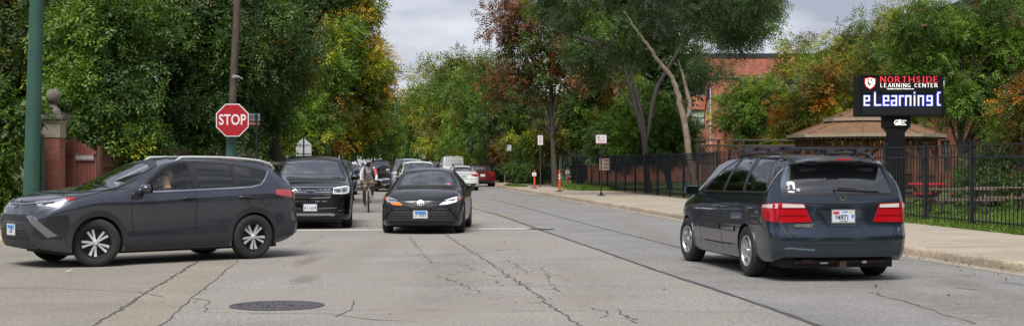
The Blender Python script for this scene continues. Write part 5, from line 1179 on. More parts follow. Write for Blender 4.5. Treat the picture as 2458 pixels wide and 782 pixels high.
mb = MB(); mb.tube([(.072, 0, 3.34), (.077, 0, 3.40)], [.092, .092], 18); mb.tube([(.07, -.09, 3.39), (.2, -.1, 3.36), (.27, -.1, 3.31)], .008, 6); mb.build('steel_band', M_GALV, r, True)
mb = MB(); mb.tube([(.24, 0, 7.0), (-1.2, -1.0, 7.6), (-2.2, -1.8, 7.7)], .04, 8); mb.build('arm', M_RUST, r, True)
# stop sign
def octo(rad): return [(rad * math.cos(R(22.5 + 45 * k)), rad * math.sin(R(22.5 + 45 * k))) for k in range(8)]
FC = Matrix.Rotation(R(90), 4, 'X')      # local xy plane -> faces -Y
ss = empty('stop_sign', (px(557.5, 30.7), 30.72, pz(288.5, 30.7))); tag(ss, 'red octagonal stop sign with white border mounted on the pole', 'sign')
RO = .395
mb = MB(); mb.prism(octo(RO), FC, .012); mb.build('panel', M_SGW, ss)
mb = MB(); mb.prism(octo(RO - .022), Matrix.Translation((0, -.0125, 0)) @ FC, .003); mb.build('red_face', M_SGR, ss)
text_obj('lettering', 'STOP', .325, M_SGW, ss, Matrix.Translation((0, -.017, 0)) @ FC, .002, .005, .76, 1.04)
mb = MB(); mb.tube([(0, .03, .3), (0, .03, -.3)], .02, 6); mb.box((0, .06, .2), (.26, .03, .03)); mb.box((0, .06, -.2), (.26, .03, .03)); mb.build('bracket', M_GALV, ss)
# street name blade on a thin black post
X = px(617, 37); r = empty('street_name_sign', (X, 37, .13)); tag(r, 'faded street name blade on a thin black post right of the stop sign', 'sign')
mb = MB(); mb.tube([(.02, 0, 0), (-.02, 0, 2.75)], .03, 8); mb.build('post', M_BLKM, r, True)
mb = MB(); mb.box((-.12, 0, 2.66), (.40, .01, .2), bev=.004); mb.build('blade', mat('dull_grey', (.13, .14, .14), .7), r)
mb = MB()
for i in range(5): mb.box((-.26 + .07 * i, -.007, 2.66), (.035, .003, .11 if i % 2 else .08))
tag(mb.build('worn_lettering', M_SGK, r), kind='stuff')
mb = MB(); mb.box((-.12, 0, 2.49), (.36, .01, .07)); mb.build('lower_blade', mat('faded_red', (.25, .07, .06), .7), r)
# back of the school sign
X = px(729, 70); r = empty('school_sign', (X, 70, .13)); tag(r, 'bare grey back of a pentagonal sign and the plate below it on a black post', 'sign')
mb = MB(); mb.tube([(0, -.03, 0), (0, -.03, 2.85)], .035, 8); mb.build('post', M_BLKM, r, True)
mb = MB(); mb.prism([(-.39, 1.90), (.39, 1.90), (.39, 2.38), (0, 2.74), (-.39, 2.38)], FC, .008); mb.build('pentagon_panel', M_SGB, r)
mb = MB(); mb.prism([(-.39, 1.56), (.39, 1.56), (.39, 1.87), (-.39, 1.87)], FC, .008); mb.build('lower_panel', M_SGB, r)
mb = MB(); mb.box((0, -.02, 2.36), (.66, .02, .03)); mb.box((0, -.02, 1.93), (.66, .02, .03)); mb.build('bracket', M_GALV, r)
# brick pillar with stone cap and ball
def brick(name, c1, c2, mort, sc_=1.0, rot=None, bw=.2, bh=.065):
    m = bpy.data.materials.new(name); m.use_nodes = True; t = m.node_tree; b = t.nodes['Principled BSDF']; b.inputs['Roughness'].default_value = .9
    tcn = t.nodes.new("ShaderNodeTexCoord"); sp = t.nodes.new("ShaderNodeSeparateXYZ"); t.links.new(tcn.outputs['Object'], sp.inputs[0])
    ad = t.nodes.new("ShaderNodeMath"); ad.operation = 'ADD'; t.links.new(sp.outputs['X'], ad.inputs[0]); t.links.new(sp.outputs['Y'], ad.inputs[1])
    cb = t.nodes.new("ShaderNodeCombineXYZ"); t.links.new(ad.outputs[0], cb.inputs['X']); t.links.new(sp.outputs['Z'], cb.inputs['Y'])
    br = t.nodes.new("ShaderNodeTexBrick"); br.inputs['Scale'].default_value = sc_; br.inputs['Brick Width'].default_value = bw; br.inputs['Row Height'].default_value = bh; br.inputs['Mortar Size'].default_value = .006; br.inputs['Mortar Smooth'].default_value = .3
    br.inputs['Color1'].default_value = (*c1, 1); br.inputs['Color2'].default_value = (*c2, 1); br.inputs['Mortar'].default_value = (*mort, 1); t.links.new(cb.outputs[0], br.inputs['Vector'])
    n = t.nodes.new("ShaderNodeTexNoise"); n.inputs['Scale'].default_value = 2; n.inputs['Detail'].default_value = 6; t.links.new(tcn.outputs['Object'], n.inputs['Vector'])
    mr = t.nodes.new("ShaderNodeMapRange"); mr.inputs[1].default_value = .3; mr.inputs[2].default_value = .7; mr.inputs[3].default_value = .72; mr.inputs[4].default_value = 1.2; t.links.new(n.outputs['Fac'], mr.inputs[0])
    vm = t.nodes.new("ShaderNodeVectorMath"); vm.operation = 'SCALE'; t.links.new(br.outputs['Color'], vm.inputs[0]); t.links.new(mr.outputs[0], vm.inputs['Scale']); t.links.new(vm.outputs[0], b.inputs['Base Color'])
    bp = t.nodes.new("ShaderNodeBump"); bp.inputs['Strength'].default_value = .5; bp.inputs['Distance'].default_value = .01; t.links.new(br.outputs['Fac'], bp.inputs['Height']); bp.invert = True; t.links.new(bp.outputs[0], b.inputs['Normal'])
    return m
M_BRK = brick('pillar_brick', (.30, .095, .06), (.36, .13, .085), (.20, .13, .10)); M_LIME = mat('limestone', (.34, .30, .22), .85, var=.3, vscale=4, bump=.3); M_STONE = mat('weathered_stone', (.13, .115, .10), .9, var=.4, vscale=6, bump=.4)
X = px(128, 35); r = empty('gate_pillar', (X, 35, .1)); tag(r, 'square red brick gate pillar with limestone block and stone ball on top', 'pillar')
mb = MB(); mb.box((0, 0, 1.05), (.46, .46, 2.1)); mb.build('brick_shaft', M_BRK, r)
mb = MB(); mb.box((0, 0, 2.28), (.50, .50, .36), bev=.012); mb.box((0, 0, 2.51), (.54, .54, .1), bev=.02); mb.build('limestone_block', M_LIME, r)
mb = MB(); mb.box((0, 0, 2.615), (.70, .70, .11), bev=.03); mb.box((0, 0, 2.70), (.56, .56, .06), bev=.02); mb.build('cap', M_STONE, r)
mb = MB(); mb.lathe([(.2, 2.72), (.2, 2.78), (.15, 2.84), (.10, 2.90), (.09, 2.95), (.13, 2.99)] , 24)
mb.lathe([(.001, 2.96)] + [(.19 * math.sin(a), 3.15 - .19 * math.cos(a)) for a in np.linspace(.15, math.pi - .02, 14)], 28); mb.build('ball', M_STONE, r, True, 50)
X = px(100, 34.3); r = empty('green_post', (X, 34.3, .1)); tag(r, 'thin green fence post with rounded top beside the brick pillar', 'post')
mb = MB(); mb.lathe([(.075, 0), (.075, 2.05), (.085, 2.06), (.085, 2.1), (.06, 2.15), (.0001, 2.2)], 16); mb.build('shaft', M_GRN, r, True)
mb = MB(); mb.box((0, 0, 1.1), (.17, .17, .05)); mb.box((0, 0, .3), (.17, .17, .05)); mb.build('clamp', M_GRN, r)
# red-brown gate
M_GATE = mat('red_brown_paint', (.16, .05, .035), .75, var=.3, vscale=3, bump=.2)
X = px(190, 35.6); r = empty('gate', (X, 35.6, .1), R(-8)); tag(r, 'red brown board gate with small white lettered plate beside the pillar', 'gate')
mb = MB()
for i in range(11):
    x = -.44 + i * .088; mb.box((x, 0, 1.06 - .02 * abs(i - 3)), (.082, .03, 2.08 - .05 * abs(i - 3)), bev=.004)
mb.build('boards', M_GATE, r)
mb = MB(); mb.box((0, -.03, .4), (.96, .04, .09)); mb.box((0, -.03, 1.72), (.96, .04, .07)); mb.box((-.1, -.03, 1.06), (.06, .045, 2.2), bev=.004); mb.build('frame', M_GATE, r)
mb = MB(); mb.box((.18, -.06, 1.60), (.50, .012, .16), bev=.003); sp = mb.build('plate', mat('plate_weathered', (.16, .12, .11), .7), r)
rg = random.Random(3); mb = MB()
for i in range(13): mb.box((-.05 + i * .038, -.069, 1.60), (.018, .003, rg.uniform(.07, .1)), rx=0, ry=R(rg.uniform(-15, 15)))
tag(mb.build('worn_lettering', mat('worn_white', (.5, .48, .46), .7), sp), kind='stuff')
# chain link fence left of the pillar
r = empty('chain_link_fence', (px(0, 34), 34, .1)); tag(r, 'grey chain link fence overgrown with ivy left of the brick pillar', 'fence')
mb = MB(); x0, x1 = -6.0, px(100, 34.3) - px(0, 34); h = 2.0; k = .13
n = int((x1 - x0 + h) / k)
for i in range(n):
    a = x0 - h + i * k
    xa = max(a, x0); xb = min(a + h, x1)
    if xb > xa:
        mb.tube([(xa, 0, xa - a), (xb, 0, xb - a)], .005, 3, False); mb.tube([(xa, .01, h - (xa - a)), (xb, .01, h - (xb - a))], .005, 3, False)
tag(mb.build('wire_mesh', M_GALV, r), kind='stuff')
for z in (.95, 2.0): mb = MB(); mb.tube([(x0, 0, z), (x1, 0, z)], .022, 8); mb.build('rail', M_GALV, r, True)
for i in range(4): mb = MB(); mb.tube([(x0 + i * 2, .02, 0), (x0 + i * 2, .02, 2.08)], .03, 8); mb.build('post', M_GALV, r, True)
# wooden fence along the left side
M_WOOD = mat('brown_fence_wood', (.10, .052, .035), .85, var=.35, vscale=2.5, bump=.3)
r = empty('wooden_fence', (px(240, 36.5), 36.5, .1)); tag(r, 'dark reddish brown board fence under the trees on the left', 'fence')
path = [(px(240, 36.5), 36.5), (px(420, 39), 39), (px(560, 43.5), 43.5), (px(600, 47), 47)] + [(lk(s) - 1.4, s) for s in (52, 60, 70, 84, 100, 120, 145)]
acc = []
for (a, b) in zip(path, path[1:]):
    A = Vector((*a, 0)); B = Vector((*b, 0)); k = max(1, int((B - A).length / 2.4))
    for j in range(k): acc.append((A.lerp(B, j / k), A.lerp(B, (j + 1) / k)))
O = Vector((*path[0], 0))
for A, B in acc:
    d_ = (B - A); an = math.atan2(d_.y, d_.x); L_ = d_.length; nb = int(L_ / .15); mb = MB()
    for i in range(nb):
        p = A + d_ * (i + .5) / nb - O; mb.box((p.x, p.y, .92), (L_ / nb - .008, .02, 1.8 + (.012 if i % 2 else 0)), rz=an)
    for z in (.4, 1.4): p = (A + B) / 2 - O; mb.box((p.x + math.sin(an) * .03, p.y - math.cos(an) * .03, z), (L_, .035, .08), rz=an)
    tag(mb.build('board_panel', M_WOOD, r))
    mb = MB(); mb.box((A.x - O.x, A.y - O.y, .95), (.1, .1, 1.95), rz=an); mb.build('post', M_WOOD, r)

# ------------------------------------------------------------------ right: black metal fence
M_FEN = mat('fence_black', (.012, .013, .019), .42); M_SCR = mat('screen_fabric', (.012, .014, .02), .9, spec=.1)
_b = M_SCR.node_tree.nodes['Principled BSDF']; _b.inputs['Alpha'].default_value = .5
def fence_run(root, O, A, B, picket=True, screen=False, h=1.85, lod=1):
    d_ = B - A; L_ = d_.length; an = math.atan2(d_.y, d_.x); q = lambda t: A + d_ * t - O
    mb = MB(); a = q(0); mb.box((a.x, a.y, h / 2 + .02), (.075, .075, h + .08), rz=an, bev=.006); mb.box((a.x, a.y, h + .075), (.095, .095, .03), rz=an, bev=.008); mb.build('post', M_FEN, root)
    mb = MB(); m_ = q(.5)
    for z in (.18, h - .28, h - .02): mb.box((m_.x, m_.y, z), (L_ - .07, .036, .036), rz=an)
    mb.build('rail_frame', M_FEN, root)
    if picket:
        mb = MB(); n = int(L_ / (.165 * lod))
        for i in range(1, n): p = q(i / n); mb.box((p.x, p.y, h / 2), (.019 * lod**.7, .019, h - .1), rz=an)
        mb.build('picket_panel', M_FEN, root)
    if screen:
        mb = MB(); nx_ = 8; nrm = Vector((-d_.y, d_.x, 0)).normalized(); rg = random.Random(int(A.y * 7))
        off = [[rg.uniform(0, .03) for _ in range(4)] for _ in range(nx_ + 1)]
        mb.grid(lambda u, v: q(u) + nrm * (.03 + off[int(round(u * nx_))][int(round(v * 3))]) + Vector((0, 0, .08 + v * (h - .1))), nx_, 3)
        mb.build('privacy_screen', M_SCR, root, True)
def fence(name, label, s0, s1, step=2.44, **kw):
    O = Vector((fx(s0), s0, .12)); r = empty(name, O); tag(r, label, 'fence'); s = s0
    while s < s1 - .3:
        e_ = min(s + step, s1); fence_run(r, Vector((O.x, O.y, 0)), Vector((fx(s), s, 0)), Vector((fx(e_), e_, 0)), **kw); s = e_
    a = Vector((fx(s1) - O.x, s1 - O.y, 0)); mb = MB(); mb.box((a.x, a.y, .96), (.075, .075, 1.93), bev=.006); mb.build('post', M_FEN, r)
    return r
fence('metal_fence', 'open black picket fence beside the lit school sign and picnic table', 15.6, 51.5)
fence('screened_fence', 'black metal fence covered with dark screen fabric right of the gateway', 54.2, 85.6, screen=True, lod=1.3)
fence('screened_fence', 'black screened fence running on behind the parked cars, left of the gateway', 92.5, 190, step=3.2, screen=True, lod=1.6)
r = empty('metal_gate', (fx(51.6), 51.6, .12), R(96.5)); tag(r, 'short black picket gate between the open and the screened fence', 'gate')
mb = MB(); mb.box((1.25, 0, .2), (2.3, .035, .035)); mb.box((1.25, 0, 1.8), (2.3, .035, .035)); mb.build('rail_frame', M_FEN, r)
mb = MB()
for i in range(22): mb.box((.15 + i * .104, 0, 1.0), (.019, .019, 1.72))
mb.build('picket_panel', M_FEN, r)
# grey open gate behind the gateway
X = px(1364, 95); r = empty('grey_gate', (X, 95, .11), R(15)); tag(r, 'pale grey steel gate leaf standing open behind the gateway', 'gate')
M_GG = mat('pale_grey_paint', (.25, .29, .31), .6)
mb = MB()
for z in (1.0, 2.35): mb.box((0, 0, z), (1.2, .05, .06))
for x in (-.6, .6): mb.box((x, 0, 1.2), (.07, .07, 2.4))
mb.build('frame', M_GG, r); mb = MB()
for i in range(9): mb.box((-.5 + i * .125, 0, 1.2), (.03, .03, 2.3))
mb.build('bars', M_GG, r); mb = MB(); mb.box((2.6, 1, 2.32), (4.6, .05, .12)); mb.box((2.6, 1, 1.9), (4.6, .03, .6)); mb.build('rail_panel', M_GG, r)
# parking signs: print too small to read from the street is built as rows of small marks
def print_rows(parent, x, z, w_, h_, rows, m, y=-.052):
    rg = random.Random(int(abs(z) * 100)); mb = MB()
    for r_ in range(rows):
        zz = z + (rows - 1) / 2 * h_ * 1.4 - r_ * h_ * 1.4; xx = x - w_ / 2
        while xx < x + w_ / 2 - .02:
            l_ = rg.uniform(.02, .05); mb.box((xx + l_ / 2, y, zz), (l_, .002, h_)); xx += l_ + .014
    tag(mb.build('worn_lettering', m, parent), kind='stuff')
def signpost(name, u, s, label, panel_w, panel_h, ztop, base=True, col=None, post=.03):
    X = px(u, s); r = empty(name, (X, s, .135)); tag(r, label, 'sign', None)
    mb = MB(); mb.tube([(0, 0, 0), (0, 0, ztop - .14)], post, 10); mb.build('post', col or M_BLKM, r, True)
    if base: mb = MB(); mb.box((0, 0, .02), (.34, .26, .035), bev=.01); mb.box((0, 0, .09), (.12, .12, .12), bev=.01); mb.build('base_plate', M_BLKM, r)
    z0 = ztop - .135 - panel_h
    mb = MB(); poly = roundpoly([(-panel_w / 2 - .02, z0 - .02), (panel_w / 2 + .02, z0 - .02), (panel_w / 2 + .02, z0 + panel_h + .02), (-panel_w / 2 - .02, z0 + panel_h + .02)], .05)
    mb.prism(poly, Matrix.Translation((0, -.034, 0)) @ FC, .008); mb.build('backing', M_SGK, r)
    mb = MB(); poly = roundpoly([(-panel_w / 2, z0), (panel_w / 2, z0), (panel_w / 2, z0 + panel_h), (-panel_w / 2, z0 + panel_h)], .04)
    mb.prism(poly, Matrix.Translation((0, -.043, 0)) @ FC, .006); mb.build('panel', M_SGW, r)
    return r, z0
M_GRY = mat('sign_grey_ink', (.35, .4, .5), .6); M_PINK = mat('sign_red_ink', (.5, .08, .08), .6); M_BRN = mat('sign_brown_ink', (.2, .05, .035), .6)
r, z0 = signpost('parking_sign', 1443, 60.2, 'wide white no parking sign on a black post in front of the screened fence', .46, .38, pz(324, 60.2))
mb = MB(); Mx = Matrix.Translation((-.12, -.051, z0 + .27)) @ FC; mb.lathe([(.05, 0), (.05, .003), (.066, .003), (.066, 0)], 20, Mx, close=True); mb.box((-.12, -.052, z0 + .27), (.11, .003, .014), ry=R(45)); mb.build('prohibition_ring', M_PINK, r)
text_obj('lettering', 'P', .08, M_SGK, r, Matrix.Translation((-.12, -.0505, z0 + .27)) @ FC, .001, .003)
print_rows(r, .1, z0 + .27, .2, .03, 2, M_GRY)
print_rows(r, 0, z0 + .15, .38, .035, 1, M_PINK)
print_rows(r, 0, z0 + .085, .3, .028, 1, M_GRY)
mb = MB(); mb.box((0, -.0515, z0 + .02), (.42, .003, .03)); mb.build('red_band', M_PINK, r)
r, z0 = signpost('parking_sign', 1297, 81, 'tall narrow white sign with red print on a slim rusty post by the orange posts', .30, .56, pz(325, 81), base=False, col=M_RUST, post=.028)
print_rows(r, 0, z0 + .46, .18, .05, 1, M_PINK)
mb = MB(); Mx = Matrix.Translation((0, -.051, z0 + .30)) @ FC; mb.lathe([(.06, 0), (.06, .003), (.078, .003), (.078, 0)], 20, Mx, close=True); mb.box((0, -.052, z0 + .30), (.13, .003, .018), ry=R(45)); mb.build('prohibition_ring', M_PINK, r)
print_rows(r, 0, z0 + .17, .24, .035, 1, M_PINK)
print_rows(r, 0, z0 + .08, .22, .03, 1, M_GRY)
r, z0 = signpost('parking_sign', 1222, 88, 'small white parking sign between the dark red hatchback and the gateway', .29, .37, pz(348, 88), base=False)
text_obj('lettering', 'P', .16, M_SGK, r, Matrix.Translation((-.07, -.0505, z0 + .25)) @ FC, .001, .008)
print_rows(r, .0, z0 + .1, .2, .04, 1, M_GRY)
r, z0 = signpost('parking_sign', 1017, 150, 'tiny white sign with a red foot above the silver SUV far down the road', .42, .5, pz(372, 150) + .1, base=False)
mb = MB(); mb.box((0, -.0515, z0 - .08), (.34, .01, .12)); mb.build('red_panel', M_BRN, r)
# fence sign
s = 73.2; r = empty('fence_sign', (fx(s) - .22, s - .12, pz(408, s)), R(-4)); tag(r, 'cream square sign with brown lettering and figures hung on the screened fence', 'sign')
mb = MB(); mb.prism(roundpoly([(-.28, 0), (.28, 0), (.28, .62), (-.28, .62)], .03), Matrix.Translation((-.02, -.06, 0)) @ FC, .012); mb.build('panel', mat('sign_cream', (.58, .49, .42), .6), r)
for i, t_ in enumerate(('VISITOR', 'CAMPUS', 'PARKING')): text_obj('lettering', t_, .12, M_BRN, r, Matrix.Translation((.06, -.074, .50 - .19 * i)) @ FC, .001, .005, .62)
mb = MB()
for z in (.48, .26): mb.box((-.225, -.074, z), (.04, .003, .11)); mb.box((-.225, -.074, z + .075), (.03, .003, .03))
mb.build('pictogram', M_BRN, r)
# orange delineator posts
M_ORA = mat('orange_plastic', (.62, .075, .02), .5, var=.1)
def delin(u, s, label, h, plate, band=False):
    r = empty('delineator_post', (px(u, s), s, .135)); tag(r, label, 'bollard', 'orange delineator posts by the gateway')
    mb = MB(); mb.lathe([(.22, 0), (.22, .02), (.14, .035), (.075, .05)], 8); mb.build('base', M_BLKM, r)
    mb = MB(); mb.lathe([(.062, .03), (.055, .1), (.052, h - .12), (.045, h - .1), (.045, h - .07), (.055, h - .06), (.055, h - .02), (.02, h)], 14); mb.build('tube', M_ORA, r, True)
    if plate:
        mb = MB(); mb.box((-.02, -.075, h - .24), (.24, .012, .2), bev=.004); p = mb.build('plate', M_SGW, r); mb = MB(); mb.box((0.0, -.083, h - .24), (.08, .003, .05)); mb.build('plate_mark', M_SGK if plate == 2 else M_GRY, p)
    if band:
        for z in (.32, .48): mb = MB(); mb.lathe([(.0545, h - z), (.0545, h - z + .09)], 14); mb.build('reflective_band', M_SGW, r, True)
delin(1283, 78.7, 'orange post with a white square plate, leftmost at the kerb', 1.03, 1); delin(1343, 69.3, 'orange post with white bands and no plate on a black base', 1.1, 0, True); delin(1362.5, 85, 'orange post with a white plate nearest the screened fence', 1.12, 2)

# ------------------------------------------------------------------ school sign
M_SBK = mat('sign_cabinet_black', (.006, .006, .007), .45, spec=.25); M_LED = mat('led_panel', (.014, .014, .017), .7, spec=.2)
zs = 41.0; cx_ = px(2160, zs); sg = empty('school_sign_board', (cx_, zs, .11), R(-1)); tag(sg, 'black cabinet sign reading NORTHSIDE LEARNING CENTER with lit letters below on a black pylon', 'sign')
z1 = pz(279, zs) - .11; z2 = pz(181, zs) - .11; wd = 2.50
mb = MB(); mb.box((0.04, .40, (z1 + z2) / 2), (wd, .80, z2 - z1), bev=.012); mb.build('cabinet', M_SBK, sg)
mb = MB(); zm = z2 - (z2 - z1) * .435
for (a, b_, c_, d_) in ((0.04, z2 - .010, wd - .02, .022), (0.04, z1 + .03, wd - .02, .05), (0.04, zm, wd - .02, .02)): mb.box((a, -.012, b_), (c_, .03, d_))
for q in (-1, 1): mb.box((.04 + q * (wd / 2 - .035), -.012, (z1 + z2) / 2), (.06, .03, z2 - z1 - .01))
mb.build('frame', M_SBK, sg)
mb = MB(); mb.box((.06, -.006, (z1 + zm) / 2), (wd - .12, .012, zm - z1 - .06)); mb.build('led_screen', M_LED, sg)
M_LR = mat('sign_lit_red', (.6, .03, .04), .4, emit=(.9, .05, .06), es=.38); M_LW = mat('sign_lit_white', (.8, .8, .75), .4, emit=(1, 1, .93), es=.5); M_LB = mat('led_blue_white', (.2, .22, .8), .4, emit=(.22, .24, 1.0), es=.8); M_LB2 = mat('led_core_white', (.8, .8, .9), .4, emit=(.72, .72, 1), es=.62)
SC = zs / 3300
def sx(u): return (u - 2160) * SC
def sz(v): return pz(v, zs) - .11
T_ = lambda u, v, y=-.02: Matrix.Translation((sx(u), y, sz(v))) @ FC
# serif capitals assembled from strokes
def serif(name, word, u0, v0, u1, v1, m, y=-.02, th=.26, sub=.11):
    GL = {'N': [((0, 0), (0, 1), 1), ((0, 1), (1, 0), 1.2), ((1, 0), (1, 1), 1)], 'O': 'O', 'R': [((0, 0), (0, 1), 1), ('arc', (0, .5, .85, 1)), ((.4, .5), (1, 0), 1.2)], 'T': [((.5, 0), (.5, 1), 1), ((0, 1), (1, 1), .6)], 'H': [((0, 0), (0, 1), 1), ((1, 0), (1, 1), 1), ((0, .5), (1, .5), .6)],
          'S': 'S', 'I': [((.5, 0), (.5, 1), 1)], 'D': [((0, 0), (0, 1), 1), ('arc', (0, 0, 1, 1))], 'E': [((0, 0), (0, 1), 1), ((0, 1), (.95, 1), .6), ((0, .5), (.75, .5), .6), ((0, 0), (1, 0), .6)], 'L': [((0, 0), (0, 1), 1), ((0, 0), (1, 0), .6)],
          'A': [((0, 0), (.5, 1), .7), ((.5, 1), (1, 0), 1.2), ((.2, .35), (.8, .35), .6)], 'G': 'G', 'C': 'C', ' ': []}
    Wd = {'N': 1, 'O': 1, 'R': .9, 'T': .9, 'H': 1, 'S': .72, 'I': .3, 'D': .95, 'E': .8, 'L': .75, 'A': 1, 'G': 1, 'C': .9, ' ': .45}
    gap = .60; tot = sum(Wd[c] for c in word) + gap * (len(word) - 1); x0, x1 = sx(u0), sx(u1); k = (x1 - x0) / tot; h = sz(v0) - sz(v1); zb = sz(v1); mb = MB(); x = x0
    st = k * th
    def seg(a, b, w_):
        A = Vector(a); B = Vector(b); d_ = B - A; L_ = d_.length; an = math.atan2(d_.y, d_.x); c = (A + B) / 2
        mb.box((c.x, y, c.y), (L_ + st * .1, .006, st * w_), ry=-an)
    for ch in word:
        g = GL[ch]; wv = Wd[ch] * k
        P = lambda a: (x + a[0] * wv, zb + a[1] * h)
        if g in ('O', 'C', 'G', 'S'):
            if g == 'S': pts = [(.95, .8), (.6, 1), (.15, .88), (.1, .66), (.5, .52), (.9, .36), (.85, .12), (.4, 0), (.05, .2)]
            else:
                a0, a1 = (0, 360) if g == 'O' else (42, 318); pts = [(.5 + .5 * math.cos(R(t)), .5 + .5 * math.sin(R(t))) for t in np.linspace(a0, a1, 17)]
            for a, b in zip(pts, pts[1:]): seg(P(a), P(b), 1.0 if abs(b[0] - a[0]) < abs(b[1] - a[1]) else .65)
            if g == 'G': seg(P((.9, 0.05)), P((.9, .45)), 1); seg(P((.65, .45)), P((1.05, .45)), .5)
        else:
            for q in g:
                if q[0] == 'arc':
                    xa, za, xb, zb_ = q[1]; cxx = xa + (xb - xa) * .45; rr = (zb_ - za) / 2; pts = [(xa, zb_), (cxx, zb_)] + [(cxx + (xb - cxx) * math.cos(t), (za + zb_) / 2 + rr * math.sin(t)) for t in np.linspace(math.pi / 2, -math.pi / 2, 9)] + [(xa, za)]
                    for a, b in zip(pts, pts[1:]): seg(P(a), P(b), 1.0 if abs(b[0] - a[0]) < abs(b[1] - a[1]) else .6)
                else:
                    seg(P(q[0]), P(q[1]), q[2])
                    for e_ in (q[0], q[1]):
                        if e_[1] in (0, 1) and q[2] >= .7: c = P(e_); mb.box((c[0], y, c[1]), (st * 2.0, .006, st * .42))
        x += wv + gap * k
    return mb.build(name, m, sg)
serif('lettering', 'NORTHSIDE', 2114, 184.5, 2250, 198, M_LR, th=.21)
serif('lettering', 'LEARNING CENTER', 2114, 201, 2249, 209.5, M_LW, th=.18)
text_obj('lettering', 'Dedicated to Sports & Olympic Power', .052, M_LW, sg, T_(2161, 213.5), .002, .001, .98)
# shield emblem with a dog head
SH = [(-.165, .13), (-.08, .145), (0, .17), (.08, .145), (.165, .13), (.165, -.02), (.12, -.12), (0, -.2), (-.12, -.12), (-.165, -.02)]
mb = MB(); mb.prism(SH, T_(2088.5, 199), .004); mb.build('shield', M_LR, sg)
mb = MB(); mb.prism([(a * .82, b * .84) for a, b in SH], T_(2088.5, 199, -.025), .003); mb.build('shield_face', M_LW, sg)
DH = [(-.08, .06), (-.065, .135), (-.03, .09), (.02, .09), (.05, .13), (.065, .06), (.10, -.01), (.06, -.05), (.02, -.035), (-.01, -.10), (-.05, -.06), (-.085, -.01)]
mb = MB(); mb.prism(DH, T_(2088.5, 199, -.029), .002); mb.build('dog_emblem', mat('emblem_grey', (.05, .05, .06), .5), sg)
mb = MB(); mb.prism([(-.055, .05), (-.03, .07), (.02, .065), (.045, .04), (.08, -.01), (.05, -.035), (.0, -.02), (-.03, .0)], T_(2088.5, 199, -.032), .002); mb.build('dog_muzzle', M_LW, sg)
# LED message: block strokes
U = 4.6
def led(strokes):
    for (ua, va, ub, vb) in strokes:
        A = (sx(ua), sz(va)); B = (sx(ub), sz(vb)); c = ((A[0] + B[0]) / 2, (A[1] + B[1]) / 2); w_ = abs(B[0] - A[0]); h_ = abs(B[1] - A[1]); t = U * SC
        lm.box((c[0], -.022, c[1]), (max(w_, 0) + t, .006, h_ + t)); lc.box((c[0], -.027, c[1]), (max(w_, 0) + t * .35, .004, h_ + t * .35))
lm = MB(); lc = MB()
T, M2, B_ = 231, 242, 252.5; LT = 223
LET = {'e': [(0, T, 11, T), (0, T, 0, B_), (11, T, 11, M2 - 1), (0, M2, 11, M2), (0, B_, 11, B_)], 'L': [(0, LT, 0, B_), (0, B_, 13, B_)], 'a': [(1, T, 10, T), (11, T, 11, B_), (0, M2, 11, M2), (0, M2, 0, B_), (0, B_, 11, B_)], 'r': [(0, T, 0, B_), (0, T, 8, T)],
       'n': [(0, T, 0, B_), (0, T, 10, T), (11, T, 11, B_)], 'i': [(0, T, 0, B_), (0, LT, 0, LT + .5)], 'g': [(0, T, 11, T), (0, T, 0, M2), (11, T, 11, B_), (0, M2, 11, M2), (0, B_, 11, B_)], '(': [(1, LT + 2, 1, B_ - 2), (2, LT, 6, LT), (2, B_, 6, B_)]}
for ch, u in (('e', 2075), ('L', 2100), ('e', 2121), ('a', 2140), ('r', 2159.5), ('n', 2174), ('i', 2194.5), ('n', 2204), ('g', 2225), ('(', 2249)): led([(a + u, b, c + u, d_) for a, b, c, d_ in LET[ch]])
lm.build('led_message', M_LB, sg); lc.build('led_message_core', M_LB2, sg)
# pylon
a = sx(2124) + .02; b_ = sx(2188); mb = MB(); mb.box(((a + b_) / 2, .32, (sz(279) + sz(306)) / 2), (b_ - a, .45, sz(279) - sz(306)), bev=.01)
mb.prism([(sx(2127), sz(306)), (sx(2185), sz(306)), (sx(2175), sz(318)), (sx(2137), sz(318))], Matrix.Translation((0, .5, 0)) @ FC, .38)
mb.box(((sx(2137) + sx(2175)) / 2, .31, sz(318) / 2), (sx(2175) - sx(2137), .38, sz(318)), bev=.01); mb.build('pylon', M_SBK, sg)
mb = MB(); Mx = T_(2155, 294, .090); mb.lathe([(.055, 0), (.055, .004), (.082, .004), (.082, 0)], 20, Mx, close=True); mb.prism([(-.02, -.05), (.02, -.05), (.02, .0), (0, .03), (-.02, 0)], Mx, .004); mb.prism([(.04, -.07), (.10, -.07), (.10, .09), (.06, .09), (.04, .03)], Mx, .004); mb.build('district_emblem', M_LW, sg)
text_obj('lettering', 'Chicago\nPublic\nSchools', .06, M_LW, sg, Matrix.Translation((sx(2162), .088, sz(294) - .0)) @ FC @ Matrix.Translation((0, 0, 0)), .002, .002, 1.0, 1, 'LEFT')
mb = MB(); mb.box((sx(2266), .2, sz(200)), (.10, .12, .16), bev=.01); mb.tube([(sx(2265), .2, sz(194)), (sx(2263), .2, sz(180))], .03, 8); mb.build('antenna_box', M_SGW, sg)
mb = MB(); mb.box((sx(2131), -.35, sz(512)), (.16, .1, .22), bev=.01); mb.build('meter_box', M_GALV, sg)

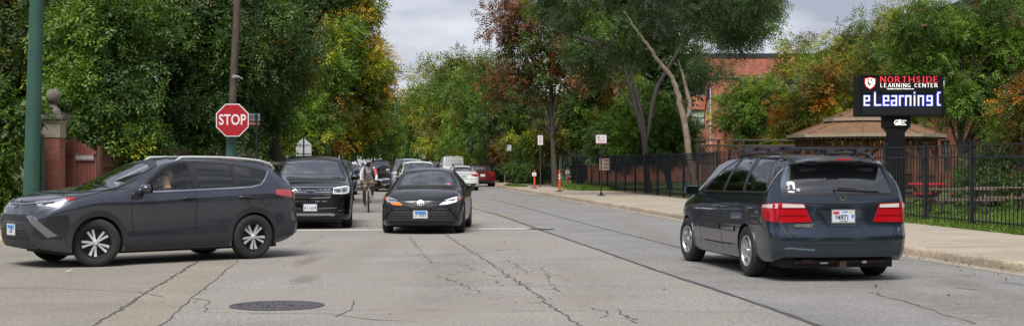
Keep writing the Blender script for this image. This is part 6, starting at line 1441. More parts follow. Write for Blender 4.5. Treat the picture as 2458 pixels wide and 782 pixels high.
# ------------------------------------------------------------------ gazebo
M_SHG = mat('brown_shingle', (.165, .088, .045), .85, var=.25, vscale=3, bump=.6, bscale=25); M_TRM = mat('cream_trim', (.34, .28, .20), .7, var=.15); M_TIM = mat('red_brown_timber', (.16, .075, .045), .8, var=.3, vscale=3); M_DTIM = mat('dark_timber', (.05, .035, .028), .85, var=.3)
gs = 60; gx = px(2077, gs); gz = empty('gazebo', (gx, gs, .1), R(6)); tag(gz, 'octagonal gazebo with two tier brown shingle roof and scalloped trim behind the fence', 'gazebo')
def ring8(r_, z): return [Vector((r_ * math.cos(R(22.5 + 45 * k)), r_ * math.sin(R(22.5 + 45 * k)), z)) for k in range(8)]
def roof8(name, r0, z0, r1, z1):
    mb = MB(); a = ring8(r0, z0); b = ring8(r1, z1); a2 = ring8(r0, z0 - .04); b2 = ring8(r1, z1 - .04)
    for k in range(8):
        q = (k + 1) % 8; mb.quad(a[k], a[q], b[q], b[k]); mb.quad(a2[k], b2[k], b2[q], a2[q]); mb.quad(a[k], a2[k], a2[q], a[q])
    mb.build(name, M_SHG, gz)
    mb = MB()
    for k in range(8): mb.tube([a[k] + Vector((0, 0, .015)), b[k] + Vector((0, 0, .015))], .035, 6)
    mb.build('hip_ridge', M_SHG, gz)
def trim8(r0, z0):
    mb = MB(); a = ring8(r0 + .01, 0)
    for k in range(8):
        A, B = a[k], a[(k + 1) % 8]; n = max(3, int((B - A).length / .2)); pr = None
        for i in range(n * 6 + 1):
            t = i / (n * 6); p = A.lerp(B, t); sc2 = .05 * abs(math.sin(math.pi * t * n)); u = (mb.bm.verts.new(p + Vector((0, 0, z0))), mb.bm.verts.new(p + Vector((0, 0, z0 - .17 - sc2 + .04))))
            if pr: mb.bm.faces.new((pr[0], u[0], u[1], pr[1]))
            pr = u
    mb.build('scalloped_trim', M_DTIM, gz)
    mb = MB(); b = ring8(r0 + .035, 0)
    for k in range(8):
        A, B = b[k], b[(k + 1) % 8]; c = (A + B) / 2; mb.box((c.x, c.y, z0 - .02), ((B - A).length, .03, .13), rz=math.atan2(B.y - A.y, B.x - A.x))
    mb.build('fascia', M_TRM, gz)
E1 = pz(326, gs) - .1; roof8('lower_roof', 3.35, E1, 1.55, E1 + .62); trim8(3.35, E1)
E2 = pz(287, gs) - .1; roof8('upper_roof', 1.75, E2, .06, E2 + .62); trim8(1.75, E2)
mb = MB(); a = ring8(1.45, E1 + .5)
for k in range(8):
    A, B = a[k], a[(k + 1) % 8]
    for i in range(8): p = A.lerp(B, i / 8); mb.box((p.x, p.y, (E1 + .6 + E2) / 2), (.05, .05, E2 - E1 - .35), rz=.4 * k)
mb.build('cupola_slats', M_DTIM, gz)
mb = MB()
for p in ring8(1.4, 0):
    mb.box((p.x, p.y, (E1 + E2) / 2 + .2), (.1, .1, E2 - E1))
mb.build('cupola_frame', M_DTIM, gz)
a = ring8(2.95, 0)
for p in a: mb = MB(); mb.box((p.x, p.y, E1 / 2), (.15, .15, E1), rz=math.atan2(p.y, p.x), bev=.008); mb.build('post', M_TIM, gz)
mb = MB(); ms = MB()
for k in range(8):
    A, B = a[k], a[(k + 1) % 8]; an = math.atan2(B.y - A.y, B.x - A.x); c = (A + B) / 2; L_ = (B - A).length
    mb.box((c.x, c.y, E1 - .08), (L_, .06, .1), rz=an); mb.box((c.x, c.y, E1 - .48), (L_, .06, .08), rz=an)
    for e_, o_ in ((A, B), (B, A)): d_ = (o_ - e_).normalized(); mb.tube([e_ + Vector((0, 0, E1 - .95)), e_ + d_ * .55 + Vector((0, 0, E1 - .5))], .05, 6)
    n = int(L_ / .14)
    for i in range(1, n): p = A.lerp(B, i / n); ms.lathe([(.02, E1 - .44), (.035, E1 - .36), (.02, E1 - .28), (.035, E1 - .2), (.02, E1 - .12)], 6, Matrix.Translation((p.x, p.y, 0)))
    if k != 5:
        for z in (.35, .95): mb.box((c.x, c.y, z), (L_, .06, .08), rz=an)
        for i in range(1, n): p = A.lerp(B, i / n); ms.box((p.x, p.y, .65), (.035, .035, .56), rz=an)
mb.build('frame', M_TIM, gz); ms.build('spindle_lattice', M_TIM, gz)
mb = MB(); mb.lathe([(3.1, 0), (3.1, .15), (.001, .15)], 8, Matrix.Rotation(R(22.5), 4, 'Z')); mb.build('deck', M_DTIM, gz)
# lattice fence behind the van
r = empty('lattice_fence', (px(1675, 66), 66, .1)); tag(r, 'brown timber lattice screen with top rail in front of the brick building', 'fence')
W_ = px(1925, 66) - px(1675, 66); zt_ = pz(338, 66) - .1
for x in np.linspace(0, W_, 6): mb = MB(); mb.box((x, 0, zt_ / 2), (.13, .13, zt_)); mb.build('post', M_TIM, r)
mb = MB(); mb.box((W_ / 2, 0, zt_ + .04), (W_ + .3, .22, .07)); mb.box((W_ / 2, 0, zt_ - .22), (W_, .06, .08)); mb.box((W_ / 2, 0, zt_ - 1.1), (W_, .06, .08)); mb.box((W_ / 2, 0, .3), (W_, .06, .08)); mb.build('rail_frame', mat('grey_timber', (.12, .10, .085), .85), r)
mb = MB(); k = .17; h = .85; zb = zt_ - 1.08; n = int((W_ + h) / k)
for i in range(n):
    a = -h + i * k; xa = max(a, 0); xb = min(a + h, W_)
    if xb > xa + .02:
        for sgn in (0, 1):
            za, zc = (xa - a, xb - a) if sgn == 0 else (h - (xa - a), h - (xb - a)); mb.tube([(xa, .012 * sgn, zb + za), (xb, .012 * sgn, zb + zc)], .02, 4, False)
mb.build('lattice', M_TIM, r)
# picnic tables
M_REDT = mat('red_coated_steel', (.55, .012, .03), .45); M_OLDW = mat('old_picnic_wood', (.15, .11, .08), .85, var=.3)
s = 46; X = px(2225, s); r = empty('picnic_table', (X, s, .11), R(10)); tag(r, 'bright red metal picnic table with attached seats behind the picket fence', 'table')
mb = MB(); mb.lathe([(.0001, .72), (.62, .72), (.64, .73), (.64, .76), (.62, .775), (.0001, .775)], 28); mb.build('table_top', M_REDT, r, True, 40)
for k in range(4):
    a = R(45 + 90 * k + 12); c, s_ = math.cos(a), math.sin(a); mb = MB(); mb.box((c * .86, s_ * .86, .45), (.3, .62, .04), rz=a, bev=.015); e_ = mb.build('seat', M_REDT, r, True, 40)
    mb = MB(); mb.tube([(c * .1, s_ * .1, .3), (c * .5, s_ * .5, .12), (c * .86, s_ * .86, .12), (c * .86, s_ * .86, .43)], .028, 8); mb.tube([(c * .1, s_ * .1, .2), (c * .35, s_ * .35, .5), (c * .45, s_ * .45, .72)], .025, 8); mb.build('leg', M_BLKM, r, True)
mb = MB(); mb.tube([(0, 0, 0), (0, 0, .72)], .05, 10); mb.build('pedestal', M_BLKM, r, True)
def picnic(u, s, lab, rz):
    r = empty('picnic_table', (px(u, s), s, .11), rz); tag(r, lab, 'table')
    mb = MB()
    for i in range(5): mb.box((0, -.3 + i * .15, .72), (1.9, .135, .04), bev=.005)
    mb.build('table_top', M_OLDW, r)
    for q in (-1, 1):
        mb = MB(); mb.box((0, q * .72, .43), (1.9, .25, .04), bev=.005); mb.build('bench', M_OLDW, r)
    for x in (-.65, .65):
        mb = MB(); mb.box((x, 0, .36), (.05, 1.6, .09)); mb.box((x, .33, .35), (.05, .09, .78), rx=R(24)); mb.box((x, -.33, .35), (.05, .09, .78), rx=R(-24)); mb.build('trestle', M_OLDW, r)
picnic(2300, 38.5, 'old brown wooden picnic table seen through the picket fence', R(6)); picnic(2395, 41, 'second wooden picnic table in front of the dark bush at the right edge', R(-12))
# flagpole with drooping flag
r = empty('flagpole', (px(1706, 100), 100, .1)); tag(r, 'rust stained white flagpole in front of the brick building', 'flagpole')
mb = MB(); mb.tube([(0, 0, 0), (0, 0, pz(195, 100))], [.12, .07], 12); mb.build('pole', mat('rusty_white', (.45, .3, .24), .7, var=.5, vscale=2), r, True)
mb = MB(); mb.lathe([(.0001, 0), (.1, .05), (.13, .12), (.1, .2), (.0001, .24)], 12, Matrix.Translation((0, 0, pz(195, 100)))); mb.build('finial', M_GALV, r, True)
fl = empty('flag', (px(1704, 100), 99.85, pz(205, 100))); tag(fl, 'drooping red white and blue flag hanging down the flagpole', 'flag')
def fsurf(a, b): return Vector((-.02 - .42 * a * (.45 + .5 * b) + .07 * math.sin(9 * a + 3 * b), .14 * math.sin(13 * a) , -b * 2.6 - .25 * a))
for i in range(7):
    mb = MB(); mb.grid(lambda a, b: fsurf((i + a) / 7, b if i > 2 else b) , 2, 8); mb.build('stripe', M_SGR if i % 2 == 0 else M_SGW, fl, True)
mb = MB(); mb.grid(lambda a, b: fsurf(a * .42, b * .38) + Vector((0, -.02, 0)), 5, 5); mb.build('canton', mat('flag_blue', (.02, .03, .15), .7), fl, True)
mb = MB(); mb.tube([(0, 0, 0), (0, .02, -8)], .03, 6); 
mb.build('cord', M_SGW, fl)

# ------------------------------------------------------------------ brick school building
M_SBR = brick('school_brick', (.40, .125, .075), (.46, .16, .10), (.33, .20, .15)); M_ROOFD = mat('parapet_dark', (.03, .03, .035), .6); M_WGL = mat('window_glass_dark', (.03, .045, .045), .08, spec=.8); M_WFR = mat('window_frame_grey', (.16, .17, .17), .6); M_BLIND = mat('window_blind', (.40, .46, .42), .7)
bd = empty('school_building', (px(1650, 110), 110, .05)); tag(bd, 'red brick school building with flat dark parapet behind the trees', 'building')
HB = pz(139, 110); LW = 24.3 - px(1650, 110); bx0 = px(1650, 110)
wins = []
def wall(name, x0, x1, z0, z1, holes, M_, thick=.3):
    # front wall in local xz, holes are rectangles
    xs_ = sorted(set([x0, x1] + [h[0] for h in holes] + [h[1] for h in holes])); zs_ = sorted(set([z0, z1] + [h[2] for h in holes] + [h[3] for h in holes])); mb = MB()
    for a, b in zip(xs_, xs_[1:]):
        for c, d_ in zip(zs_, zs_[1:]):
            cx2, cz2 = (a + b) / 2, (c + d_) / 2
            if any(h[0] < cx2 < h[1] and h[2] < cz2 < h[3] for h in holes): continue
            mb.quad(*(M_ @ Vector(p) for p in ((a, 0, c), (b, 0, c), (b, 0, d_), (a, 0, d_))))
    for h in holes:
        for p, q in (((h[0], h[2]), (h[1], h[2])), ((h[1], h[2]), (h[1], h[3])), ((h[1], h[3]), (h[0], h[3])), ((h[0], h[3]), (h[0], h[2]))):
            mb.quad(*(M_ @ Vector(v_) for v_ in ((p[0], 0, p[1]), (q[0], 0, q[1]), (q[0], thick, q[1]), (p[0], thick, p[1]))))
    return mb.build(name, M_SBR, bd)
def window(x0, x1, z0, z1, M_, cols=2):
    mb = MB(); t = .07
    for (cx2, cz2, w_, h_) in [((x0 + x1) / 2, z0 + t / 2, x1 - x0, t), ((x0 + x1) / 2, z1 - t / 2, x1 - x0, t)] + [(x0 + t / 2 + (x1 - x0 - t) * i / cols, (z0 + z1) / 2, t, z1 - z0) for i in range(cols + 1)] + [((x0 + x1) / 2, z0 + (z1 - z0) * .62, x1 - x0, t * .7)]:
        r_ = bmesh.ops.create_cube(mb.bm, size=1); bmesh.ops.transform(mb.bm, matrix=M_ @ Matrix.Translation((cx2, .18, cz2)) @ Matrix.Diagonal((w_, .08, h_, 1)), verts=r_['verts'])
    f = mb.build('window', M_WFR, bd)
    mb = MB(); mb.quad(*(M_ @ Vector(p) for p in ((x0, .21, z0), (x1, .21, z0), (x1, .21, z1), (x0, .21, z1)))); mb.build('pane', M_WGL, f)
    mb = MB(); k = random.Random(int(x0 * 10 + z0)).choice([.3, .5, .75]); mb.quad(*(M_ @ Vector(p) for p in ((x0 + t, .195, z1 - (z1 - z0) * k), (x1 - t, .195, z1 - (z1 - z0) * k), (x1 - t, .195, z1 - t), (x0 + t, .195, z1 - t)))); mb.build('blind', M_BLIND, f)
MF = Matrix(); cols_ = [(0.3, 1.4), (4.6, 6.1), (8.4, 9.8)]; rows_ = [(1.0, 2.6), (4.0, 5.8), (6.6, 8.3)]
hol = [(a, b, c, d_) for a, b in ((.2, 1.5), (4.2, 5.7), (7.5, 9.0)) for c, d_ in ((1.7, 3.3), (4.2, 5.8), (6.9, 8.5))]
wall('front_wall', -8, LW, -.2, HB, hol, MF)
for h in hol: window(*h, MF)
MS = Matrix.Translation((LW, 0, 0)) @ Matrix.Rotation(R(-90), 4, 'Z')        # wing wall coming towards the road
hs = [(a, a + 1.8, c, d_) for a in np.arange(2.5, 48, 4.2) for c, d_ in ((1.0, 2.8), (4.2, 6.0), (7.0, 8.7))]
wall('wing_wall', 0, 52, -.2, HB, hs, MS)
for h in hs: window(*h, MS)
mb = MB(); mb.box((LW / 2 - 4, 2.8, HB + .12), (LW + 8.1, 5.7, .35)); mb.build('parapet', M_ROOFD, bd)
mb = MB(); mb.box((LW + 4, -26 + 2.5, HB + .12), (8.2, 57, .35)); mb.build('parapet', M_ROOFD, bd)
mb = MB(); mb.box((LW + 8.2, -26, HB / 2), (.3, 52, HB)); mb.box((LW + 4, -52.1, HB / 2), (8.4, .3, HB)); mb.box((LW / 2, 5.5, HB / 2), (LW + 8, .3, HB)); mb.build('back_wall', M_SBR, bd)
mb = MB(); mb.box((4.0, -.06, HB - 1.6), (LW * .9, .1, .12)); mb.build('string_course', M_LIME, bd)
# far obelisk-like post
r = empty('concrete_post', (px(862, 260), 260, 0)); tag(r, 'pale concrete post far down the road left of the cyclist', 'post')
mb = MB(); mb.box((0, 0, 1.45), (.9, .9, 2.9), taper=(.7, .7)); mb.build('shaft', M_SGB, r); mb = MB(); mb.box((0, 0, 3.0), (.8, .8, .2), bev=.03); mb.build('cap', M_SGB, r)
# ------------------------------------------------------------------ the other cars
def suv_spec(L=4.7, W=.93, H=1.70, wb=2.75, hood=1.08, g=.08, sed=False, Rw=.36):
    fo = .92; ro = L - wb - fo; xf = wb + fo; k = H / 1.66
    return dict(name='car', wb=wb, R=Rw, arch=(Rw + .04, Rw + .04), g=g,
      top=[(-ro, 1.5 * k), (-ro + .4, 1.59 * k), (.4, 1.655 * k), (1.0, 1.65 * k), (1.4, 1.60 * k), (1.8, 1.42 * k), (2.2, 1.22 * k), (2.45, hood + .05), (2.7, hood), (xf - .5, hood - .1), (xf - .15, hood - .22), (xf, hood - .34)],
      belt=[(-ro, 1.12 * k), (.4, 1.08 * k), (1.6, 1.03 * k), (2.6, hood - .1), (xf - .4, hood - .22), (xf, hood - .42)],
      W=[(-ro, W * .84), (-ro + .2, W * .94), (-.4, W * .99), (.6, W), (2.4, W), (wb + .1, W * .99), (xf - .35, W * .93), (xf - .12, W * .82), (xf, W * .68)],
      wr=[(-ro, W * .62), (.4, W * .68), (1.4, W * .66), (2.4, W * .82), (xf - .4, W * .78), (xf, W * .6)],
      bot=[(-ro, .42), (-.6, .27), (0, .22), (wb, .22), (xf, .28)],
      nose=[(.25, .1), (.4, 0), (.65, 0), (hood, .12)], tail=[(.3, .12), (.5, 0), (.85, .04), (1.1, .1), (1.5 * k, .27)], bow=(.16, .1))
def sedan_spec(L=4.65, W=.9, H=1.44, wb=2.7, Rw=.325):
    fo = .95; ro = L - wb - fo; xf = wb + fo; sp = dict(PC); k = H / 1.445; dx = xf - 3.76
    sp.update(name='car', wb=wb, R=Rw, arch=(Rw + .035, Rw + .035), g=.08, openings=[]); sp['top'] = [(x if x > -1 else -ro, z * k) for x, z in PC['top'][:-1]] + [(xf if xf > 3.62 else 3.63, .72)]
    sp['belt'] = [(-ro, .94)] + PC['belt'][1:-1] + [(sp['top'][-1][0], .66)]; w_ = [(x, y * W / .92) for x, y in PC['W'][1:-2]]; sp['W'] = [(-ro, .66)] + [q for q in w_ if q[0] > -ro + .02] + [(sp['top'][-1][0], .58)]
    sp['wr'] = [(-ro, .55)] + PC['wr'][1:-1] + [(sp['top'][-1][0], .45)]; sp['bot'] = [(-ro, .36)] + PC['bot'][1:-1] + [(sp['top'][-1][0], .2)]
    return sp
GD = glassmat('far_glass', (.03, .03, .035), base=.14, dark=(.018, .022, .028), opaq=.85)
def simple_suv(spec, pm, front=True, rear=False, plate=None, H=1.7, rails_=None, lightm=None):
    c = Car(spec, pm); k = H / 1.66; W = spec['W'][3][1]; hood = spec['top'][8][1]; xf = spec['top'][-1][0]; xr = spec['top'][0][0]
    c.wheels(spec['R'], spec['R'] * .62, .22, W - .12, 5, 'double', seg=28)
    c.window('windshield', [(-.78 * W / .93, hood + .08), (.78 * W / .93, hood + .08), (.6 * W / .93, 1.50 * k), (.3, 1.555 * k), (-.3, 1.555 * k), (-.6 * W / .93, 1.50 * k)], 0, GD, .04, mirror=False, g=.14)
    c.window('rear_window', [(-.62, 1.13 * k), (.62, 1.13 * k), (.52, 1.45 * k), (-.52, 1.45 * k)], 180, GD, .03, mirror=False, g=.14)
    c.window('side_window', [(2.0, 1.10 * k), (1.55, 1.44 * k), (1.0, 1.53 * k), (1.0, 1.10 * k)], 90, GD, .03, g=.14); c.window('side_window', [(.92, 1.53 * k), (.1, 1.52 * k), (.1, 1.13 * k), (.92, 1.11 * k)], 90, GD, .03, g=.14); c.window('side_window', [(.02, 1.5 * k), (xr + .55, 1.42 * k), (xr + .55, 1.2 * k), (.02, 1.14 * k)], 90, GD, .03, g=.14)
    c.patch('headlight', [(.5, hood - .2), (.78 * W / .93, hood - .14), (.8 * W / .93, hood - .26), (.52, hood - .3)], 0, lightm or M_LAMP, .01, .02, g=.1, mirror=True)
    c.patch('grille', [(-.42, hood - .2), (.42, hood - .2), (.36, hood - .42), (-.36, hood - .42)], 0, M_TRIM, .01, .02, g=.1); c.patch('lower_grille', [(-.5, .5), (.5, .5), (.45, .36), (-.45, .36)], 0, M_TRIM, .01, .02, g=.1)
    c.ribbon('grille_bar', [[(-.4, hood - .26), (.4, hood - .26)], [(-.38, hood - .34), (.38, hood - .34)]], .02, 0, M_CHROME, .02)
    c.patch('tail_light', [(.48, 1.0), (.76, 1.05), (.76, .86), (.5, .88)], 180, M_RED, .012, .02, g=.1, mirror=True)
    c.ribbon('door_seam', [[(2.1, 1.08), (2.1, .4)], [(.96, 1.1), (.98, .4)], [(.06, 1.1), (.3, .5)]], .012, 90, M_SEAM, .002, mirror=True); c.arches(.05, M_CLAD, .006, .02)
    c.handle(1.15, .98 * k, pm, .2); c.handle(.2, .99 * k, pm, .2)
    if front: c.plate(None, .47, 0, False, '', 'blue')
    if rear: c.plate(None, .8, 0, True, '', 'plain')
    if rails_: rails(c, (1.4, 1.1, .3, -.3, -.5), W * .61, rails_, .045, .022)
    c.mirror(1.95, 1.12 * k, pm, W - .04, .95)
    mb = MB(); mb.box((1.3, 0, .28), (spec['wb'] + .9, 1.4, .1)); mb.build('underbody', M_INT, c.root)
    return c
def simple_sedan(spec, pm, front=True, rear=False, kind='blue', lightm=None):
    c = Car(spec, pm); xr = spec['top'][0][0]
    c.wheels(spec['R'], spec['R'] * .64, .21, .78, 5, 'double', seg=28)
    c.window('windshield', [(-.66, 1.03), (.66, 1.03), (.5, 1.33), (.3, 1.36), (-.3, 1.36), (-.5, 1.33)], 0, GD, .04, mirror=False, g=.14)
    c.window('rear_window', [(-.6, 1.12), (.6, 1.12), (.46, 1.32), (-.46, 1.32)], 180, GD, .03, mirror=False, g=.14)
    c.window('side_window', [(2.0, .98), (1.6, 1.22), (1.25, 1.33), (.98, 1.35), (.98, .99)], 90, GD, .03, g=.14); c.window('side_window', [(.9, 1.35), (.45, 1.30), (.05, 1.13), (.0, 1.02), (.9, .99)], 90, GD, .03, g=.14)
    c.patch('headlight', [(.45, .66), (.8, .74), (.8, .66), (.5, .58)], 0, lightm or M_LAMP, .01, .02, g=.1, mirror=True); c.patch('lower_grille', [(-.6, .5), (.6, .5), (.5, .28), (-.5, .28)], 0, M_TRIM, .01, .02, g=.1)
    c.ribbon('grille_bar', [[(-.55, .45), (.55, .45)], [(-.52, .38), (.52, .38)]], .016, 0, M_CHROME, .02)
    c.patch('tail_light', [(.42, .93), (.80, .95), (.82, .84), (.70, .80), (.44, .86)], 180, M_RED, .012, .02, g=.1, mirror=True)
    c.patch('bumper_valance', [(-.7, .42), (.7, .42), (.62, .27), (-.62, .27)], 180, M_TRIM, .012, .02, g=.1)
    c.ribbon('boot_seam', [(-.72, .98), (-.66, .66), (.66, .66), (.72, .98)], .012, 180, M_SEAM, .003)
    c.ribbon('door_seam', [[(2.15, .92), (2.12, .3)], [(.94, .96), (.95, .3)], [(.05, .98), (.3, .45)]], .012, 90, M_SEAM, .002, mirror=True); c.arches(.03, pm, .005, .02)
    c.handle(1.12, .84, pm, .2); c.handle(.2, .86, pm, .2); c.mirror(1.9, 1.0, pm, .84, .85)
    if front: c.plate(None, .42, 0, False, '', kind)
    if rear: c.plate(None, .76, 0, True, '', kind)
    mb = MB(); mb.box((1.2, 0, .22), (3.7, 1.4, .06)); mb.build('underbody', M_INT, c.root)
    return c
P_WHT = paint('white_paint', (.72, .72, .70), .35, 0); P_SIL = paint('silver_blue_paint', (.33, .36, .42), .3, .6); P_BLU = paint('dark_blue_paint', (.012, .03, .09), .3, .3); P_DRED = paint('dark_red_paint', (.16, .008, .012), .3, .3)
RD = math.degrees(math.atan2(1, -.115))  # road heading away
c = simple_suv(suv_spec(4.65, .93, 1.66, 2.7, 1.10), P_WHT, H=1.66, rails_=M_SILVER); c.place(-4.1 - .1, 60.5, RD + 180, 0, 'white SUV with roof rails queued directly behind the black sedan')
c = simple_suv(suv_spec(4.9, .96, 1.80, 2.85, 1.15), P_SIL, H=1.80, rails_=M_SILVER); c.place(-5.35, 70.5, RD + 180, 0, 'silver blue SUV queued behind the white SUV')
c = simple_sedan(sedan_spec(), P_BLK, lightm=M_LAMP); c.place(-7.0, 78.5, RD + 180, 0, 'black sedan with bright headlamps half hidden beside the white SUV')
c = simple_suv(suv_spec(4.8, .96, 1.78, 2.8, 1.15), P_BLK, H=1.78); BS = c; c.place(-8.75, 90, RD + 180, 0, 'black SUV behind the cyclist, left of the silver blue SUV')
c = simple_sedan(sedan_spec(), P_SIL); c.place(-10.7, 112, RD + 180, 0, 'silver sedan glimpsed behind the cyclist helmet'); SS = c
def clone(c, X, Z, yaw, label):
    r = copy_tree(c.root); r.location = (X, Z, 0); r.rotation_euler = (0, 0, R(yaw)); r['label'] = label; return r
clone(BS, lk(60) + 1.55, 60, RD + 180, 'black SUV parked at the left kerb behind the chrome grille SUV')
c = simple_sedan(sedan_spec(), P_BLU); c.place(lk(70) + 1.6, 71, RD + 180, 0, 'dark blue sedan parked second at the left kerb'); BL = c
clone(c, lk(150) + 1.5, 150, RD + 180, 'blue sedan far off at the left kerb'); clone(SS, lk(200) + 2.0, 200, RD + 180, 'pale sedan parked far down the left kerb')
clone(BS, px(866, 300), 300, RD + 180, 'tiny dark SUV driving at the far end of the road')
clone(BL, px(905, 150), 150, RD + 180, 'dark sedan far behind in the oncoming queue'); clone(BS, px(1052, 134), 134, RD, 'dark SUV parked beyond the white cargo van')
# white sedan seen from behind, with cross bars
c = simple_sedan(sedan_spec(4.6, .89, 1.43, 2.7), P_WHT, front=False, rear=True, kind='blue'); c.place(px(1111, 79), 79, RD, 0, 'white sedan with black cross bars driving away past the black sedan')
for x in (1.1, .35):
    h = c.bvh.ray_cast(Vector((x, 0, 5)), Vector((0, 0, -1)))[0]; mb = MB(); mb.box((x, 0, h.z + .09), (.07, 1.1, .03), bev=.01)
    for q in (-1, 1): mb.box((x, q * .5, h.z + .02), (.1, .07, .14), bev=.02)
    mb.build('cross_bar', M_TRIM, c.root, True)
c = simple_sedan(sedan_spec(4.5, .9, 1.40, 2.68), P_DRED, front=False, rear=True, kind='plain'); c.place(px(1156, 92), 92, RD, 0, 'dark red hatchback parked at the right kerb seen from behind')
clone(BL, px(1141, 108), 108, RD, 'black car parked beyond the dark red hatchback')
# white cargo van
PW = dict(name='cargo_van', wb=3.3, R=.35, arch=(.39, .39), g=.1, top=[(-1.2, 2.12), (-1.0, 2.2), (1, 2.24), (2.6, 2.2), (3.0, 2.05), (3.5, 1.6), (3.8, 1.3), (4.2, 1.12), (4.4, .9)], belt=[(-1.2, 1.4), (2, 1.4), (3.4, 1.25), (4.4, .85)],
   W=[(-1.2, .93), (-1.1, .98), (0, 1.0), (3, 1.0), (4, .92), (4.3, .8), (4.4, .7)], wr=[(-1.2, .82), (0, .85), (3, .82), (4.4, .6)], bot=[(-1.2, .4), (0, .3), (4.4, .3)], nose=[(.3, .1), (.5, 0), (1.1, .1)], tail=[(.3, .06), (.5, 0), (1.4, 0), (2.1, .06)], bow=(.2, .03))
c = Car(PW, P_WHT); c.wheels(.35, .21, .22, .84, 5, 'double', seg=28)
c.ribbon('rear_door_seam', [[(0, 2.05), (0, .5)], [(-.86, 1.95), (-.86, .5)], [(.86, 1.95), (.86, .5)], [(-.8, 2.05), (.8, 2.05)]], .03, 180, mat('seam_grey', (.2, .2, .2), .7), .004)
for q in (1, -1): c.window('rear_window', [(q * .1, 1.35), (q * .72, 1.35), (q * .68, 1.85), (q * .1, 1.85)], 180, mat('whitened_pane', (.5, .52, .53), .2, coat=.6), .03, mirror=False, g=.2, fm=mat('seam_grey'))
c.patch('tail_light', [(.9, 1.2), (.96, 1.2), (.96, .85), (.9, .85)], 180, M_RED, .01, .02, mirror=True); mb = MB(); mb.box((-1.0, 0, 2.2), (.1, .4, .06), bev=.02); mb.build('brake_light', M_TRIM, c.root); c.plate(None, .7, .3, True, '', 'plain'); c.mirror(3.3, 1.35, M_TRIM, .95, 1.3)
c.window('windshield', [(-.8, 1.35), (.8, 1.35), (.7, 2.0), (-.7, 2.0)], 0, GD, .03, mirror=False, g=.2); c.window('side_window', [(3.3, 1.4), (2.9, 1.95), (2.2, 1.95), (2.2, 1.4)], 90, GD, .03, g=.2); c.patch('bumper', [(-.9, .62), (.9, .62), (.9, .42), (-.9, .42)], 180, M_CLAD, .03, .04)
c.place(px(1085, 121), 122, RD, 0, 'white cargo van parked beyond the dark red hatchback', 'van')

# ------------------------------------------------------------------ cyclist
cy = 44.5; cx0 = px(884, cy); heading = RD + 180
bk = empty('bicycle', (cx0, cy, 0), R(heading)); tag(bk, 'drop bar road bicycle ridden towards the viewer between the cars', 'bicycle')
M_FRM = mat('bike_frame_pale', (.35, .38, .36), .3, coat=.6); M_BT = mat('bike_black', (.01, .01, .01), .5); M_LEG = mat('skin_brown')
WR = .345; XF, XB = 1.0, 0.0     # x forward, rear axle at 0, wheelbase 1.0
for x in (XB, XF):
    e_ = empty('wheel', (x, 0, WR), 0, bk); Mx = Matrix.Rotation(R(90), 4, 'X')
    mb = MB(); mb.lathe([(WR - .022 + .022 * math.cos(a), .022 * math.sin(a)) for a in np.linspace(0, 2 * math.pi, 9)[:-1]], 40, Mx, close=True); mb.build('tyre', M_RUB, e_, True)
    mb = MB(); mb.lathe([(WR - .05, -.01), (WR - .035, -.012), (WR - .035, .012), (WR - .05, .01)], 40, Mx, close=True); mb.lathe([(.018, -.05), (.025, -.03), (.018, 0), (.025, .03), (.018, .05)], 12, Mx)
    for k in range(20): a = 2 * math.pi * k / 20; mb.tube([(.02 * math.cos(a), .03 * (-1)**k, .02 * math.sin(a)), ((WR - .05) * math.cos(a), 0, (WR - .05) * math.sin(a))], .0015, 3, False)
    mb.build('rim', M_BT, e_, True)
mb = MB(); BB = (.42, 0, .28); ST = (.28, 0, .76); HT = (.88, 0, .78); HL = (.91, 0, .64)
for a, b, r_ in ((BB, ST, .017), (BB, HL, .02), (ST, HT, .016), (HT, HL, .02), (ST, (.25, 0, .86), .014)): mb.tube([a, b], r_, 8)
for q in (-1, 1): mb.tube([BB, (XB, q * .06, WR)], .01, 6); mb.tube([ST, (XB, q * .06, WR)], .008, 6); mb.tube([HL, (XF - .03, q * .055, WR + .25), (XF, q * .055, WR)], .012, 6)
mb.build('frame', M_FRM, bk, True)
mb = MB(); mb.box((.22, 0, .94), (.27, .13, .05), bev=.02, taper=(.9, .8)); mb.build('saddle', M_BT, bk, True)
mb = MB(); mb.tube([HT, (.86, 0, .86), (.96, 0, .90)], .016, 8)
for q in (-1, 1): mb.tube([(.96, 0, .90), (.96, q * .2, .90), (1.03, q * .215, .89), (1.06, q * .22, .84), (1.03, q * .225, .78), (.93, q * .23, .76)], .016, 8); mb.tube([(1.05, q * .215, .90), (1.08, q * .215, .93)], .02, 8); mb.tube([(1.08, q * .215, .92), (1.1, q * .22, .83), (1.07, q * .225, .77)], .006, 5)
mb.build('handlebar', M_BT, bk, True)
mb = MB(); mb.lathe([(.1, -.004), (.1, .004)], 24, Matrix.Translation((.42, -.045, .28)) @ Matrix.Rotation(R(90), 4, 'X'))
mb.tube([(.42, -.07, .28), (.42 + .05, -.08, .12)], .01, 6); mb.box((.48, -.13, .115), (.09, .1, .02)); mb.tube([(.42, .07, .28), (.37, .08, .44)], .01, 6); mb.box((.38, .13, .445), (.09, .1, .02)); mb.build('crankset', M_BT, bk)
mb = MB(); mb.tube([(.36, 0, .40), (.42, 0, .55)], .034, 12); mb.build('bottle', mat('bottle_red', (.3, .05, .04), .4), bk, True)
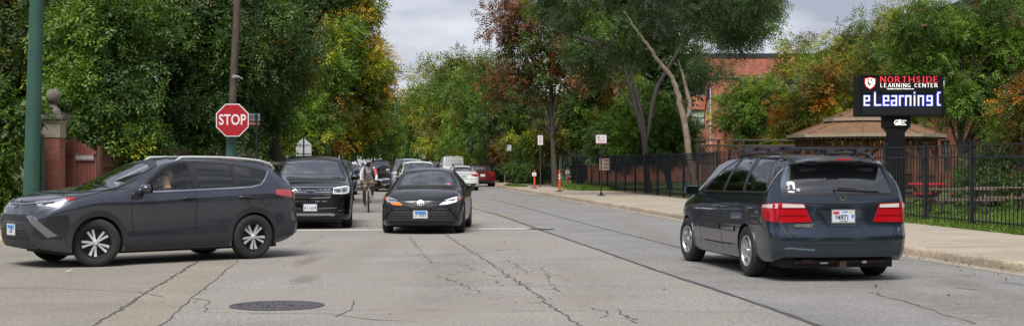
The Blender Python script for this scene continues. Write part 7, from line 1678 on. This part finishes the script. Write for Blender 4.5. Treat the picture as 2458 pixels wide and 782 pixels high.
# rider: right foot down (rider's right is the viewer's left)
M_SHW = mat('shirt_white', (.62, .62, .66), .8); M_SHG = mat('shirt_grey', (.42, .42, .45), .85); M_SHORT = mat('shorts_tan', (.38, .25, .18), .85); M_SOCK = mat('sock_grey', (.33, .35, .38), .8); M_SHOE = mat('shoe_pale', (.32, .27, .22), .6)
J = {'pel': (.25, 0, 1.0, .135), 'wai': (.33, 0, 1.14, .125), 'che': (.46, 0, 1.30, .15), 'upc': (.52, 0, 1.39, .12), 'nec': (.56, 0, 1.455, .052), 'hd0': (.60, 0, 1.53, .075), 'hd': (.61, 0, 1.58, .088),
     'sr': (.52, -.19, 1.375, .062), 'er': (.68, -.26, 1.14, .044), 'wr': (.93, -.225, .98, .03), 'sl': (.52, .19, 1.375, .062), 'el': (.68, .26, 1.14, .044), 'wl': (.93, .225, .98, .03),
     'hr': (.27, -.10, .95, .105), 'kr': (.58, -.13, .66, .062), 'cr': (.52, -.13, .45, .058), 'ar': (.42, -.13, .22, .036), 'hl': (.27, .10, .95, .105), 'kl': (.66, .13, .84, .064), 'cl': (.54, .13, .70, .058), 'al': (.35, .13, .545, .036)}
E_ = [('pel', 'wai'), ('wai', 'che'), ('che', 'upc'), ('upc', 'nec'), ('nec', 'hd0'), ('hd0', 'hd'), ('upc', 'sr'), ('sr', 'er'), ('er', 'wr'), ('upc', 'sl'), ('sl', 'el'), ('el', 'wl'), ('pel', 'hr'), ('hr', 'kr'), ('kr', 'cr'), ('cr', 'ar'), ('pel', 'hl'), ('hl', 'kl'), ('kl', 'cl'), ('cl', 'al')]
def zone_shirt(p): return p.z > 1.06 and p.z < 1.45 and abs(p.y) < .155
def zone_sleeve(p): return (abs(p.y) >= .155 and p.z > 1.0 and p.x < .90)
def zone_short(p): return p.z <= 1.06 and p.z > .74 and p.x < .52 - max(0, (.86 - p.z)) * .3 and abs(p.y) < .24
rd = skin_body('person', J, E_, 'pel', None, (cx0, cy, 0), [(zone_shirt, M_SHG), (zone_sleeve, M_SHW), (zone_short, M_SHORT)], M_SKIND, R(heading)); tag(rd, 'cyclist in white sleeved grey top, tan shorts and pale helmet riding between the cars', 'person')
# hands, feet
for q in (-1, 1):
    mb = MB(); base = Vector((.95, q * .225, .965)); 
    mb.box(base + Vector((.03, 0, -.015)), (.085, .075, .035), ry=R(20), bev=.012)
    for f_ in range(4): y = q * (.225 + (f_ - 1.5) * .02); mb.tube([(.98, y, .96), (1.03, y, .945), (1.055, y, .915), (1.045, y, .885 + .004 * f_)], [.011, .0105, .0095, .008], 6)
    mb.tube([(.95, q * .19, .955), (.985, q * .178, .93), (1.0, q * .185, .905)], [.012, .011, .009], 6); mb.build('hand', M_SKIND, rd, True)
for y, ank, sh in ((-.13, (.42, .22), .14), (.13, (.35, .545), .47)):
    mb = MB(); mb.tube([(ank[0] + .03, y, ank[1] + .10), (ank[0] + .005, y, ank[1] + .02), (ank[0], y, ank[1] - .03)], [.05, .043, .042], 10); mb.build('sock', M_SOCK, rd, True)
    mb = MB(); mb.box((ank[0] + .06, y, sh + .01), (.27, .095, .085), bev=.03, taper=(.8, .75)); mb.build('shoe', M_SHOE, rd, True)
M_HELM = mat('helmet_pale', (.58, .56, .54), .35, coat=.5)
mb = MB(); bmesh.ops.create_uvsphere(mb.bm, u_segments=24, v_segments=14, radius=1)
for v in mb.bm.verts:
    x, y, z = v.co; v.co = Vector((.60 + x * .145 - z * .01, y * .105, 1.60 + (z * .105 if z > 0 else z * .02)))
h_ = mb.build('helmet', M_HELM, rd, True, 60)
for y in (-.06, -.02, .02, .06):
    mb = MB(); pts = [Vector((.60 + .147 * math.cos(a), y * (1 - .25 * abs(math.cos(a))), 1.60 + .108 * math.sin(a) * math.sqrt(max(0, 1 - (y / .105)**2)))) for a in np.linspace(.25, 1.5, 7)]; mb.tube(pts, [.004, .012, .014, .014, .014, .012, .004], 6); mb.build('helmet_vent', M_BT, h_)
mb = MB(); mb.box((.695, 0, 1.555), (.03, .13, .035), bev=.01); mb.build('sunglasses', M_BT, rd, True)
mb = MB(); mb.box((.705, 0, 1.525), (.03, .022, .035), bev=.008); mb.build('nose', M_SKIND, rd, True)
mb = MB(); mb.box((.695, 0, 1.488), (.012, .05, .008), bev=.002); mb.build('mouth', mat('lip_dark', (.09, .03, .025), .5), rd)
mb = MB(); mb.box((.64, 0, 1.465), (.09, .09, .04), bev=.015); mb.build('beard', M_HAIRD, rd, True)
for q in (-1, 1):
    mb = MB(); mb.tube([(.50, q * .10, 1.455), (.60, q * .11, 1.42), (.63, q * .11, 1.32), (.52, q * .12, 1.18)], [.022, .024, .022, .02], 6); mb.build('backpack_strap', mat('strap_olive', (.06, .05, .03), .8), rd, True)
for k in range(3):      # red marks down the rider's left sleeve
    t = k / 3; a = Vector((.52, .19, 1.375)); b = Vector((.68, .26, 1.14)); p = a.lerp(b, .15 + .3 * k); mb = MB(); mb.lathe([(.067 - .008 * k, -.03), (.067 - .008 * k, .03)], 14, Matrix.Translation(p) @ (b - a).to_track_quat('Z', 'Y').to_matrix().to_4x4()); mb.build('sleeve_mark', mat('sleeve_red', (.5, .02, .04), .7), rd, True)
